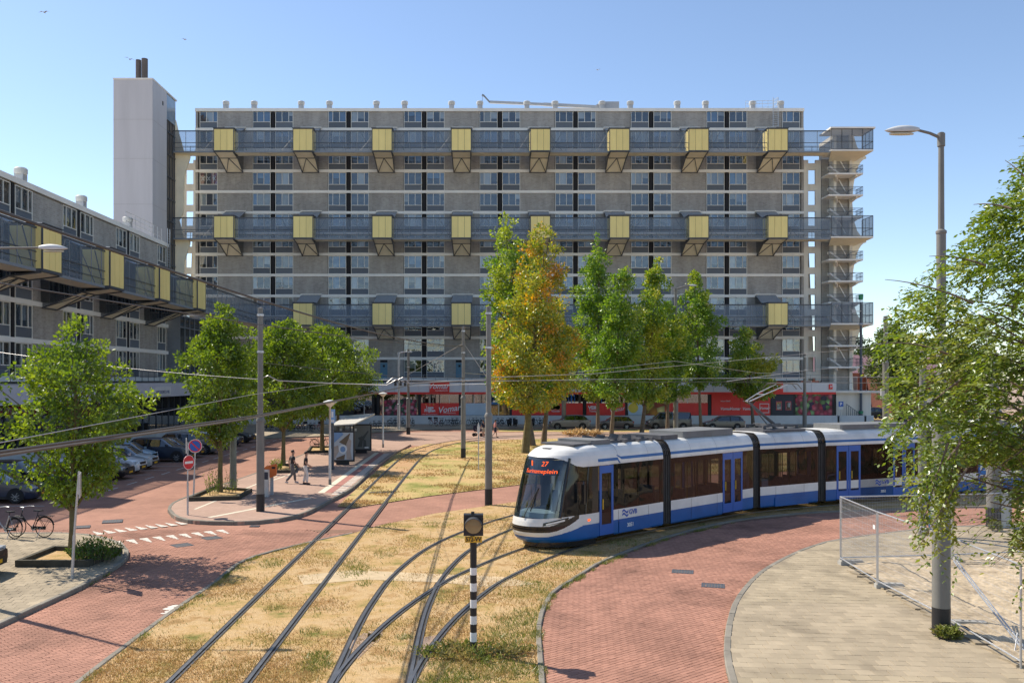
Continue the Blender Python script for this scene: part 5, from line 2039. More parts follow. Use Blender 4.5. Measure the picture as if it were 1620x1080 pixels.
    # the crown's outline as seen from the street
    ul = np.interp(v, [230, 300, 345, 400, 430, 500, 560, 620, 690, 760, 830, 880], [1640, 1590, 1550, 1510, 1460, 1405, 1385, 1400, 1392, 1402, 1425, 1450])
    ur = np.interp(v, [700, 760, 800, 850, 880], [3000, 1640, 1520, 1510, 1495])
    ok &= (u > ul + RNG.normal(0, 9, len(u)))
    low = (v > 735)
    ok &= ~(low & (u > 1515) & (u < 1600) & (RNG.random(len(u)) < .92))
    V = V[ok]
    u, v = u[ok], v[ok]
    ob('trunk', mb, M_bark, t, smooth=True)
    vis = np.where((u > 1300) & (u < 1610) & (v > 200) & (v < 880))[0]
    near = vis[np.argsort((V[vis, 0, 1]))[:300]]
    # single leaves: one shared blade
    base = np.array([(0, 0, 0), (.42, .27, .05), (1, 0, 0), (.42, -.27, .05)])
    lm = leaves_mesh('leaf', base[None], mat_leaf1)
    for i in near:
        q = V[i]
        X = Vector(q[2] - q[0])
        s = X.length
        X.normalize()
        Y = Vector(q[1] - q[3])
        Y = (Y - X * Y.dot(X)).normalized()
        Z = X.cross(Y)
        o = link('leaf', lm, t)
        M = Matrix((X, Y, Z)).transposed().to_4x4()
        o.matrix_local = Matrix.Translation(Vector(q[0])) @ M @ Matrix.Scale(s, 4)
    mask = np.ones(len(V), bool)
    mask[near] = False
    o = link('crown', leaves_mesh('crown', V[mask], M_leafF), t)
    o['kind'] = 'stuff'


mat_leaf1 = leafmat('leaf_near_single', (0.15, 0.21, 0.028), (0.19, 0.24, 0.035), None, 0.9, 0.48, 0.07)
near_tree()


# --- kerbed tree beds
def bed(poly, label, h=.2, fill=True):
    cx = sum(p[0] for p in poly) / len(poly)
    cy = sum(p[1] for p in poly) / len(poly)
    t = thing('tree_bed', label, 'planting bed', (cx, cy, SIDE_Z), 0, 'kerbed tree beds')
    q = [(x - cx, y - cy) for x, y in poly]
    for i in range(len(q)):
        a, b = Vector((*q[i], h / 2)), Vector((*q[(i + 1) % len(q)], h / 2))
        mb = MB()
        d = (b - a).normalized() * .07
        mb.bar(a - d, b - d * 1.02, .13, h + random.uniform(0, .01))
        ob('edging_beam', mb, M_timber, t)
    sheet('soil', [(x * .97, y * .97) for x, y in q], .07, M_grass, parent=t)
    return t


bed(BED1, 'dark edged triangular bed of dry grass round the left street tree')
bed(GL([(299, 793), (376, 791), (396, 779), (338, 775)], SIDE_Z), 'dark edged bed at the platform tip under the tree by the no parking sign')
bed(GL([(432, 749), (466, 748), (470, 738), (440, 738)], SIDE_Z), 'small dark edged bed behind the orange bin')
bed(GL([(487, 717), (526, 716), (528, 709), (492, 709)], SIDE_Z), 'dark edged bed with a parked bicycle left of the shelter')


def shrub(loc, rx, ry, h, n, leaf, m, seed, label, name='shrub'):
    rng = np.random.default_rng(seed)
    t = thing(name, label, 'plant', loc)
    mb = MB()
    Vs = []
    for k in range(n):
        a, r = rng.uniform(0, 6.28), rng.random() ** .5
        x, y = math.cos(a) * r * rx, math.sin(a) * r * ry
        hh = h * (1 - .5 * r * r) * rng.uniform(.6, 1.1)
        lx, ly = x * .35 + rng.normal(0, .05), y * .35 + rng.normal(0, .05)
        mb.path([(x, y, 0), (x + lx * .4, y + ly * .4, hh * .6), (x + lx, y + ly, hh)], [.006, .005, .002], 3)
        m_ = 11
        f = np.linspace(.25, 1, m_)
        P = np.stack([x + lx * f ** 1.5, y + ly * f ** 1.5, hh * f], 1)
        D = rng.normal(0, .6, (m_, 3))
        D[:, 2] = .7
        Vs.append(leaf_cloud(P, D, leaf, rng, width=.35, droop=-.1))
    ob('stems', mb, M_bark, t)
    o = link('foliage', leaves_mesh('foliage', np.concatenate(Vs), m), t)
    o['kind'] = 'stuff'
    return t


shrub((*G(150, 884, .2), .14), .62, .55, .75, 150, .11, M_leafL, 5, 'low bright green shrub in the bed beside the left street tree')
shrub((*G(337, 782, .2), .14), .3, .3, 1.5, 26, .11, M_leafL, 6, 'tall thin yellow green weed left of the platform tip tree')
shrub((*G(366, 779, .2), .14), .3, .3, 1.3, 20, .09, M_leafL, 8, 'dry thin weed right of the platform tip tree')
shrub((*G(437, 742, .2), .14), .35, .3, .8, 40, .1, M_leafL, 9, 'small tuft of weeds in the bed behind the orange bin')
shrub((*G(1500, 1004, .2), .12), .22, .12, .28, 60, .12, M_greenblade, 10, 'tuft of grass at the black foot of the lamp post', 'grass_tuft')
shrub((*G(1575, 836, .2), .12), .2, .1, .45, 40, .12, M_greenblade, 12, 'tuft of grass between the tram mast and the grey cabinet', 'grass_tuft')
shrub((*G(920, 690), .03), 1.6, .5, .6, 90, .35, leafmat('straw', (.5, .36, .16), (.6, .44, .22), None), 14, 'pale mound of straw coloured dry grass on the lawn', 'dry_bush')
shrub((*G(750, 1036), .03), 1.0, .5, .2, 150, .10, M_greenblade, 15, 'thick green grass at the foot of the striped signal post', 'grass_tuft')


# ------------------------------------------------------------------ masts, lamps, wires
def mast(base, vtop, wl, wu, vstep, label, m=None, black=True, name='tram_mast', group='tram masts', z0=0.0, cap=True, n=14):
    """stepped steel mast; base pixel, heights from the photo at the base's distance"""
    x, y = G(base[0], base[1], z0)
    s = y / FOC
    Z = lambda v: EYE + (PV - v) * s - z0
    t = thing(name, label, 'mast', (x, y, z0), 0, group)
    rl, ru = wl * s / 2, wu * s / 2
    zs, zt = Z(vstep), Z(vtop)
    m = m or M_pole
    mb = MB()
    zb = .75 if black else 0
    mb.lathe([(rl, zb), (rl, zs), (rl * 1.12, zs + .01), (rl * 1.12, zs + .12), (ru, zs + .22)], n)
    mb.lathe([(ru, zs + .2), (ru * .92, zt), (0, zt + .03)], n)
    ob('shaft', mb, m, t, smooth=True)
    if black:
        mb = MB()
        mb.lathe([(rl * 1.06, -.02), (rl * 1.06, zb), (rl, zb + .002)], n)
        ob('foot', mb, M_black, t, smooth=True)
    t['_top'] = zt
    mb = MB()
    for zz in (zt - .35, zt - 1.9):
        mb.lathe([(ru * 1.25, zz), (ru * 1.25, zz + .09)], n)
    ob('collar', mb, M_galv, t)
    return t, (x, y), Z


m1, m1p, Z1 = mast((412, 809), 487, 12.5, 9, 667, 'thick grey tram mast with black foot on the platform tip by the orange bin', z0=SIDE_Z)
m2, m2p, Z2 = mast((773, 799), 485, 11.5, 8.5, 660, 'thick grey tram mast with black foot on dry grass left of the tram')
m3, m3p, Z3 = mast((733, 725), 517, 7.5, 5, 631, 'slimmer grey tram mast with black foot inside the curve of the track')
m4, m4p, Z4 = mast((646, 687), 552, 6, 4, 632, 'thin dark tram mast with black foot on the paving before the shop')
m5, m5p, Z5 = mast((892, 678.5), 596, 7, 5, 622, 'grey tram mast right before the parked silver off-roader')
m6, m6p, Z6 = mast((1273, 676), 560, 6.5, 4.5, 630, 'grey tram mast before the berry picture of the shop', black=False)
m7, m7p, Z7 = mast((1401, 683), 500, 9, 7, 575, 'thick grey concrete mast with a small box, right of the stair tower', black=False)
m8, m8p, Z8 = mast((1572, 833), 560, 21, 15, 655, 'thick grey tram mast with black foot beside the grey cabinet at the right', z0=SIDE_Z)
m9, m9p, Z9 = mast((1459, 846), 552, 12, 9, 640, 'pale grey mast standing half hidden behind the hanging leaves', z0=SIDE_Z, black=False)
m10, m10p, Z10 = mast((369, 773), 560, 10.5, 8, 664, 'greenish mast standing behind the tree at the platform tip', M_polegreen, False, z0=SIDE_Z)
mb = MB()
mb.box(-.55, -.2, -.25, .1, 3.6, 4.7)
ob('box', mb, M_vent, m7)


def lamp(base, vtop, wl, wu, vstep, head, label, m=None, black=False, z0=0.0, name='street_lamp', arm_up=0.15, hl=.75, group='street lamps on tall poles', pos=None, mid=None):
    """lamp post with a side arm; head = (u, v) of the far end of the lamp head"""
    x, y = pos or G(base[0], base[1], z0)
    s = y / FOC
    Z = lambda v: EYE + (PV - v) * s - z0
    t = thing(name, label, 'street lamp', (x, y, z0), 0, group)
    rl, ru = wl * s / 2, wu * s / 2
    zs, zt = Z(vstep), Z(vtop)
    zb = .6 if black else 0
    m = m or M_pole
    mb = MB()
    low = [(rl, zb), (rl, zs)]
    if mid:
        rm_, zm = mid[1] * s / 2, Z(mid[0])
        low = [(rl, zb), (rl, zm), (rm_, zm + .35), (rm_, zs)]
        rl, rb = rm_, rl
    else:
        rb = rl
    mb.lathe(low + [(rl * 1.15, zs + .01), (rl * 1.15, zs + .06), (ru, zs + .1), (ru * .85, zt), (0, zt + .02)], 16)
    ob('post', mb, m, t, smooth=True)
    if black:
        mb = MB()
        mb.lathe([(rb * 1.01, -.02), (rb * 1.01, zb)], 16)
        ob('foot', mb, M_black, t, smooth=True)
    hx = (head[0] - PU) * s - x
    hz = Z(head[1])
    sg = 1 if hx > 0 else -1
    ax = hx - sg * hl
    mb = MB()
    mb.path([(0, 0, zt - .12), (ax * .5, 0, (zt - .12) * .5 + (hz + .05) * .5 + arm_up * .1), (ax + sg * .05, 0, hz + .05)], [ru * .55, ru * .5, ru * .45], 8)
    mb.lathe([(ru * 1.2, zt - .3), (ru * 1.2, zt - .02)], 14)
    ob('arm', mb, m, t, smooth=True)
    # flattened drop-shaped head
    mb = MB()
    n = 14
    ring = []
    for i in range(11):
        f = i / 10
        r = max(.012, math.sin(math.pi * min(1, .10 + f * .92)) ** .65) * hl * .17
        c = ax + sg * hl * f
        ring.append([(c, math.cos(a) * r * .95, hz + .05 - .02 * f + max(-.45, math.sin(a)) * r * (.8 if math.sin(a) > 0 else .9)) for a in (2 * math.pi * j / n for j in range(n))])
    vs = [p for q in ring for p in q]
    fs = [(i * n + j, i * n + (j + 1) % n, (i + 1) * n + (j + 1) % n, (i + 1) * n + j) for i in range(10) for j in range(n)] + [tuple(range(n)), tuple(100 + 40 + j for j in range(n))]
    mb.add(vs, fs)
    h = ob('lamp_head', mb, M_lamp, t, smooth=True)
    mb = MB()
    mb.prism([(ax + sg * hl * (.5 + .36 * math.cos(a)), hl * .11 * math.sin(a)) for a in np.arange(0, 6.2, .4)], hz - hl * .075, hz - hl * .045, bottom=True)
    ob('lamp_glass', mb, M_lampglass, h)
    return t


lamp((1489, 1003), 210, 27, 9.5, 370, (1399, 209), 'near tall grey lamp post with black foot at the sand fence, half hidden by leaves', black=True, z0=SIDE_Z, mid=(672, 14))
lamp((1069, 682), 456, 8, 5, 636, (1103, 452), 'tall grey lamp post standing among the lawn trees', hl=.9)
lamp((631, 681), 557, 5, 3.5, 640, (653, 557), 'slim pale lamp post before the shop, left of the red name sign', hl=.8, m=M_galv)
lamp(None, 388, 12, 7, 560, (108, 395), 'street lamp whose arm and white head reach in from the left edge', pos=(-13.9, 22.6), z0=SIDE_Z)


def post_lamp(base, vtop, label, z0):
    x, y = G(*base, z0)
    s = y / FOC
    H = EYE + (PV - vtop) * s - z0
    t = thing('post_lamp', label, 'street lamp', (x, y, z0), 0, 'low cone headed lamps along the platform')
    mb = MB()
    mb.lathe([(.075, .3), (.075, 1.9), (.06, 1.95), (.055, H - .38), (.07, H - .36), (0, H - .35)], 12)
    ob('post', mb, M_galv, t, smooth=True)
    mb = MB()
    mb.lathe([(.08, -.02), (.08, .32)], 12)
    ob('foot', mb, M_pole, t, smooth=True)
    mb = MB()
    mb.lathe([(.06, H - .4), (.1, H - .36), (.34, H - .14)], 16)
    ob('lamp_bowl', mb, mat('lamp_bowl', (.62, .61, .56), .35, var=.05), t, smooth=True)
    mb = MB()
    mb.lathe([(.37, H - .15), (.36, H - .11), (.12, H - .02), (0, H)], 16)
    ob('lamp_cap', mb, M_lamp, t, smooth=True)
    return t


post_lamp((522, 767), 632, 'cone headed lamp post left of the tram shelter posters', SIDE_Z)
post_lamp((606, 708), 620, 'cone headed lamp post at the far end of the platform, right of the shelter', SIDE_Z)

# dark green pole with green bands
gx, gy = G(1362, 671.5)
t = thing('camera_pole', 'dark slim pole with green bands before the stair tower', 'pole', (gx, gy, 0))
s = gy / FOC
Z = lambda v: EYE + (PV - v) * s
mb = MB()
mb.lathe([(.22, 0), (.22, Z(650)), (.16, Z(648)), (.15, Z(480)), (0, Z(478))], 12)
ob('post', mb, M_steel, t, smooth=True)
mb = MB()
for v0, v1 in ((474, 466), (654, 650)):
    mb.lathe([(.24, Z(v0)), (.28, Z(v0) + .2), (.3, Z(v1)), (0, Z(v1) + .02)], 12)
ob('band', mb, mat('signal_green', (.04, .25, .12), .5), t)
mb = MB()
mb.bar((0, -.1, Z(492)), (-1.0, -.2, Z(493)), .08)
mb.box(-1.3, -.8, -.4, 0, Z(495), Z(490))
mb.lathe([(.2, Z(515)), (.3, Z(513)), (.2, Z(511))], 12)
ob('camera', mb, M_vent, t)

# --- overhead wires
def wire(label, pts, r, m=None, n=5, sag=None, seg=14, name='overhead_wire', group='overhead tram wires'):
    if sag is not None and len(pts) == 2:
        a, b = Vector(pts[0]), Vector(pts[1])
        pts = [a.lerp(b, i / seg) - Vector((0, 0, 4 * sag * (i / seg) * (1 - i / seg))) for i in range(seg + 1)]
    mb = MB()
    o0 = Vector(pts[0])
    mb.path([Vector(p) - o0 for p in pts], r, n, caps=True)
    o = ob(name, mb, m or M_wire, None, o0, smooth=True)
    return tag(o, label, 'overhead wire', group)


def P3(u, v, y):
    return ((u - PU) / FOC * y, y, EYE + (PV - v) / FOC * y)


wire('thick dark feeder cable slanting from the upper left edge to the curve mast', [P3(-260, 240, 11), P3(733, 547, m3p[1])], .03, sag=.62, seg=24, n=6)
wire('thin dark cable under the thick feeder cable from the left edge', [P3(-260, 405, 11), P3(733, 549, m3p[1])], .014, sag=.25, seg=24)
cz = 4.9
wire('upper one of the twin heavy contact wires crossing the left street tree', [(-5.05, 4.5, 4.96), (-5.05, 19.7, 4.88), (-5.05, 44, 5.05), (-4.7, 65, 5.4), (-2.2, 79.5, 5.5), (6, 89, 5.5), (30, 92.3, 5.5)], .02)
wire('lower one of the twin heavy contact wires crossing the left street tree', [(-5.10, 4.5, 4.92), (-5.10, 19.7, 4.83), (-5.10, 44, 5.02), (-4.75, 64, 5.38)], .02, m=mat('wire_mid', (.13, .12, .11), .6))
wire('thin catenary wire rising above the twin contact wires', [(-5.05, 4.5, 5.0), (-5.08, 9.3, 5.03), (-5.1, 19.7, 5.36), (-5.1, 30, 5.55), (-6.0, 37, 5.75)], .006, m=M_wirelight)
wire('thin span wire from the left edge through the tree tops to the platform mast', [P3(-120, 538, 40), P3(412, 600, m1p[1])], .010, sag=.2, m=M_wirelight)
yA, yB, yC = m1p[1], m2p[1], m3p[1]
wire('span wire between the two thick masts of the platform and the lawn', [P3(416, 574, yA), P3(630, 596, 38), P3(773, 598, yB)], .012)
wire('pale insulated span wire sagging between platform mast and lawn mast', [P3(414, 598, yA), P3(424, 594, yA), P3(440, 602, yA), P3(520, 606, 38), P3(612, 609, 38), P3(628, 600, 38), P3(645, 606, 38), P3(773, 600, yB)], .022, m=M_wirelight)
wire('span wire from the slim curve mast to the thin mast before the shop', [P3(733, 543, yC), P3(646, 592, m4p[1])], .02, m=M_wirelight)
wire('span wire from the lawn mast to the slim curve mast', [P3(773, 601, yB), P3(735, 545, yC)], .012)
wire('long contact wire over the lawn trees to the right', [P3(600, 601, 40), P3(773, 603, yB), P3(940, 600, 42), P3(1270, 597, 47), P3(1450, 596, 52)], .012, m=M_wirelight)
wire('span wire fanning right from the lawn mast, the highest', [P3(773, 597, yB), P3(940, 591, 52), P3(1269, 560, 70), P3(1400, 547, 84)], .016, m=M_wirelight)
wire('span wire from the tall lawn lamp to the right', [P3(900, 590, 60), P3(1067, 571, 80), P3(1198, 590, 80), P3(1272, 592, 100)], .018, m=M_wirelight)
wire('thin span wire low across the street to the curve mast', [P3(560, 612, 52), P3(646, 604, 60), P3(733, 598, yC)], .014)
wire('span wire from the shop mast to the lawn mast', [P3(646, 610, m4p[1]), P3(773, 607, yB)], .016, m=M_wirelight)
wire('thin span wire right of the tram pantograph towards the concrete mast', [P3(1150, 603, 40), P3(1273, 586, 80), P3(1401, 575, m7p[1])], .018, m=M_wirelight)
wire('span wire over the tram to the right hand masts', [P3(773, 601, yB), P3(1000, 604, 39), P3(1250, 605, 38.5), P3(1459, 606, m9p[1]), P3(1572, 606, m8p[1])], .010)
wire('span wire between the curve mast and the far grey mast', [P3(733, 590, yC), P3(892, 600, m5p[1]), P3(1273, 598, 100)], .02, m=M_wirelight)
# hanging fitting where the span wires meet
t = thing('wire_insulator', 'cluster of insulators where the span wires meet over the street', 'insulator', P3(630, 604, 38))
mb = MB()
for x in (-.12, .1, .3):
    mb.lathe([(.03, -.12), (.06, -.1), (.06, 0), (.03, .02), (.03, .12)], 8, c=(x, 0, -.05))
ob('insulators', mb, M_black, t)
mb = MB()
mb.path([(-.5, 0, -.05), (-.25, 0, .18), (0, 0, .1), (.2, 0, .2), (.45, 0, -.02)], .018, 5)
ob('bracket', mb, M_galv, t)


# ------------------------------------------------------------------ signal, signs, stop furniture
def signal():
    x, y = G(749, 1034)
    t = thing('tram_signal', 'black and white striped signal post with a square lamp box and yellow number plate', 'signal', (x, y, 0))
    s = y / FOC
    Z = lambda v: EYE + (PV - v) * s
    r = 5.3 * s
    bands = [0, .27, .46, .63, .80, .97, 1.14, 1.31, 1.48, 1.65, 1.80, 2.35]
    for i in range(len(bands) - 1):
        mb = MB()
        mb.lathe([(r, bands[i]), (r, bands[i + 1])], 18)
        ob('stripe', mb, M_black if i % 2 == 0 else M_white, t, smooth=True)
    mb = MB()
    w = 15.5 * s
    z0, z1 = Z(846), Z(813)
    mb.box(-w, w, -.09, .16, z0, z1)
    mb.box(-.05, .02, -.02, .06, z1, z1 + .05)
    h = ob('lamp_box', mb, M_black, t)
    cz_ = (z0 + z1) / 2
    mb = MB()
    mb.lathe([(.175, -.10), (.165, -.13), (0, -.14)], 28, c=(0, 0, cz_), axis='y')
    ob('lens', mb, mat('amber_lens', (.30, .24, .12), .15, coat=.6, var=.1), h, smooth=True)
    mb = MB()
    n = 16
    vs, fs = [], []
    for i in range(n + 1):
        a = math.pi * (.0 + i / n)
        vs += [(.185 * math.cos(a), -.09, cz_ + .185 * math.sin(a)), (.185 * math.cos(a), -.27, cz_ + .185 * math.sin(a) - .02),
               (.178 * math.cos(a), -.27, cz_ + .178 * math.sin(a) - .02), (.178 * math.cos(a), -.09, cz_ + .178 * math.sin(a))]
    for i in range(n):
        b = i * 4
        for j in range(4):
            fs.append((b + j, b + (j + 1) % 4, b + 4 + (j + 1) % 4, b + 4 + j))
    mb.add(vs, fs)
    ob('visor', mb, mat('visor_black', (.05, .05, .05), .4), h, smooth=True)
    mb = MB()
    mb.box(-13.5 * s, 13.5 * s, -.085, -.06, Z(856.5), Z(847))
    p = ob('number_plate', mb, mat('plate_yellow', (.72, .42, .03), .5, var=.05), t)
    link('lettering', text_mesh('572-VV', .125, M_black, bold=.003, sx=.85), p, (0, -.088, Z(851.7)), (R(90), 0, 0))
    mb = MB()
    mb.bar((-.02, 0, 2.3), (-.02, 0, z0 + .02), .09)
    ob('bracket', mb, M_black, t)


signal()


def disc(r, y0, y1, n=28):
    mb = MB()
    mb.lathe([(r, y0), (r, y1)], n, axis='y')
    return mb


M_signred = mat('sign_red', (.60, .03, .04), .4, var=.03)
M_signblue = mat('sign_blue', (.03, .12, .45), .4, var=.03)


def round_sign(base, centre_v, r, rotz, label, kind, top_v, z0=SIDE_Z, lean=0):
    x, y = G(*base, z0)
    s = y / FOC
    Z = lambda v: EYE + (PV - v) * s - z0
    t = thing('road_sign', label, 'road sign', (x, y, z0))
    mb = MB()
    mb.path([(0, 0, 0), (lean * .45, 0, Z(top_v) * .45)], .042, 10)
    mb.path([(lean * .45, 0, Z(top_v) * .45), (lean, 0, Z(top_v))], .03, 10)
    ob('post', mb, M_galv, t, smooth=True)
    zc = Z(centre_v)
    f = link('face', disc(r, -.06, -.045).mesh('face', M_signred), t, (lean * zc / Z(top_v), 0, zc), (0, 0, rotz))
    if kind == 'entry':
        mb = MB()
        mb.box(-r * .72, r * .72, -.068, -.061, -r * .16, r * .16)
        ob('bar', mb, M_white, f)
        mb = MB()
        mb.lathe([(r * 1.0, -.062), (r * .94, -.064), (r * .94, -.061)], 28, axis='y', caps=False)
        ob('rim', mb, M_white, f)
    else:
        link('blue_field', disc(r * .76, -.066, -.061).mesh('blue_field', M_signblue), f)
        mb = MB()
        a = r * .54
        mb.bar((-a, -.068, a), (a, -.068, -a), .012, r * .2)
        ob('bar', mb, M_signred, f)
        ob('rim', MB().lathe([(r * 1.0, -.062), (r * .93, -.064), (r * .93, -.061)], 28, axis='y', caps=False), M_white, f)
    return t


rs = round_sign((297, 815), 731, .30, R(62), 'red no entry sign with a white bar on a post at the platform tip', 'entry', 699)
mb = MB()
mb.box(-.02, .02, -.14, .14, 0, .62)
o = ob('back_plate', mb, M_galv, rs, (-.06, .0, 2.55), R(20))
round_sign((306, 790), 705, .315, R(6), 'round blue and red no parking sign with a diagonal bar on a leaning post', 'parking', 697, lean=.10)
x, y = G(114, 914, .12)
t = thing('road_sign', 'grey sign post seen edge on, leaning, before the left street tree', 'road sign', (x, y, .12))
mb = MB()
mb.path([(0, 0, 0), (.06, 0, 1.2)], .042, 10)
mb.path([(.06, 0, 1.2), (.2, 0, 3.0)], .031, 10)
ob('post', mb, M_galv, t, smooth=True)
mb = MB()
mb.box(.02, .05, -.28, .28, 2.28, 2.95)
mb.box(-.03, .02, -.05, .05, 2.35, 2.9)
ob('face', mb, M_galv, t, (.19, 0, 0), R(21))
x, y = G(757, 744)
t = thing('road_sign', 'narrow grey sign on a thin post seen edge on, by the red crossing', 'road sign', (x, y, 0))
mb = MB()
mb.lathe([(.035, 0), (.03, 3.0)], 8)
ob('post', mb, M_galv, t, smooth=True)
mb = MB()
mb.prism([(.09 * math.cos(a), .32 * math.sin(a)) for a in np.arange(0, 6.2, .35)], -.06, -.04, fn=lambda a, b, c: (a, c, 2.6 + b), bottom=True)
ob('face', mb, M_galv, t)
x, y = G(1329, 672)
t = thing('road_sign', 'small blue and white parking sign before the annex wall', 'road sign', (x, y - .2, 0))
mb = MB()
mb.lathe([(.05, 0), (.05, 2.9)], 8)
ob('post', mb, M_galv, t)
mb = MB()
mb.box(-.3, .3, -.09, -.05, 2.3, 2.95)
f = ob('face', mb, M_signblue, t)
link('lettering', text_mesh('P', .5, M_white, bold=.02), f, (0, -.095, 2.62), (R(90), 0, 0))
mb = MB()
mb.box(-.26, .26, -.09, -.05, 1.95, 2.25)
ob('under_plate', mb, M_white, t)


def shelter():
    t = thing('tram_shelter', 'glass tram shelter with pale tilted roof on the platform', 'tram shelter', (-9.0, 58.4, SIDE_Z))
    mb = MB()
    mb.add([(-1.0, 0, 2.45), (.7, 0, 2.55), (1.0, 8.8, 2.86), (-1.0, 8.8, 2.72), (-1.0, 0, 2.53), (.7, 0, 2.63), (1.0, 8.8, 2.98), (-1.0, 8.8, 2.84)],
           [(0, 3, 2, 1), (4, 5, 6, 7), (0, 1, 5, 4), (1, 2, 6, 5), (2, 3, 7, 6), (3, 0, 4, 7)])
    ob('roof', mb, mat('shelter_roof', (.50, .48, .43), .6, var=.12), t)
    mb = MB()
    for y in (.1, 2.9, 5.8, 8.6):
        mb.box(-.9, -.82, y, y + .08, 0, 2.55)
    mb.box(-.9, -.82, .1, 8.68, 2.38, 2.48)
    mb.box(-.9, -.82, .1, 8.68, .22, .3)
    ob('frame', mb, M_steel, t)
    mb = MB()
    mb.add([(-.86, .15, .3), (-.86, 8.6, .3), (-.86, 8.6, 2.38), (-.86, .15, 2.38)], [(0, 1, 2, 3)])
    ob('glass', mb, M_shopglass, t)
    mb = MB()
    for y in (1.2, 3.2, 5.2):
        mb.box(-.75, -.35, y, y + 1.5, .42, .48)
        mb.box(-.6, -.5, y + .7, y + .8, 0, .42)
    ob('bench', mb, M_galv, t)


def poster_case(loc, label, build):
    t = thing('poster_case', label, 'poster case', loc, 0, 'lit poster cases of the tram shelter')
    mb = MB()
    mb.box(-.70, .70, -.10, .10, .22, 2.22)
    ob('case', mb, M_black, t)
    mb = MB()
    mb.box(-.5, .35, -.06, .06, -.01, .22)
    ob('foot', mb, M_black, t)
    mb = MB()
    mb.box(-.62, .62, -.115, -.101, .34, 2.12)
    p = ob('poster', mb, mat('poster_paper' + str(build), (.50, .53, .55) if build == 0 else (.17, .185, .18), .35, var=.12, scale=1.2), t)
    cols = [mat('print_blue', (.20, .33, .55), .4), mat('print_brown', (.16, .11, .07), .4), mat('print_skin', (.45, .36, .30), .4, var=.2), M_white, mat('print_dark', (.07, .08, .08), .4)]
    mb = MB()
    if build == 0:
        shp = [([(-.62, 1.45), (.0, 2.0), (-.1, 2.12), (-.62, 2.12)], 0), ([(-.3, 1.5), (.45, 2.12), (.3, 1.6), (.15, 1.25)], 1), ([(.2, .36), (.15, 1.3), (.35, 1.75), (.5, 1.6), (.45, .9), (.55, .36)], 2),
               ([(-.05 + .28 * math.cos(a), 1.05 + .3 * math.sin(a)) for a in np.arange(0, 6.2, .4)], 3), ([(-.05 + .17 * math.cos(a), 1.03 + .19 * math.sin(a)) for a in np.arange(0, 6.2, .4)], 0),
               ([(-.5, .45), (.1, .7), (.05, .36), (-.45, .36)], 1), ([(-.6, .36), (-.3, .9), (-.35, 1.3), (-.62, 1.2)], 2)]
    else:
        shp = [([(-.35, .5), (-.05, 1.35), (.1, 1.2), (.0, .5)], 4), ([(-.1, 1.1), (.45, 1.75), (.5, 1.65), (.1, 1.0)], 4), ([(-.3, 1.2), (.15, 1.35), (.2, 1.25), (-.2, 1.0)], 4), ([(.1, .5), (.1, 1.1), (.3, 1.0), (.35, .5)], 4),
               ([(-.55, 1.7), (-.40, 1.7), (-.40, 1.9), (-.55, 1.9)], 3), ([(.2, .4), (.5, .4), (.5, .52), (.2, .52)], 3)]
    for k, (q, c) in enumerate(shp):
        mb.add([(a, -.118 - k * .0015, b) for a, b in q], [tuple(range(len(q)))], c)
    o = ob('print', mb, cols, p)
    return t


shelter()
poster_case((*G(544, 735, SIDE_Z), SIDE_Z), 'lit poster case with a bright blue and brown advert, nearer end of the shelter', 0)
poster_case((*G(573, 717, SIDE_Z), SIDE_Z), 'poster case with a dark grey advert at the farther end of the shelter', 1)
# stop totem with a blue sign
x, y = G(525, 743, SIDE_Z)
t = thing('stop_totem', 'dark grey tram stop totem with a small blue sign before the shelter', 'stop sign', (x, y, SIDE_Z))
mb = MB()
mb.box(-.12, .12, -.1, .1, 0, 3.3)
ob('column', mb, M_steel, t)
mb = MB()
mb.box(-.1, .22, -.14, -.105, 2.9, 3.75)
f = ob('sign', mb, mat('stop_blue', (.22, .38, .62), .5), t)
mb = MB()
mb.box(-.06, .18, -.15, -.142, 2.95, 3.1)
mb.box(0, .12, -.15, -.142, 3.25, 3.6)
ob('symbol', mb, M_white, f)

# orange bin on its stand
x, y = G(430, 783, SIDE_Z)
t = thing('litter_bin', 'bright orange litter bin on a grey post beside the thick mast', 'litter bin', (x, y, SIDE_Z), R(8))
mb = MB()
mb.box(-.08, .08, -.04, .04, 0, .95)
ob('post', mb, M_vent, t)
mb = MB()
mb.prism([(-.34, .78), (.22, .95), (.25, 1.45), (.2, 1.52), (-.28, 1.4), (-.34, 1.34)], -.24, .12, fn=lambda a, b, c: (a, c, b), bottom=True)
ob('bin', mb, mat('bin_orange', (.72, .16, .03), .5, var=.05), t)
mb = MB()
mb.box(.02, .18, -.255, -.242, 1.3, 1.4)
ob('opening', mb, M_dark, t)
x, y = G(421, 786, SIDE_Z)
t = thing('ticket_machine', 'pale grey ticket machine half hidden behind the thick mast', 'ticket machine', (x, y, SIDE_Z))
mb = MB()
mb.box(-.12, .14, -.12, .12, 0, 1.3)
ob('cabinet', mb, M_galv, t)
mb = MB()
mb.box(-.1, .12, -.13, -.12, .85, 1.2)
ob('screen', mb, M_navy, t)

# right-hand street furniture
x, y = G(1590.5, 834, SIDE_Z)
t = thing('utility_cabinet', 'tall pale grey utility cabinet right of the tram mast', 'cabinet', (x, y + .1, SIDE_Z))
mb = MB()
mb.box(-.2, .2, -.18, .18, 0, 1.24)
ob('body', mb, mat('cabinet_grey', (.46, .46, .43), .6, var=.12), t)
mb = MB()
mb.box(-.18, .18, -.19, -.181, .6, 1.2)
mb.box(-.18, .18, -.19, -.181, .06, .57)
ob('door', mb, mat('cabinet_door', (.44, .44, .41), .6, var=.12), t)
mb = MB()
mb.box(-.23, .23, -.2, .2, 1.24, 1.28)
ob('lid', mb, M_vent, t)


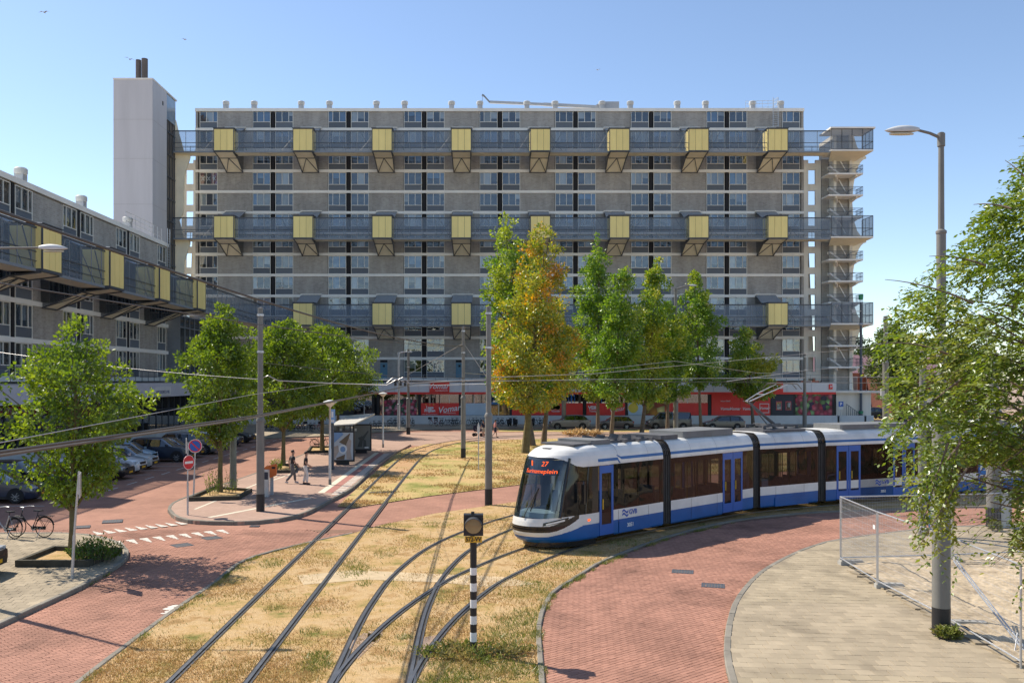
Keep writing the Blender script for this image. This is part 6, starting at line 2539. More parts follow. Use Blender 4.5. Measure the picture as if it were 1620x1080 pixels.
def stop_flag(loc, label, w, h):
    t = thing('stop_sign', label, 'stop sign', loc, R(-24), 'blue and white stop signs on masts')
    mb = MB()
    mb.box(-w / 2, w / 2, -.015, .015, 0, h)
    f = ob('panel', mb, mat('stop_panel', (.04, .2, .58), .4, var=.03), t)
    mb = MB()
    mb.box(-w / 2 + .02, w / 2 - .02, -.02, -.016, .03, h * .22)
    mb.box(-w / 2 + .02, w / 2 - .02, -.02, -.016, h * .55, h * .9)
    f2 = ob('white_field', mb, M_white, f)
    mb = MB()
    mb.prism([(-w * .18, h * .6), (w * .18, h * .6), (w * .1, h * .84), (-w * .1, h * .84)], -.024, -.021, fn=lambda a, b, c: (a, c, b), bottom=True)
    ob('tram_symbol', mb, M_signblue, f)
    mb = MB()
    mb.bar((w / 2, 0, h * .5), (w / 2 + .12, 0, h * .5), .03)
    ob('bracket', mb, M_galv, t)


stop_flag(P3(1556, 755, 33.5), 'small blue and white stop sign on the mast by the grey cabinet', .26, .5)
stop_flag(P3(1478, 838, 19.55), 'blue and white stop sign on the near lamp post behind the hanging spray', .22, .75)
# dark litter bin and small box at the low wall
for u, lab in ((1325.5, 'dark slim litter bin beside the parking sign'), (1368, 'dark bin behind the green banded pole')):
    x, y = G(u, 671.8)
    t = thing('litter_bin', lab, 'litter bin', (x, y, 0))
    ob('bin', MB().lathe([(.2, 0), (.24, .1), (.24, 1.05), (.18, 1.15)], 12), M_black, t, smooth=True)
    ob('lid', MB().lathe([(.26, 1.05), (.26, 1.12), (.1, 1.2), (0, 1.2)], 12), M_steel, t, smooth=True)

# far houses
def row_house():
    t = thing('row_house', 'far orange brick row house with purple tiled roof and white ground floor', 'house', (55, 150, 0))
    mb = MB()
    mb.box(0, 24, 0, 9, 2.9, 6.9)
    ob('wall', mb, brickmat('orange_brick', (.42, .13, .06), (.34, .10, .05), (.35, .25, .2), .4, .14, .02, vert=True, var=.1), t)
    mb = MB()
    mb.box(-.05, 24.05, .3, 9, 0, 2.9)
    ob('ground_floor', mb, M_white, t)
    mb = MB()
    mb.prism([(-.3, 6.8), (4.5, 10.0), (9.3, 6.8)], -.2, 24.2, fn=lambda a, b, c: (c, a, b), bottom=True)
    ob('roof', mb, mat('purple_tile', (.25, .15, .17), .8, var=.2), t)
    for i in range(9):
        mb = MB()
        mb.box(.9 + i * 2.6, 2.0 + i * 2.6, -.06, .02, 3.8, 6.2, 0)
        mb.box(1.0 + i * 2.6, 1.9 + i * 2.6, -.08, -.05, 3.9, 6.1, 1)
        ob('window', mb, [M_frame, M_cur[1]], t)
        mb = MB()
        mb.box(.7 + i * 2.6, 2.2 + i * 2.6, .2, .28, 0, 2.4)
        ob('door', mb, M_cur[4] if i % 2 else M_vent, t)


row_house()
t = thing('brick_house', 'far dark red brick house with a small white window behind the leaves', 'house', (66, 139, 0))
mb = MB()
mb.box(0, 14, 0, 10, 0, 6.2)
ob('wall', mb, brickmat('dark_red_brick', (.16, .05, .035), (.12, .04, .03), (.15, .1, .08), .4, .14, .02, vert=True, var=.1), t)
mb = MB()
mb.box(-.3, 14.3, -.3, 10.3, 6.2, 6.6)
ob('roof', mb, M_roofgrey, t)
for i in range(3):
    mb = MB()
    mb.box(4.2 + i * 3.5, 6.3 + i * 3.5, -.08, .0, 1.9, 3.0)
    ob('window', mb, M_frame, t)
sheet('far_road', [(44, 104), (120, 104), (120, 150), (44, 150)], -.01, mat('far_brick', (.36, .22, .17), .9, var=.2, scale=.3))
sheet('far_verge', [(50, 124), (120, 122), (120, 134), (52, 134)], 0.0, M_grassfar)

# ------------------------------------------------------------------ the tram
M_tw = mat('tram_white', (.71, .705, .67), .35, var=.13, scale=1.2, coat=.15, stain=.18)
M_tb = mat('tram_blue', (.003, .10, .34), .4, var=.14, scale=1.2, coat=.1, stain=.25)
M_tbd = mat('tram_door_blue', (.02, .11, .42), .4, var=.05, coat=.1)
M_tk = mat('tram_black', (.015, .015, .017), .2, var=.1, coat=.3)
M_trub = mat('bellows_rubber', (.05, .048, .045), .75, var=.3, scale=4)
M_tgl = glassmat('tram_glass', (.20, .20, .20), .03, .012, wave=.03, kr=.4)
M_tws = glassmat('tram_windscreen', (.45, .54, .58), .08, .015)
M_troof = mat('tram_roof_unit', (.16, .165, .165), .7, var=.2, scale=1.5)
M_troofd = mat('tram_roof_dark', (.10, .10, .105), .7, var=.3, scale=3)
M_tfloor = mat('tram_floor', (.14, .13, .13), .8)
M_tint = mat('tram_inside', (.45, .46, .47), .6)
M_seat = mat('tram_seat', (.05, .09, .20), .8)
M_pol = mat('tram_pole_yellow', (.65, .42, .04), .4)
M_orange = emit('led_orange', (1.0, .13, .03), 1.1)
HW = 1.2
ZG0, ZG1, ZB, ZBOT = 1.17, 2.76, .81, .30
ROOFP = [(1.2, 2.76), (1.2, 2.84), (1.185, 2.96), (1.15, 3.10), (1.08, 3.24), (.97, 3.36), (.82, 3.43), (.0, 3.45)]

tram = thing('tram', 'long blue and white articulated tram with an orange line 27 display on the curve', 'tram', (0, 0, 0))


def strip(mb, x0, x1, prof, m, sides=(1, -1)):
    for s in sides:
        for (a, za), (b, zb) in zip(prof[:-1], prof[1:]):
            mb.add([(x0, s * a, za), (x1, s * a, za), (x1, s * b, zb), (x0, s * b, zb)], [(0, 1, 2, 3)], m)


def section_shell(sec, x0, x1, doors, bogie=False):
    """body between x0 and x1 of a section; doors = list of (xa, xb)"""
    mb = MB()
    cuts = []
    xs = [x0]
    for a, b in doors:
        cuts.append((xs[-1], a))
        xs.append(b)
    cuts.append((xs[-1], x1))
    for a, b in cuts:
        if b - a < .02:
            continue
        strip(mb, a, b, [(1.16, ZBOT), (1.2, ZBOT + .06), (1.2, ZB)], 1)
        strip(mb, a, b, [(1.203, ZB), (1.203, ZG0)], 0)
    strip(mb, x0, x1, ROOFP, 0)
    mb.box(x0, x1, -1.15, 1.15, ZBOT, ZBOT + .06, 2)
    for x in (x0, x1):      # end frames
        mb.box(x - .02, x + .02, -1.19, -1.02, ZBOT, 2.8, 2)
        mb.box(x - .02, x + .02, 1.02, 1.19, ZBOT, 2.8, 2)
    for x in np.arange(x0 + .9, x1 - .3, 1.75):
        if any(a - .05 < x < b + .05 for a, b in doors):
            continue
        strip(mb, x - .006, x + .006, [(1.206, ZBOT + .07), (1.206, ZG0 - .02)], 2)
        strip(mb, x - .005, x + .005, [(1.203, 2.78), (1.188, 2.96), (1.153, 3.10), (1.083, 3.24), (.975, 3.365)], 3)
    return mb, cuts


def windows(sec, cuts, side_label=None):
    for a, b in cuts:
        if b - a < .15:
            continue
        n = max(1, int(round((b - a) / 1.75)))
        for i in range(n):
            p, q = a + (b - a) * i / n, a + (b - a) * (i + 1) / n
            for s in (1, -1):
                mb = MB()
                mb.add([(p + .012, s * 1.198, ZG0), (q - .012, s * 1.198, ZG0), (q - .012, s * 1.198, ZG1), (p + .012, s * 1.198, ZG1)], [(0, 1, 2, 3)])
                ob('window', mb, M_tgl, sec)
    mb = MB()
    for a, b in cuts:
        if b - a < .02:
            continue
        n = max(1, int(round((b - a) / 1.75)))
        for s in (1, -1):
            for i in range(n + 1):
                x = a + (b - a) * i / n
                x = min(max(x, a + .05), b - .05)
                mb.box(x - .045, x + .045, s * 1.17 - .015, s * 1.17 + .015, ZG0, ZG1)
            mb.box(a, b, s * 1.17 - .02, s * 1.17 + .02, ZG1 - .2, ZG1)
    ob('pillars', mb, M_tk, sec)


def door(sec, a, b, leaves):
    w = (b - a) / leaves
    for s in (1, -1):
        for i in range(leaves):
            p, q = a + w * i + .012, a + w * (i + 1) - .012
            y0, y1 = s * 1.19, s * 1.215
            mb = MB()
            fr = .11
            mb.box(p, p + fr, min(y0, y1), max(y0, y1), .36, 2.74, 0)
            mb.box(q - fr, q, min(y0, y1), max(y0, y1), .36, 2.74, 0)
            mb.box(p + fr, q - fr, min(y0, y1), max(y0, y1), 2.48, 2.74, 0)
            mb.box(p + fr, q - fr, min(y0, y1), max(y0, y1), .36, .72, 0)
            mb.add([(p + fr, s * 1.2, .72), (q - fr, s * 1.2, .72), (q - fr, s * 1.2, 2.48), (p + fr, s * 1.2, 2.48)], [(0, 1, 2, 3)], 1)
            mb.box(q - fr - .06, q - fr - .03, min(s * 1.21, s * 1.25), max(s * 1.21, s * 1.25), 1.25, 1.6, 2)
            ob('door', mb, [M_tbd, M_tgl, M_pol], sec)
    mb = MB()
    mb.box(a, b, -1.22, 1.22, .30, .35)
    ob('door_sill', mb, M_tk, sec)


def stripe(sec, x0, x1, kink=None):
    mb = MB()
    for s in (1, -1):
        def at(z):
            return float(np.interp(z, [p[1] for p in ROOFP[:-1]], [p[0] for p in ROOFP[:-1]])) + .006
        zl, zh = 2.90, 3.0
        if kink is None:
            mb.add([(x0, s * at(zl), zl), (x1, s * at(zl), zl), (x1, s * at(zh), zh), (x0, s * at(zh), zh)], [(0, 1, 2, 3)])
        else:
            k = kink
            mb.add([(x0, s * at(zl), zl), (k - .25, s * at(zl), zl), (k - .05, s * at(zh), zh), (x0, s * at(zh), zh)], [(0, 1, 2, 3)])
            z2, z3 = 2.88, 2.98
            mb.add([(k + .02, s * at(z2), z2), (x1, s * at(z2), z2), (x1, s * at(z3), z3), (k + .16, s * at(z3), z3)], [(0, 1, 2, 3)])
            mb.add([(k - .30, s * at(2.9), 2.9), (k - .12, s * at(2.9), 2.9), (k + .16, s * at(3.06), 3.06), (k + .06, s * at(3.06), 3.06)], [(0, 1, 2, 3)])
            mb.add([(k - .05, s * at(2.78), 2.78), (k + .03, s * at(2.78), 2.78), (k + .2, s * at(2.98), 2.98), (k + .1, s * at(2.98), 2.98)], [(0, 1, 2, 3)])
    ob('stripe', mb, M_tb, sec)


def interior(sec, x0, x1):
    mb = MB()
    mb.box(x0, x1, -1.1, 1.1, ZBOT + .06, ZBOT + .1, 0)
    mb.box(x0, x1, -.7, .7, 3.0, 3.03, 1)
    for s in (1, -1):
        mb.box(x0, x1, s * 1.12 - .02, s * 1.12 + .02, .36, 1.1, 1)
    n = int((x1 - x0) / .85)
    for i in range(n):
        x = x0 + .3 + i * .85
        for s in (1, -1):
            if random.random() < .7:
                mb.box(x, x + .42, s * .72 - .4, s * .72 + .3, .75, .83, 2)
                mb.box(x, x + .07, s * .72 - .4, s * .72 + .3, .83, 1.5, 2)
        if i % 2 == 0:
            mb.tube((x + .1, .32, .4), (x + .1, .32, 3.0), .018, n=5, m=3)
            mb.tube((x + .5, -.32, .4), (x + .5, -.32, 3.0), .018, n=5, m=3)
    ob('interior', mb, [M_tfloor, M_tint, M_seat, M_pol], sec)


def bellows(sec, x0, x1):
    mb = MB()
    n = 9
    for i in range(n):
        a, b = x0 + (x1 - x0) * i / n, x0 + (x1 - x0) * (i + 1) / n
        k = -.06 if i % 2 else -.01
        prof = [(1.19 + k, .33), (1.19 + k, 2.8), (1.12 + k, 3.12), (.95 + k, 3.33 + k), (.8, 3.40 + k), (0, 3.42 + k)]
        strip(mb, a, b, prof, 0)
        mb.add([(a, 1.18, .33), (a, 1.1, .33), (a, 1.1, 2.9), (a, 1.18, 2.9)], [(0, 1, 2, 3)], 0)
    ob('bellows', mb, M_trub, sec)


def roof_unit(sec, x0, x1, y0, y1, h, m=None, z=3.42):
    mb = MB()
    mb.prism([(x0 + .06, y0), (x1 - .06, y0), (x1, y0 + .1), (x1, y1 - .1), (x1 - .06, y1), (x0 + .06, y1), (x0, y1 - .1), (x0, y0 + .1)], z, z + h)
    ob('roof_unit', mb, m or M_troof, sec)


def decal(sec, body, x, z, size, m, bold=.004, s=-1, sx=1.0):
    # the tram's own x runs towards the cab; on its left flank (facing the street, -y side when flipped) letters read from rear to cab reversed
    me = text_mesh(body, size, m, bold=bold, sx=sx)
    return link('lettering', me, sec, (x, s * 1.212, z), (R(90), 0, 0 if s < 0 else R(180)))


def gvb(sec, x, z, s):
    for k in range(2):
        mb = MB()
        for i in range(6):
            t0, t1 = i / 6, (i + 1) / 6
            f = lambda t: .05 * math.sin(t * 6.28)
            xx0, xx1 = -.17 + .34 * t0, -.17 + .34 * t1
            mb.add([(xx0, 0, f(t0) - .035), (xx1, 0, f(t1) - .035), (xx1, 0, f(t1) + .035), (xx0, 0, f(t0) + .035)], [(0, 1, 2, 3)])
        o = ob('logo_wave', mb, mat('logo_blue', (.03, .10, .42), .4), sec, (x + (-s) * (-.32) * -1 * -1, s * 1.212, z + .055 - .12 * k), 0)
        o.location.x = x - .32 * (-s)
        o.rotation_euler = (0, 0, 0 if s < 0 else R(180))
    decal(sec, 'GVB', x + .12 * (-s), z, .24, mat('logo_blue', (.03, .10, .42), .4), s=s)


# sections follow the track: list of (rear point, front point) of the car body's centre line, from the cab backwards
side = [(2.16, 28.15), (7.0, 32.62), (11.62, 36.72), (15.15, 38.72), (21.3, 41.35), (28.2, 44.2)]
cent = []
for i in range(len(side) - 1):
    a, b = np.array(side[i]), np.array(side[i + 1])
    d = (a - b) / np.linalg.norm(a - b)
    nrm = np.array([d[1], -d[0]])        # away from the camera side
    cent.append((b + nrm * HW, a + nrm * HW, d))
BODYL = [np.linalg.norm(c[1] - c[0]) for c in cent]


def make_section(i):
    c = cent[i]
    ang = math.atan2(c[2][1], c[2][0])
    s = bpy.data.objects.new('section', None)
    COL.objects.link(s)
    s.parent = tram
    s.location = (*c[0], 0)
    s.rotation_euler = (0, 0, ang)
    return s


# local x runs from the section's rear to its front; local +y is the flank seen from the street
g = .24     # half a joint


def cab_section():
    L = BODYL[0]
    sec = make_section(0)
    XC = L - 2.4            # from here the nose tapers
    XT = L - .02            # nose tip
    d0, d1 = XC - 1.02, XC - .25     # single door
    mb, cuts = section_shell(sec, g, XC - .2, [(d0, d1)])
    ob('body', mb, [M_tw, M_tb, M_tk, M_troof], sec, smooth=False)
    windows(sec, [(g, d0)])
    door(sec, d0, d1, 1)
    stripe(sec, g, d1 + .05, kink=d0 - .35)
    interior(sec, g, XC - .3)
    zr = [ZBOT + .0, .36, .42, .48, .54, .60, .66, .72, .78, .84, .90, .96, 1.02, 1.08, 1.14, 1.2, 1.3, 1.45, 1.6, 1.8, 2.0, 2.2, 2.4, 2.55, 2.64, 2.72, 2.78, 2.84, 2.9, 2.96, 3.02, 3.08, 3.14, 3.2, 3.26, 3.32, 3.37, 3.41, 3.445]
    tipx = lambda z: XT - np.interp(z, [.30, .42, .6, .85, 1.0, 1.15, 1.6, 2.2, 2.7, 3.0, 3.15, 3.3, 3.4, 3.45], [.30, .13, .03, 0, .03, .08, .23, .44, .64, .78, .90, 1.15, 1.6, 2.05])
    hwz = lambda z: float(np.interp(z, [.3, .36, 2.76, 2.84, 2.96, 3.10, 3.24, 3.36, 3.43, 3.46], [1.16, 1.2, 1.2, 1.2, 1.185, 1.15, 1.08, .97, .82, .6]))
    XB = XC - .2

    def S(t, z):
        """point of the nose skin; t runs -1..1 across"""
        w = hwz(z)
        tx = tipx(z)
        y = w * math.sin(t * math.pi / 2)
        q = abs(t)
        e = 2.35
        yy = abs(y) / w
        x = XB + (tx - XB) * max(0.0, 1 - yy ** e) ** (1 / e)
        return Vector((x, y * (1 - .0 * q), z))
    nt = 150
    ts = [-1 + 2 * i / nt for i in range(nt + 1)]
    # zone of each nose face
    def zone(t, z, x):
        front = max(0.0, min(1.0, (x - (XC + .55)) / 1.35))       # 0 at the side, 1 at the very front
        bt = .81 - .30 * front ** .8
        gb = 1.17 - .05 * front                                  # lower edge of the glass band
        gt = float(np.interp(front, [0, .18, .42, .62, 1], [2.76, 2.80, 2.98, 3.08, 3.10]))
        if z < bt:
            return 1
        # black mouth band sweeping up into the glass
        lo = .66 + .50 * (1 - front) ** 1.6 * 1.0
        hi = .86 + .42 * (1 - front) ** 1.2
        if front > .12 and lo < z < hi and z < gb:
            return 2
        if z < gb:
            return 0
        if z < gt:
            return 4 if abs(t) < .60 else (5 if x > XC + .12 else 2)
        return 0
    mbn = MB()
    grid = [[S(t, z) for t in ts] for z in zr]
    glass, sideg = MB(), MB()
    fine = 5
    for i in range(len(zr) - 1):
        for k in range(fine):
            za, zb = zr[i] + (zr[i + 1] - zr[i]) * k / fine, zr[i] + (zr[i + 1] - zr[i]) * (k + 1) / fine
            ra, rb = [S(t, za) for t in ts], [S(t, zb) for t in ts]
            for j in range(nt):
                a, b, c_, d_ = ra[j], ra[j + 1], rb[j + 1], rb[j]
                cx = (a + b + c_ + d_) / 4
                q = zone((ts[j] + ts[j + 1]) / 2, cx.z, cx.x)
                tgt = glass if q == 4 else sideg if q == 5 else mbn
                tgt.add([a, b, c_, d_], [(0, 1, 2, 3)], q if q < 3 else 0)
    # close the roof of the nose
    top = [S(t, zr[-1]) for t in ts]
    mbn.add(top, [tuple(range(len(top)))], 0)

    def fin(mb_, name, mats_):
        me = mb_.mesh(name, mats_)
        bm = bmesh.new()
        bm.from_mesh(me)
        bmesh.ops.remove_doubles(bm, verts=bm.verts, dist=1e-4)
        bmesh.ops.recalc_face_normals(bm, faces=bm.faces)
        bm.to_mesh(me)
        bm.free()
        me.polygons.foreach_set('use_smooth', [True] * len(me.polygons))
        return link(name, me, sec)
    fin(mbn, 'nose', [M_tw, M_tb, M_tk])
    fin(glass, 'windscreen', M_tws)
    fin(sideg, 'cab_window', M_tgl)
    # dark pillars between windscreen and side glass
    mb = MB()
    for sgn in (1, -1):
        pts = [S(sgn * .60, z) + Vector((.012, sgn * .012, 0)) for z in np.linspace(1.12, 3.06, 9)]
        mb.path(pts, .05, 6)
        pts = [S(sgn * .88, z) + Vector((.0, sgn * .01, 0)) for z in np.linspace(1.17, 2.76, 6)]
        mb.path(pts, .03, 6)
    ob('pillar', mb, M_tk, sec, smooth=True)

    def patch(t0, t1, z0, z1, nn=6, off=.012, shear=0.0, taper=1.0):
        mb = MB()
        vs = []
        for i in range(nn + 1):
            t = t0 + (t1 - t0) * i / nn
            f = i / nn
            za, zb = z0 + shear * f, z1 + shear * f
            mid = (za + zb) / 2
            k = 1 + (taper - 1) * f
            za, zb = mid + (za - mid) * k, mid + (zb - mid) * k
            for z in (za, zb):
                p = S(t, z)
                n = Vector((1, (1 if t > 0 else -1) * abs(t) ** 1.2 * 1.4, 0)).normalized()
                vs.append(p + n * off)
        for i in range(nn):
            mb.add([vs[2 * i], vs[2 * i + 2], vs[2 * i + 3], vs[2 * i + 1]], [(0, 1, 2, 3)])
        return mb
    for sgn in (1, -1):
        mb = patch(sgn * .40, sgn * .70, .88, .98, shear=.13, taper=1.3)
        h = ob('headlight', mb, M_tk, sec)
        mb = patch(sgn * .44, sgn * .66, .905, .955, off=.02, shear=.11, taper=1.2)
        ob('lens', mb, mat('headlight_lens', (.75, .75, .72), .15, coat=.5), h)
        mb = patch(sgn * .90, sgn * .915, .93, 1.0, off=.02)
    mb = patch(-.5, .5, .69, .76, off=.05, nn=16)
    ob('bumper', mb, M_tk, sec, smooth=True)
    mb = MB()
    mb.prism([S(t, .3).xy[:] for t in ts[4:-4]], .12, .34, m=0, bottom=True)
    o = ob('plough', mb, M_tk, sec, (-.22, 0, 0))
    # wiper
    mb = MB()
    mb.path([S(.05, 1.12) + Vector((.03, 0, 0)), S(.12, 1.45) + Vector((.05, 0, 0)), S(.20, 2.0) + Vector((.03, 0, 0))], .014, 5)
    mb.path([S(.17, 1.35) + Vector((.035, 0, 0)), S(.22, 2.1) + Vector((.03, 0, 0))], .02, 5)
    ob('wiper', mb, M_black, sec)
    # destination display behind the glass, the letters wrapped to its curve

    def led(body, size, zc, yc=0.0, shear=0):
        me = text_mesh(body, size, M_orange, bold=0, depth=0, shear=shear)
        for v in me.vertices:
            y = v.co.x + yc
            z = zc + v.co.y
            t = math.asin(max(-1, min(1, y / hwz(z)))) / (math.pi / 2)
            p = S(t, z)
            v.co = (p.x + .02, p.y, p.z)
        return link('lettering', me, sec)
    mb = MB()
    for i in range(12):
        for j in range(4):
            t0, t1 = -.50 + i * 1.0 / 12, -.50 + (i + 1) * 1.0 / 12
            z0, z1 = 2.5 + j * .125, 2.5 + (j + 1) * .125
            mb.add([S(t0, z0) - Vector((.05, 0, 0)), S(t1, z0) - Vector((.05, 0, 0)), S(t1, z1) - Vector((.05, 0, 0)), S(t0, z1) - Vector((.05, 0, 0))], [(0, 1, 2, 3)])
    ob('display', mb, mat('display_navy', (.02, .04, .07), .4), sec)
    led('27', .22, 2.87, .40)
    led('Surinameplein', .195, 2.63, .26)
    me = MB()
    p = [(-.2, 2.96), (-.13, 2.96), (-.06, 2.80), (-.11, 2.80)]
    me.add([S(math.asin(a / 1.2) / (math.pi / 2), z) + Vector((.02, 0, 0)) for a, z in p], [(0, 1, 2, 3)])
    ob('line_mark', me, M_orange, sec)
    # cab: desk, seat, back wall
    mb = MB()
    mb.prism([(XT - 1.25, -.85), (XT - .55, -.55), (XT - .42, 0), (XT - .55, .55), (XT - 1.25, .85)], 1.08, 1.26, bottom=True)
    ob('dashboard', mb, mat('dash_pale', (.55, .57, .56), .5), sec)
    mb = MB()
    mb.box(XC - .35, XC - .30, -1.05, .15, .4, 2.7, 0)
    mb.box(XC + .4, XC + .9, -.3, .3, .8, .95, 1)
    mb.box(XC + .4, XC + .52, -.28, .28, .95, 1.85, 1)
    mb.tube((XC + 1.3, .42, 1.2), (XC + 1.3, .42, 2.2), .03, n=6, m=0)
    mb.box(XC + 1.2, XC + 1.28, .7, .82, 1.3, 2.3, 0)
    ob('cab_interior', mb, [M_tint, M_seat], sec)
    mb = MB()
    mb.path([(XC + .65, 1.2, 2.3), (XC + .75, 1.36, 2.3), (XC + .78, 1.38, 2.2)], .02, 5)
    mb.box(XC + .72, XC + .80, 1.30, 1.42, 1.55, 2.2)
    ob('mirror', mb, M_tk, sec)
    # skirt panel, decals
    mb = MB()
    mb.box(g + .85, d0 - .3, 1.195, 1.225, .34, .74)
    ob('skirt', mb, M_tb, sec)
    decal(sec, '3051', g + 2.0, .56, .19, M_white, s=1).location.y = 1.23
    gvb(sec, g + 1.95, 1.0, 1)
    mb = MB()
    mb.box(XC + .22, XC + .34, 1.196, 1.206, .92, .99)
    ob('side_lamp', mb, M_orange, sec)
    roof_unit(sec, g + 2.6, XC - .35, -.85, .85, .15, M_troof, 3.44)
    mb = MB()
    mb.box(XC - .4, XC + .55, -.75, .75, 3.445, 3.50)
    ob('roof_well', mb, M_troofd, sec)
    for k in range(3):
        mb = MB()
        for y in (-.7, -.1, .5):
            mb.bar((g + .3 + k * .8, y, 3.56), (g + .95 + k * .8, y + .2, 3.62), .08)
        mb.bar((g + .2 + k * .8, -.9, 3.5), (g + .2 + k * .8, .9, 3.5), .12)
        mb.box(g + .25 + k * .8, g + .9 + k * .8, -.8, .7, 3.44, 3.52)
        ob('roof_gear', mb, M_troofd, sec)
    mb = MB()
    mb.box(XT - 1.55, XT - 1.25, -.16, .16, 3.30, 3.36)
    ob('roof_lamp', mb, M_troofd, sec)
    bellows(sec, -g, g)


def mid_section(i, doors, skirts, units, decals=True):
    L = BODYL[i]
    sec = make_section(i)
    mb, cuts = section_shell(sec, g, L - g, doors)
    ob('body', mb, [M_tw, M_tb, M_tk, M_troof], sec)
    windows(sec, cuts)
    for a, b in doors:
        door(sec, a, b, 2)
    stripe(sec, g, L - g)
    interior(sec, g, L - g)
    for a, b in skirts:
        for s in (1, -1):
            mb = MB()
            mb.box(a, b, min(s * 1.195, s * 1.235), max(s * 1.195, s * 1.235), .30, .68)
            ob('skirt', mb, M_tb, sec)
    for x0, x1, h, m in units:
        roof_unit(sec, x0, x1, -.88, .88, h, m, 3.43)
    if i < 4:
        bellows(sec, -g, g)
    return sec, L


cab_section()
L1 = BODYL[1]
s1, _ = mid_section(1, [(1.05, 2.5)], [], [(1.2, 4.6, .25, M_troof), (5.0, 6.0, .16, M_troofd)])
s2, L2 = mid_section(2, [], [(.9, BODYL[2] - 1.1)], [(.6, 3.2, .10, M_troofd)])
s3, L3 = mid_section(3, [(BODYL[3] - 2.3, BODYL[3] - .85), (1.0, 2.4)], [], [(1.0, 5.2, .22, M_troof)])
s4, L4 = mid_section(4, [(BODYL[4] - 4.6, BODYL[4] - 3.2)], [(2.5, 5)], [(1.5, 5.5, .22, M_troof)])
gvb(s3, 1.6 + 1.4, 1.0, 1)
decal(s3, '3051', 3.0, .58, .17, M_white, s=1)
M_pink = mat('inside_red', (.5, .07, .04), .6)
# pantograph on the short middle section
pb = MB()
pb.box(.7, 2.9, -.55, .55, 3.50, 3.56)
for x in (.8, 1.5, 2.2, 2.8):
    for y in (-.5, .5):
        pb.lathe([(.07, 3.44), (.09, 3.5), (.05, 3.55), (.09, 3.6), (.05, 3.68)], 8, c=(x, y, 0))
pb.bar((.7, -.5, 3.68), (2.9, -.5, 3.68), .07)
pb.bar((.7, .5, 3.68), (2.9, .5, 3.68), .07)
pb.bar((2.3, -.55, 3.7), (2.3, .55, 3.7), .12)
pan = ob('pantograph', pb, M_troofd, s2)
mb = MB()
E = (3.3, 0, 4.75)
mb.path([(1.55, -.12, 3.72), E], [.075, .05], 8)
mb.path([(2.3, .2, 3.72), (3.28, .1, 4.68)], [.03, .02], 6)
ob('lower_arm', mb, M_troofd, pan, smooth=True)
mb = MB()
for s in (1, -1):
    mb.path([(E[0], s * .12, E[2]), (2.3, s * .28, 5.12), (1.15, s * .34, 5.48)], [.028, .024, .018], 6)
mb.bar((2.5, -.26, 5.05), (2.5, .26, 5.05), .035)
ob('upper_arm', mb, M_galv, pan, smooth=True)
mb = MB()
for x in (1.0, 1.32):
    mb.path([(x, -.95, 5.28), (x, -.72, 5.50), (x, -.4, 5.53), (x, .4, 5.53), (x, .72, 5.50), (x, .95, 5.28)], .024, 6)
ob('collector_head', mb, M_wire, pan, smooth=True)


# ------------------------------------------------------------------ cars
M_cg = glassmat('car_glass', (.10, .12, .13), .16, .02)
M_tyre = mat('tyre', (.018, .018, .018), .85)
M_rim = mat('rim', (.28, .285, .29), .4, metal=.5)
M_plate = mat('plate_amber', (.70, .40, .02), .5)
M_trim = mat('car_trim', (.02, .02, .022), .5)
M_head = mat('car_headlight', (.62, .65, .68), .1, coat=.6)
M_tail = mat('car_taillight', (.35, .02, .02), .2, coat=.5)

KINDS_ = {   # L, W, H, hood z, belt z, cowl x, roof front x, roof rear x, tail x (fractions of L from the front), tail z
    'hatch': (4.1, 1.75, 1.47, .88, .95, .25, .42, .86, .97, .98),
    'sedan': (4.7, 1.82, 1.45, .86, .94, .27, .44, .70, .88, 1.02),
    'suv': (4.66, 1.88, 1.65, 1.02, 1.08, .27, .43, .84, .97, 1.1),
    'estate': (4.6, 1.8, 1.52, .88, .96, .23, .42, .90, .985, 1.0),
    'mini': (3.6, 1.63, 1.5, .9, .96, .22, .42, .82, .97, 1.0),
    'van': (5.1, 1.92, 1.97, 1.08, 1.18, .15, .31, .975, .995, 1.2),
    'mpv': (4.6, 1.83, 1.65, .95, 1.05, .2, .41, .90, .985, 1.08),
}


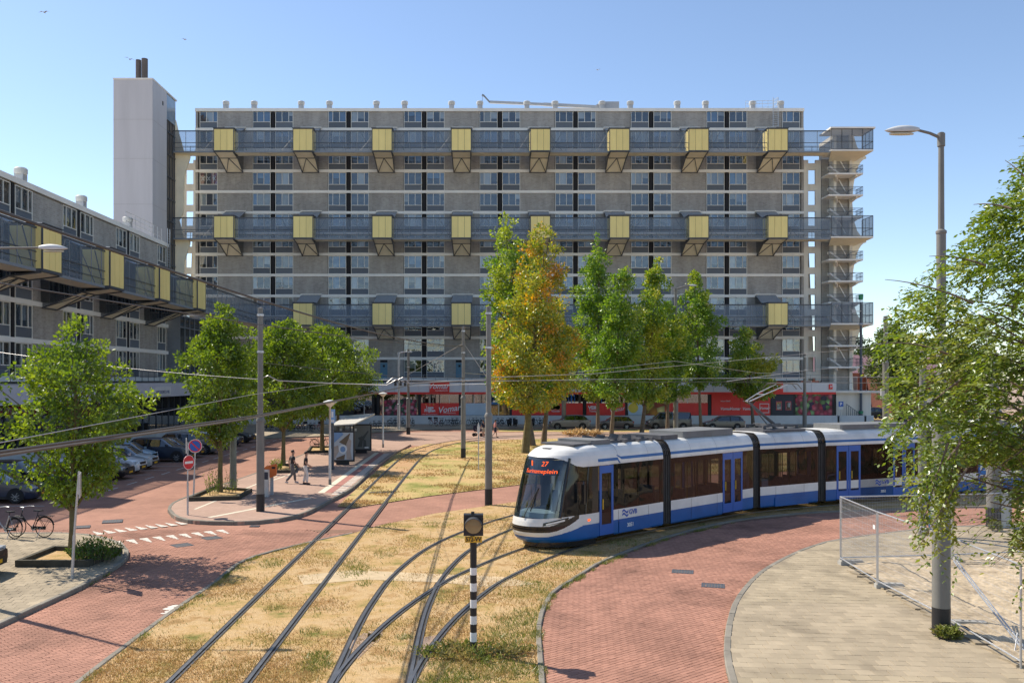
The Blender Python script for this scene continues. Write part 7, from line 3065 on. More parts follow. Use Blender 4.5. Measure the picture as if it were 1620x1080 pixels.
def car(kind, colour, label, loc, rotz, group=None, metal=.1, cat=None, rim=None):
    L, Wd, H, hz, bz, xc, xrf, xrr, xt, tz = KINDS_[kind]
    paint = mat('car_paint_%02x%02x%02x' % tuple(int(c * 255) for c in colour), colour, .3, metal=metal, var=.04, coat=.4)
    t = thing({'van': 'van', 'suv': 'off_road_car'}.get(kind, 'car'), label, cat or {'van': 'van'}.get(kind, 'car'), loc, rotz, group)
    f2x = lambda f: L / 2 - f * L
    ctl = [(0, .55, .72, 0), (.012, .68, .86, 0), (.05, hz - .12, .95, 0), (.1, hz - .03, .985, 0), (xc - .02, hz + .07, 1, 0), (xc, hz + .09, 1, .3), (xrf, H - .04, 1, 1), ((xrf + xrr) / 2, H, 1, 1), (xrr, H - .05, 1, 1),
           (xt, tz, .97, .3), (.992, tz - .1, .94, 0), (1.0, .6, .86, 0)]
    fs_ = sorted(set([c[0] for c in ctl] + [xc + (xrf - xc) * k / 4 for k in range(5)] + [xrr + (xt - xrr) * k / 4 for k in range(5)] + [xrf + (xrr - xrf) * k / 8 for k in range(9)] + list(np.linspace(.0, xc, 7))))
    fa = [c[0] for c in ctl]
    ztop = np.interp(fs_, fa, [c[1] for c in ctl])
    wid = np.interp(fs_, fa, [c[2] for c in ctl]) * Wd / 2
    rings = []
    for f, zt, w in zip(fs_, ztop, wid):
        zb = .2 + .1 * max(0, (.06 - f) / .06) + .12 * max(0, (f - .95) / .05)
        belt = min(bz, zt - .03)
        up = max(0.0, min(1.0, (zt - bz) / (H - bz)))
        wt = w * (1 - .23 * up - .04)
        x = f2x(f)
        half = [(0, zb), (w * .9, zb), (w, zb + .14), (w, (zb + belt) / 2 + .08), (w * .975, belt), (wt, zt - .055 * (1 + .3 * up)), (wt * .82, zt - .005), (0, zt + .012)]
        rings.append([(x, y, z) for y, z in half] + [(x, -y, z) for y, z in half[-2:0:-1]])
    n = len(rings[0])
    body, ws, sw, rw = MB(), MB(), MB(), MB()
    for i in range(len(rings) - 1):
        fm = (fs_[i] + fs_[i + 1]) / 2
        for j in range(n):
            j2 = (j + 1) % n
            q = [rings[i][j], rings[i][j2], rings[i + 1][j2], rings[i + 1][j]]
            tgt = body
            if j in (4, 9) and xc + .02 < fm < xt - .01:
                a, b = xrf + (xrr - xrf) * .42, xrf + (xrr - xrf) * .46
                tgt = sw
            elif j in (5, 6, 7, 8) and xc < fm < xrf:
                tgt = ws
            elif j in (5, 6, 7, 8) and xrr + .005 < fm < xt:
                tgt = rw
            tgt.add(q, [(0, 1, 2, 3)])
    body.add(rings[0], [tuple(range(n))])
    body.add(rings[-1], [tuple(range(n))])

    def fin(m_, name, mt):
        me = m_.mesh(name, mt)
        bm = bmesh.new()
        bm.from_mesh(me)
        bmesh.ops.remove_doubles(bm, verts=bm.verts, dist=1e-4)
        bmesh.ops.recalc_face_normals(bm, faces=bm.faces)
        bm.to_mesh(me)
        bm.free()
        me.polygons.foreach_set('use_smooth', [True] * len(me.polygons))
        me.set_sharp_from_angle(angle=R(32))
        return link(name, me, t)
    fin(body, 'body', paint)
    fin(ws, 'windscreen', M_cg)
    fin(rw, 'rear_window', M_cg)
    fin(sw, 'side_window', M_cg)
    # pillars, roof rails, trim
    mb = MB()
    w = Wd / 2
    for f in ((xrf + .02 + (xrr - xrf) * .40), xrr - .03 if kind != 'van' else .62):
        x = f2x(f)
        for s in (1, -1):
            mb.bar((x, s * (w * .99), bz - .02), (x, s * (w * .78), H - .09), .09, .03)
    ob('door_pillar', mb, M_trim if kind != 'van' else paint, t)
    mb = MB()
    for s in (1, -1):
        mb.box(f2x(.2), f2x(.8), s * w * .97 - .02, s * w * .97 + .025, .22, .32)
    mb.box(f2x(.0) - .02, f2x(0) + .02, -w * .62, w * .62, .3, .52)
    mb.box(f2x(1) - .02, f2x(1) + .02, -w * .7, w * .7, .28, .4)
    ob('lower_trim', mb, M_trim, t)
    mb = MB()
    for f in ((xrf + .05), xrf + .05 + (xrr - xrf) * .42):
        x = f2x(f) - .35
        for s in (1, -1):
            mb.box(x - .09, x + .09, min(s * w * .985, s * (w + .02)), max(s * w * .985, s * (w + .02)), bz - .14, bz - .11)
    ob('door_handle', mb, M_trim, t)
    for s in (1, -1):
        mb = MB()
        mb.box(f2x(.03) - .22, f2x(.03), s * w * .74 - .17, s * w * .74 + .17, hz - .27, hz - .11)
        ob('headlight', mb, M_head, t)
        mb = MB()
        mb.box(f2x(.988) - .04, f2x(.955), s * w * .78 - .13, s * w * .78 + .15, bz - .28, bz - .02)
        ob('tail_light', mb, M_tail, t)
        mb = MB()
        x = f2x(xc + .06)
        mb.box(x - .06, x + .06, min(s * w, s * (w + .16)), max(s * w, s * (w + .16)), bz + .02, bz + .16)
        ob('mirror', mb, paint, t)
    mb = MB()
    mb.box(f2x(0) + .0, f2x(0) + .03, -.26, .26, .36, .47)
    mb.box(f2x(1) - .03, f2x(1) - .0, -.26, .26, .6, .71)
    ob('number_plate', mb, M_plate, t)
    mb = MB()
    mb.box(f2x(.012) - .01, f2x(.012) + .05, -w * .45, w * .45, hz - .3, hz - .16)
    ob('grille', mb, M_trim, t)
    r = .33 if kind not in ('suv', 'van') else .36
    for f in (.185, .80):
        for s in (1, -1):
            mb = MB()
            x = f2x(f)
            mb.lathe([(0, -.06), (r * .62, -.07), (r * .66, -.09), (r * .94, -.1), (r, -.06), (r, .06), (r * .94, .1), (r * .66, .09), (r * .62, .02), (0, .02)], 22, axis='y')
            wh = ob('wheel', mb, M_tyre, t, (x, s * (w - .09), r), smooth=True)
            mb = MB()
            mb.lathe([(r * .64, .07), (r * .58, .085), (r * .56, .05), (0, .03)], 22, axis='y')
            for k in range(9):
                a = k * 2 * math.pi / 9
                mb.bar((0, .07, 0), (math.cos(a) * r * .6, .075, math.sin(a) * r * .6), .055, .03)
            o = ob('rim', mb, rim or M_rim, wh, smooth=False)
            if s < 0:
                o.rotation_euler = (0, 0, math.pi)
            mb = MB()
            ra = r + .07
            pts = [(ra * math.cos(a), ra * math.sin(a)) for a in np.linspace(-.35, math.pi + .35, 16)]
            mb.prism(pts, -.004, .004, fn=lambda a, b, c: (a, c, b), bottom=True)
            ob('wheel_arch', mb, M_dark, t, (x, s * (w + .002), r))
    return t


GPK = 'cars parked nose out in the shaded bays'
PARK = [  # kind, colour, y, nose x, label
    ('sedan', (.02, .03, .06), 41.0, -20.4, 'dark navy saloon parked nose out nearest the bicycles, by the left edge'),
    ('suv', (.015, .015, .018), 44.0, -20.9, 'black car parked behind the left street tree, second from the left edge'),
    ('hatch', (.70, .71, .72), 46.9, -20.2, 'white hatchback mostly hidden behind the left street tree'),
    ('sedan', (.012, .013, .018), 50.2, -20.0, 'black saloon with bright trim under its headlights, left of the white hatchback'),
    ('hatch', (.72, .72, .73), 53.2, -20.4, 'white hatchback with dark grille between the black saloon and the silver car'),
    ('hatch', (.40, .43, .44), 56.0, -20.7, 'silver hatchback right of the white hatchback in the shaded bays'),
    ('mini', (.32, .45, .54), 58.9, -21.8, 'small pale blue rounded car parked deep in its bay'),
    ('suv', (.02, .03, .055), 61.2, -20.0, 'dark navy off-roader before the no entry sign, right of the pale blue car'),
    ('sedan', (.10, .11, .11), 64.2, -20.3, 'dark grey car behind the no parking sign'),
    ('suv', (.16, .155, .16), 67.2, -19.9, 'large grey brown off-roader left of the platform tip tree'),
    ('hatch', (.68, .69, .70), 71.4, -20.3, 'white car glimpsed between the tree and the thick mast, farther bays'),
    ('hatch', (.03, .04, .06), 75.0, -20.3, 'dark car in the farther bays just left of the thick mast'),
    ('sedan', (.02, .02, .025), 79.0, -20.3, 'black car farthest along the shaded bays'),
]
for kind, colr, y, nx, lab in PARK:
    L = KINDS_[kind][0]
    car(kind, colr, lab, (nx - L / 2, y, 0), random.uniform(-.03, .03), GPK, rim=M_rim)
GBK = 'cars parked along the supermarket kerb'
car('suv', (.17, .165, .155), 'silver beige off-roader parked at the kerb left of the slender green tree', ((901 - PU) / FOC * 100.6, 100.6, 0), R(180), GBK)
car('hatch', (.055, .045, .045), 'dark brown hatchback with red tail light parked at the kerb', ((973 - PU) / FOC * 101, 101, 0), R(180), GBK, rim=M_white)
car('van', (.085, .082, .08), 'grey brown minibus parked at the kerb before the fruit picture', ((1057 - PU) / FOC * 101, 101, 0), R(180), GBK)
car('estate', (.10, .09, .08), 'low grey brown estate car at the kerb, rightmost before the tram roof', ((1144 - PU) / FOC * 100.8, 100.8, 0), R(180), GBK)
car('suv', (.02, .02, .022), 'black car parked beside the annex before the orange brick houses', ((1374 - PU) / FOC * 128, 128, 0), R(178))
car('sedan', (.03, .03, .035), 'dark saloon peeping out from the leaves on the far brick street', ((1443 - PU) / FOC * 121, 121, 0), R(185))
car('sedan', (.03, .012, .012), 'dark car on the left pavement of which only the front edge shows', (-15.98, 24.6, SIDE_Z), R(4))


# ------------------------------------------------------------------ bicycles and scooters
def bicycle(label, loc, rotz, frame, group=None, lite=False, basket=False, lean=0.06):
    t = thing('bicycle', label, 'bicycle', loc, rotz, group)
    t.rotation_euler = (lean, 0, rotz)
    r = .345
    seg = 12 if lite else 24
    wm = MB()
    wm.path([(r * math.cos(a), 0, r * math.sin(a)) for a in np.linspace(0, 2 * math.pi, seg, endpoint=False)], .018, 5, closed=True)
    for k in range(8 if lite else 16):
        a = k * 2 * math.pi / (8 if lite else 16)
        wm.path([(0, .02 * (-1) ** k, 0), (r * math.cos(a), 0, r * math.sin(a))], .0025, 3)
    wm.lathe([(.03, -.04), (.03, .04)], 8, axis='y')
    me = wm.mesh('wheel', M_tyre)
    for x in (-.53, .53):
        link('wheel', me, t, (x, 0, r + .015))
    mb = MB()
    b, h1, st_, rr = (-.08, 0, .31), (.36, 0, .78), (-.25, 0, .80), (-.53, 0, .36)
    mb.path([b, (.15, 0, .50), h1], .019, 6)
    mb.path([b, st_], .017, 6)
    mb.path([(.33, 0, .95), (.40, 0, .68), (.50, 0, .48), (.53, 0, .36)], .017, 6)
    for s in (.06, -.06):
        mb.path([b, (rr[0], s, rr[2])], .010, 5)
        mb.path([st_, (rr[0], s, rr[2])], .009, 5)
    ob('frame', mb, frame, t, smooth=True)
    mb = MB()
    mb.path([(.10, .28, 1.06), (.25, .26, 1.07), (.33, .12, 1.06), (.34, 0, 1.03), (.33, -.12, 1.06), (.25, -.26, 1.07), (.10, -.28, 1.06)], .013, 6)
    mb.path([(.34, 0, 1.03), (.33, 0, .92)], .013, 6)
    ob('handlebar', mb, M_galv, t, smooth=True)
    mb = MB()
    mb.prism([(-.40, -.10), (-.36, -.12), (-.1, -.03), (-.08, 0), (-.1, .03), (-.36, .12), (-.40, .10)], .91, .96, bottom=True)
    mb.path([(-.25, 0, .8), (-.26, 0, .92)], .013, 6)
    ob('saddle', mb, M_black, t)
    mb = MB()
    mb.box(-.86, -.34, -.07, .07, .755, .775)
    for s in (.07, -.07):
        mb.path([(-.8, s, .76), (-.53, s, .36)], .007, 4)
    mb.path([(-.53 + .375 * math.cos(a), 0, .36 + .375 * math.sin(a)) for a in np.linspace(.6, 2.9, 9)], .016, 4)
    mb.path([(.53 + .375 * math.cos(a), 0, .36 + .375 * math.sin(a)) for a in np.linspace(.6, 2.6, 9)], .014, 4)
    mb.box(-.55, .02, -.05, -.035, .27, .38)
    ob('carrier', mb, M_black, t)
    mb = MB()
    mb.path([(-.08, -.06, .31), (-.02, -.06, .16)], .01, 5)
    mb.path([(-.08, .06, .31), (-.14, .06, .46)], .01, 5)
    mb.lathe([(.09, -.05), (.09, -.04)], 12, c=(-.08, 0, .31), axis='y')
    mb.path([(-.4, .05, .33), (-.36, .16, .01)], .01, 5)
    ob('crank', mb, M_galv, t)
    if basket:
        mb = MB()
        mb.prism([(.42, -.18), (.75, -.2), (.75, .2), (.42, .18)], .80, 1.05, top=False, bottom=True)
        ob('basket', mb, M_black, t)
    return t


M_bk = mat('bike_black', (.02, .02, .022), .4)
M_bs = mat('bike_silver', (.45, .46, .47), .35, metal=.5)
M_br = mat('bike_red', (.40, .05, .08), .4)
M_bg = mat('bike_green', (.05, .10, .08), .4)
x, y = G(48, 849, SIDE_Z)
bicycle('black upright bicycle with dark dress guard standing on the left pavement', (x, y, SIDE_Z), R(172), M_bk)
x, y = G(12, 852, SIDE_Z)
bicycle('silver bicycle cut by the left edge beside the black upright one', (x - .25, y + .15, SIDE_Z), R(160), M_bs)
x, y = G(507, 709, SIDE_Z)
bicycle('dark bicycle leaning on the tree left of the tram shelter', (x, y + .2, SIDE_Z), R(5), M_bk)
b0 = bicycle('', (0, 0, 0), 0, M_bk, lite=True)
b1 = bicycle('', (0, 0, 0), 0, M_bs, lite=True)
b2 = bicycle('', (0, 0, 0), 0, M_br, lite=True, basket=True)
b3 = bicycle('', (0, 0, 0), 0, M_bg, lite=True)
BIKES = []
for u in (590, 597, 604, 611):
    BIKES.append((u, 678.5, b1, 'pale bicycles crowded at the left end of the shop wall', 'silver bicycle at the left end of the shop wall'))
for u in (621, 628, 635, 652):
    BIKES.append((u, 673.5, b0, 'dark bicycles below the flower picture', 'dark bicycle below the flower picture'))
for u in (686, 694):
    BIKES.append((u, 673.5, b2, 'red bicycles below the left red window print', 'red bicycle with basket below the red prints'))
for u in (702, 713, 719, 726):
    BIKES.append((u, 673.5, b0, 'dark bicycles below the big red lettering', 'dark bicycle below the large red name print'))
for u in (746, 752, 759, 768):
    BIKES.append((u, 673.5, b3, 'dark green bicycles right of the slim curve mast', 'dark green bicycle right of the slim curve mast'))
for u in (790, 798, 852, 858):
    BIKES.append((u, 673.5, b0, 'bicycles behind the lawn tree trunks', 'dark bicycle behind the lawn tree trunks'))
for u in (452, 460, 468, 476, 484, 492, 500):
    BIKES.append((u, 682, [b0, b1, b2][int(u) % 3], 'bicycles in the far rack behind the street trees', 'bicycle in the far rack behind the street trees'))
for u in (424, 432, 440):
    BIKES.append((u, 680, b3, 'dark bicycles at the shaded end of the far rack', 'dark bicycle at the shaded end of the far rack'))
used = set()
ORD = ['first', 'second', 'third', 'fourth', 'fifth', 'sixth', 'seventh']
seen_ = {}
for u, v, src, grp, lab in BIKES:
    x, y = G(u, v, .12)
    o = src if src not in used else dup(src)
    used.add(src)
    o.location = (x, y, .12)
    o.rotation_euler = (random.uniform(-.1, .1), 0, R(90 + random.choice([-1, 1]) * random.uniform(22, 52)))
    seen_[lab] = seen_.get(lab, -1) + 1
    o['label'] = lab if sum(q[4] == lab for q in BIKES) == 1 else ORD[seen_[lab]] + ' from the left: ' + lab
    o['group'] = grp


def scooter(label, loc, rotz):
    t = thing('motor_scooter', label, 'scooter', loc, rotz, 'dark scooters by the shop wall')
    mb = MB()
    mb.prism([(-.75, .45), (-.55, .75), (-.1, .78), (.0, .4), (.35, .35), (.55, .95), (.62, .95), (.55, .3), (-.1, .22), (-.5, .3)], -.17, .17, fn=lambda a, b, c: (a, c, b), bottom=True)
    ob('body', mb, M_black, t)
    mb = MB()
    mb.prism([(-.72, -.14), (.0, -.11), (.0, .11), (-.72, .14)], .76, .86)
    ob('saddle', mb, M_trim, t)
    mb = MB()
    mb.path([(.45, -.34, 1.08), (.52, 0, 1.02), (.45, .34, 1.08)], .02, 6)
    mb.path([(.52, 0, 1.02), (.6, 0, .6)], .03, 6)
    ob('handlebar', mb, M_steel, t)
    for x in (-.5, .68):
        mb = MB()
        mb.lathe([(.13, -.05), (.22, -.05), (.24, 0), (.22, .05), (.13, .05)], 14, c=(0, 0, 0), axis='y')
        ob('wheel', mb, M_tyre, t, (x, 0, .24))


scooter('dark scooter by the white wall seen just left of the yellow tree trunk, left one', (*G(806, 674, .12), .12), R(75))
scooter('dark scooter by the white wall seen just left of the yellow tree trunk, right one', (*G(815, 674, .12), .12), R(100))
scooter('dark scooter by the white wall between the two yellow tree trunks', (*G(843, 674, .12), .12), R(80))


# ------------------------------------------------------------------ people
M_skin = mat('skin', (.42, .25, .18), .6, var=.05)
M_hair = mat('hair_dark', (.015, .012, .01), .6)
M_tee = mat('shirt_black', (.018, .018, .02), .9, var=.2, scale=8)
M_tee2 = mat('shirt_charcoal', (.035, .036, .04), .9, var=.2, scale=8)
M_trg = mat('trousers_grey', (.12, .12, .125), .9, var=.15, scale=8)
M_trw = mat('trousers_white', (.60, .60, .58), .9, var=.08, scale=8)
M_shoe = mat('shoe_pale', (.45, .45, .45), .7)
M_shoeb = mat('shoe_black', (.02, .02, .02), .6)
M_pinks = mat('shirt_pink', (.55, .22, .22), .9)
M_navyc = mat('cloth_navy', (.02, .025, .05), .9)


def skinned(name, verts, edges, radii, m, parent, root=0, sub=2):
    me = bpy.data.meshes.new(name)
    me.from_pydata([tuple(v) for v in verts], edges, [])
    o = link(name, me, parent)
    o.modifiers.new('skin', 'SKIN').use_smooth_shade = True
    for i, r in enumerate(radii):
        me.skin_vertices[0].data[i].radius = r if isinstance(r, tuple) else (r, r)
    me.skin_vertices[0].data[root].use_root = True
    s = o.modifiers.new('sub', 'SUBSURF')
    s.levels = s.render_levels = sub
    me.materials.append(m)
    bpy.context.view_layer.update()
    dg = bpy.context.evaluated_depsgraph_get()
    new = bpy.data.meshes.new_from_object(o.evaluated_get(dg))
    o.modifiers.clear()
    o.data = new
    new.materials.clear()
    new.materials.append(m)
    new.polygons.foreach_set('use_smooth', [True] * len(new.polygons))
    return o


def person(label, loc, rotz, pose, shirt, trousers, shoes, hair=M_hair, shorts=False, H=1.78, group=None):
    """x forward. pose: hip/knee/ankle per leg and elbow/wrist per arm, as (x, z) or (x, y, z)"""
    t = thing('person', label, 'person', loc, rotz, group)
    k = H / 1.78
    P = {'pelvis': (0, 0, .95), 'waist': (.01, 0, 1.08), 'chest': (.03, 0, 1.28), 'neck': (.035, 0, 1.46), 'chin': (.05, 0, 1.54), 'head': (.06, 0, 1.66), 'crown': (.055, 0, 1.735)}
    for s, sd in ((1, 'l'), (-1, 'r')):
        P['hip' + sd] = (0, s * .095, .90)
        P['knee' + sd] = (pose['knee' + sd][0], s * .10, pose['knee' + sd][1])
        P['ank' + sd] = (pose['ank' + sd][0], s * .10, pose['ank' + sd][1])
        P['toe' + sd] = (pose['ank' + sd][0] + .19 * pose.get('toe' + sd, (1, 0))[0], s * .12, max(.035, pose['ank' + sd][1] - .05 + pose.get('toe' + sd, (1, 0))[1]))
        P['sh' + sd] = (.03, s * .185, 1.42)
        P['el' + sd] = pose['el' + sd]
        P['wr' + sd] = pose['wr' + sd]
    names = list(P)
    idx = {n: i for i, n in enumerate(names)}
    E = [('pelvis', 'waist'), ('waist', 'chest'), ('chest', 'neck'), ('neck', 'chin'), ('chin', 'head'), ('head', 'crown')]
    rad = {'pelvis': (.135, .10), 'waist': (.125, .09), 'chest': (.155, .105), 'neck': .052, 'chin': .07, 'head': (.088, .10), 'crown': .06}
    for sd in 'lr':
        E += [('pelvis', 'hip' + sd), ('hip' + sd, 'knee' + sd), ('knee' + sd, 'ank' + sd), ('ank' + sd, 'toe' + sd), ('chest', 'sh' + sd), ('sh' + sd, 'el' + sd), ('el' + sd, 'wr' + sd)]
        rad.update({'hip' + sd: .09, 'knee' + sd: .057, 'ank' + sd: .04, 'toe' + sd: .036, 'sh' + sd: .062, 'el' + sd: .042, 'wr' + sd: .029})
    V = [Vector(P[n]) * k for n in names]
    ed = [(idx[a], idx[b]) for a, b in E]
    rr = [rad[n] for n in names]
    # hands: a palm, four fingers and a thumb grown from each wrist
    for s, sd in ((1, 'l'), (-1, 'r')):
        w, e = Vector(P['wr' + sd]), Vector(P['el' + sd])
        d = (w - e).normalized()
        side = Vector((1, 0, 0)) - d * d.x
        side.normalize()
        V.append((w + d * .075) * k)
        rr.append((.036, .018))
        pi = len(V) - 1
        ed.append((idx['wr' + sd], pi))
        for q, (o, ln) in enumerate(((-.030, .062), (-.010, .078), (.010, .082), (.030, .072))):
            b = w + d * .095 + side * o
            V += [b * k, (b + d * ln * .6 + Vector((0, -s * .012, 0))) * k, (b + d * ln + Vector((0, -s * .03, 0))) * k]
            rr += [.0095, .0085, .007]
            m_ = len(V)
            ed += [(pi, m_ - 3), (m_ - 3, m_ - 2), (m_ - 2, m_ - 1)]
        b = w + d * .03 + side * .03
        V += [(b + side * .02 + d * .02) * k, (b + side * .03 + d * .055) * k]
        rr += [.011, .008]
        m_ = len(V)
        ed += [(idx['wr' + sd], m_ - 2), (m_ - 2, m_ - 1)]
    skinned('body', V, ed, rr, M_skin, t)

    def sub(name, ns, es, rs, m, ex=1.0):
        ii = {n: i for i, n in enumerate(ns)}
        pts = []
        for n in ns:
            pts.append(Vector(P[n]) * k if isinstance(n, str) and n in P else Vector(extra[n]) * k)
        return skinned(name, pts, [(ii[a], ii[b]) for a, b in es], rs, m, t)
    extra = {}
    for s, sd in ((1, 'l'), (-1, 'r')):
        sh, el = Vector(P['sh' + sd]), Vector(P['el' + sd])
        extra['slv' + sd] = sh.lerp(el, .72)
        kn, an, hp = Vector(P['knee' + sd]), Vector(P['ank' + sd]), Vector(P['hip' + sd])
        extra['hem' + sd] = kn.lerp(an, .93) if not shorts else hp.lerp(kn, .95)
    extra['hemt'] = (0, 0, .93)
    extra['col'] = (.035, 0, 1.44)
    sub('shirt', ['hemt', 'waist', 'chest', 'col', 'shl', 'slvl', 'shr', 'slvr'], [('hemt', 'waist'), ('waist', 'chest'), ('chest', 'col'), ('chest', 'shl'), ('shl', 'slvl'), ('chest', 'shr'), ('shr', 'slvr')],
        [(.155, .118), (.145, .108), (.172, .122), .068, .082, .068, .082, .068], shirt)
    tn, te, tr_ = ['waist', 'pelvis'], [('waist', 'pelvis')], [(.132, .098), (.148, .115)]
    for sd in 'lr':
        if shorts:
            tn += ['hip' + sd, 'hem' + sd]
            te += [('pelvis', 'hip' + sd), ('hip' + sd, 'hem' + sd)]
            tr_ += [.105, .09]
        else:
            tn += ['hip' + sd, 'knee' + sd, 'hem' + sd]
            te += [('pelvis', 'hip' + sd), ('hip' + sd, 'knee' + sd), ('knee' + sd, 'hem' + sd)]
            tr_ += [.105, .08, .068]
    sub('trousers', tn, te, tr_, trousers)
    for sd in 'lr':
        extra['h'] = tuple(Vector(P['ank' + sd]) + Vector((-.05, 0, -.03)))
        extra['m'] = tuple(Vector(P['ank' + sd]).lerp(Vector(P['toe' + sd]), .5) + Vector((0, 0, -.015)))
        sub('shoe', ['h', 'm', 'toe' + sd], [('h', 'm'), ('m', 'toe' + sd)], [.05, .05, .042], shoes)
    # hair cap, ears, nose, eyes, mouth
    mb = MB()
    c = Vector((.045, 0, 1.675)) * k
    n = 16
    prof = [(.112 * math.sin(a), .112 * math.cos(a)) for a in np.linspace(1.75, 0.001, 8)]
    mb.lathe(prof, n, c=c)
    mb.v = [(x if x < c.x + .05 * k else c.x + .05 * k + (x - c.x - .05 * k) * .55, y * .86, z if x < c.x + .03 or z > c.z + .03 else c.z + .035 * k) for x, y, z in mb.v]
    ob('hair', mb, hair, t, smooth=True)
    fc = MB()
    fx = (.06 + .098) * k
    fc.add([(fx - .01, -.014, 1.615 * k), (fx - .01, .014, 1.615 * k), (fx + .022, 0, 1.618 * k), (fx - .006, 0, 1.668 * k)], [(0, 1, 2), (0, 2, 3), (1, 3, 2)], 0)
    for s in (1, -1):
        fc.lathe([(.012, -.006), (.016, 0), (.012, .006)], 8, 0, c=(.055 * k, s * .092 * k, 1.645 * k), axis='y')
        fc.lathe([(.011, -.003), (0, .003)], 8, 1, c=(fx - .006, s * .034, 1.665 * k), axis='x')
        fc.lathe([(.006, .0), (0, .005)], 8, 2, c=(fx - .003, s * .034, 1.665 * k), axis='x')
    fc.box(fx - .012, fx + .002, -.022, .022, 1.582 * k, 1.590 * k, 3)
    ob('face', fc, [M_skin, M_white, M_black, mat('lip', (.35, .14, .12), .6)], t)
    return t


walk1 = dict(kneel=(.16, .52), ankl=(.20, .09), kneer=(-.02, .50), ankr=(-.36, .14), toer=(.7, -.03), ell=(-.10, .25, 1.17), wrl=(-.06, .27, .93), elr=(.06, -.25, 1.16), wrr=(.22, -.25, .97))
walk2 = dict(kneel=(.02, .51), ankl=(-.10, .09), kneer=(.10, .52), ankr=(.08, .09), ell=(.0, .25, 1.16), wrl=(.16, .27, 1.00), elr=(.02, -.25, 1.16), wrr=(.22, -.22, 1.02))
GP = 'men walking on the platform'
person('man in dark grey T-shirt and grey trousers walking away on the platform', (*G(462, 765, SIDE_Z), SIDE_Z + .02), R(28), walk1, M_tee2, M_trg, M_shoe, H=1.80)
person('man in black T-shirt and white trousers walking right of his companion', (*G(483, 766.5, SIDE_Z), SIDE_Z + .02), R(12), walk2, M_tee, M_trw, M_shoeb, H=1.76)
person('person in dark top and pale shorts behind the thick lawn mast', (*G(765, 692), .0), R(120), walk2, M_navyc, M_cur[4], M_shoe, shorts=True, H=1.72)
person('person in dark clothing with bare legs just right of the thick lawn mast', (*G(783, 692), .0), R(10), walk1, M_pinks, M_navyc, M_shoeb, shorts=True, H=1.74)


def pram(loc, rotz):
    t = thing('pram', 'dark pram pushed beside the thick lawn mast', 'pram', loc, rotz)
    mb = MB()
    mb.prism([(-.4, .5), (.45, .5), (.5, .8), (.1, .85), (-.1, 1.15), (-.45, 1.1), (-.5, .8)], -.25, .25, fn=lambda a, b, c: (a, c, b), bottom=True)
    ob('carrycot', mb, M_navyc, t)
    mb = MB()
    for s in (.24, -.24):
        mb.path([(-.4, s, .2), (.35, s, .75), (.62, s, 1.05)], .015, 5)
        mb.path([(.4, s, .2), (-.3, s, .8)], .015, 5)
    mb.path([(.62, -.24, 1.05), (.62, .24, 1.05)], .02, 5)
    ob('frame', mb, M_galv, t)
    wm = MB()
    wm.lathe([(.12, -.03), (.18, -.03), (.18, .03), (.12, .03)], 14, axis='y')
    me = wm.mesh('wheel', M_tyre)
    for x in (-.4, .4):
        for s in (.28, -.28):
            link('wheel', me, t, (x, s, .18))


pram((*G(757, 690), 0), R(-20))


# ------------------------------------------------------------------ building site fence
def fence_panel(a, b, label, h=2.0, gap=.13):
    a, b = Vector((*a, SIDE_Z)), Vector((*b, SIDE_Z))
    d = b - a
    L = d.length
    t = thing('site_fence', label, 'fence', a, math.atan2(d.y, d.x), 'wire mesh site fence panels')
    mb = MB()
    for x in (.03, L - .03):
        mb.tube((x, 0, .06), (x, 0, h + .06), .021, n=8)
    mb.tube((.03, 0, h + .04), (L - .03, 0, h + .04), .019, n=8)
    mb.tube((.03, 0, .2), (L - .03, 0, .2), .019, n=8)
    ob('frame', mb, M_galv, t, smooth=True)
    mb = MB()
    n = int(L / .055)
    for i in range(n):
        x = .05 + (L - .1) * (i + .5) / n
        mb.path([(x, 0, .2), (x, 0, h + .04)], .0021, 3, caps=False)
    for i in range(10):
        z = .34 + i * (h - .3) / 9.5
        mb.path([(.03, 0, z), (L - .03, 0, z)], .0026, 3, caps=False)
    o = ob('wire_mesh', mb, M_galv, t)
    o['kind'] = 'stuff'
    return t


def foot(loc, rotz, label):
    t = thing('ballast_block', label, 'fence block', (*loc, SIDE_Z), rotz, 'concrete feet of the site fence')
    mb = MB()
    mb.prism([(-.36, -.11), (.36, -.11), (.36, .11), (-.36, .11)], .0, .11, bottom=True)
    mb.prism([(-.33, -.09), (.33, -.09), (.33, .09), (-.33, .09)], .11, .145)
    ob('block', mb, M_conc, t)
    mb = MB()
    for x in (-.15, .0, .15):
        mb.lathe([(.03, .146), (.03, .15), (0, .15)], 10, c=(x, 0, 0))
    ob('socket', mb, M_dark, t)
    return t


FA, FB, FC, FD = G(1329, 892, SIDE_Z), G(1388, 930, SIDE_Z), (10.62, 20.2), (10.35, 16.7)
FE, FF = G(1506, 887, SIDE_Z), (18.6, 27.7)
fp = fence_panel(FA, FB, 'wire mesh fence panel at the near left corner of the sand pit')
fence_panel(FB, FC, 'wire mesh fence panel running to the near lamp post')
fence_panel(FC, FD, 'wire mesh fence panel in the lower right corner before the sand')
fence_panel(FA, FE, 'wire mesh fence panel along the back of the sand pit, left one')
fence_panel(FE, FF, 'wire mesh fence panel along the back of the sand pit, at the right edge')
foot((FA[0] + .3, FA[1] - .05), R(5), 'grey concrete fence foot at the left corner of the sand pit')
foot((FB[0] + .32, FB[1] + .0), R(-8), 'grey concrete fence foot left of the near lamp post')
foot((FC[0] + .45, FC[1] - .45), R(-10), 'grey concrete fence foot right of the near lamp post')
foot((FE[0] + .1, FE[1]), R(80), 'grey concrete fence foot at the back of the sand pit')
mb = MB()
mb.box(-.06, .09, -.02, -.01, 1.55, 1.66)
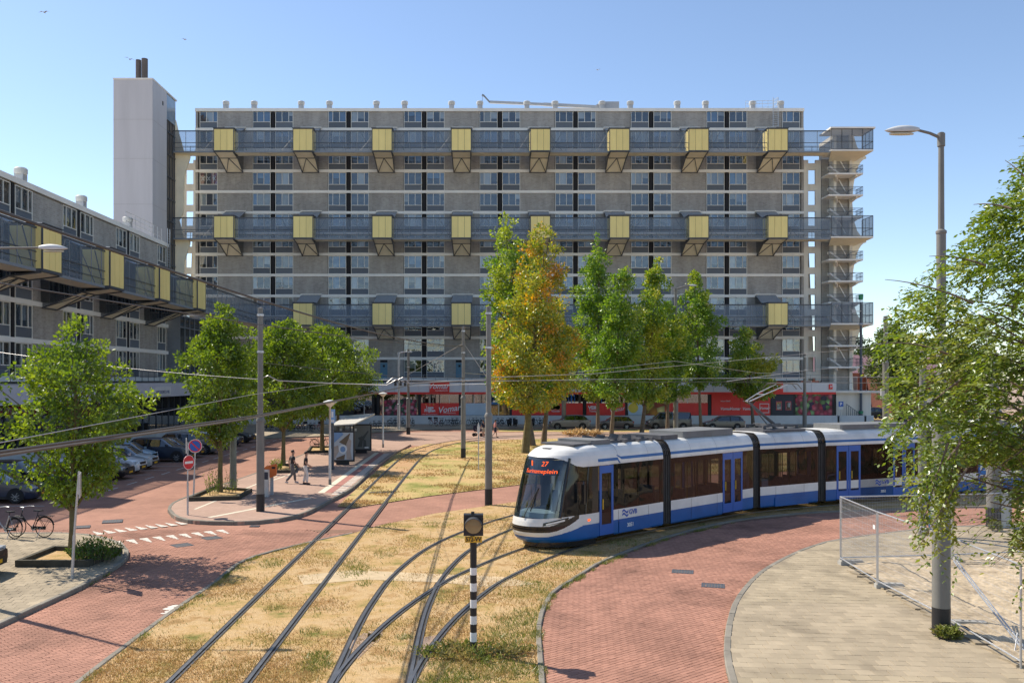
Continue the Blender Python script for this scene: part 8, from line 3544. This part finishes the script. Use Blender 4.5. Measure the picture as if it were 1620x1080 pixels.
tg = ob('tag_plate', mb, M_white, fp, (2.85, 0, 0))
t = thing('fence_brace', 'two parallel steel brace tubes propping the mesh fence right of the lamp post', 'brace', (10.95, 20.2, SIDE_Z))
mb = MB()
for o_ in (0, .07):
    mb.tube((o_, 0, 1.4), (.18 + o_, -2.35, .02), .02, n=8)
ob('tubes', mb, M_galv, t, smooth=True)
mb = MB()
mb.bar((.22, -2.0, .01), (.22, -2.6, .03), .06)
mb.tube((.18, -2.1, .35), (.0, -2.3, .02), .012, n=6)
ob('shoe', mb, M_galv, t)
t = thing('fence_brace', 'dark single tube sloping from the back fence across the sand', 'brace', (14.8, 27.2, SIDE_Z))
mb = MB()
mb.tube((0, 0, .62), (3.9, -.4, .1), .02, n=8)
ob('tube', mb, M_steel2, t, smooth=True)
mb = MB()
mb.bar((3.9, -.4, 0), (3.9, -.4, .12), .08)
ob('shoe', mb, M_steel2, t)
# edging stones left loose round the sand
mb = MB()
root = sidewalk2
pts = [np.array(p) for p in (G(1344, 902, .12), G(1478, 979, .12), G(1620, 1059, .12))]
for p, q in zip(pts[:-1], pts[1:]):
    L = np.linalg.norm(q - p)
    n = int(L / .33)
    for i in range(n):
        c = p + (q - p) * (i + .5) / n + RNG.normal(0, .03, 2)
        mb = MB()
        mb.box(-.15, .15, -.15, .15, -.03, .03)
        o = ob('loose_tile', mb, M_tile1, root, (c[0] + .1, c[1] + .05, SIDE_Z + .012), random.uniform(-.5, .5))
        o.rotation_euler[0] = random.uniform(-.12, .12)
pts = [np.array(p) for p in (G(1367, 898.5, .12), G(1411, 893, .12), G(1620, 889, .12))]
for p, q in zip(pts[:-1], pts[1:]):
    L = np.linalg.norm(q - p)
    n = int(L / .33)
    for i in range(n):
        c = p + (q - p) * (i + .5) / n + RNG.normal(0, .03, 2)
        mb = MB()
        mb.box(-.15, .15, -.15, .15, -.03, .03)
        o = ob('loose_tile', mb, M_tile1, root, (c[0], c[1] - .1, SIDE_Z + .012), random.uniform(-.4, .4))


# ------------------------------------------------------------------ gulls
def gull(u, v, y, span, label, roll):
    p = P3(u, v, y)
    t = thing('gull', label, 'bird', p, R(random.uniform(-30, 30)), 'gulls in the sky')
    t.rotation_euler[1] = roll
    mb = MB()
    mb.lathe([(0, -.2), (.05, -.12), (.06, 0), (.04, .14), (.02, .22)], 8, axis='y')
    ob('body', mb, M_vent, t, smooth=True)
    s = span / 2
    for k in (1, -1):
        mb = MB()
        vs = []
        for x, z, c, w in ((.04, .02, 0, .10), (s * .45, .14, .03, .09), (s, .02, -.05, .015)):
            vs += [(k * x, c + w, z), (k * x, c - w, z), (k * x, c, z + .015)]
        mb.add(vs, [(0, 1, 4, 3), (3, 4, 7, 6), (0, 3, 5, 2), (2, 5, 4, 1), (3, 6, 8, 5), (5, 8, 7, 4)])
        ob('wing', mb, M_conc, t)


gull(70, 20, 95, 1.25, 'gull with spread arched wings in the top left corner of the sky', 0)
gull(292, 63, 130, 1.05, 'tiny gull banking in the sky right of the flues', .35)
gull(205, 94, 100, 1.2, 'gull gliding just left of the two flues', .3)
gull(946, 111, 150, .9, 'tiny gull high above the roof crane boom', -.2)
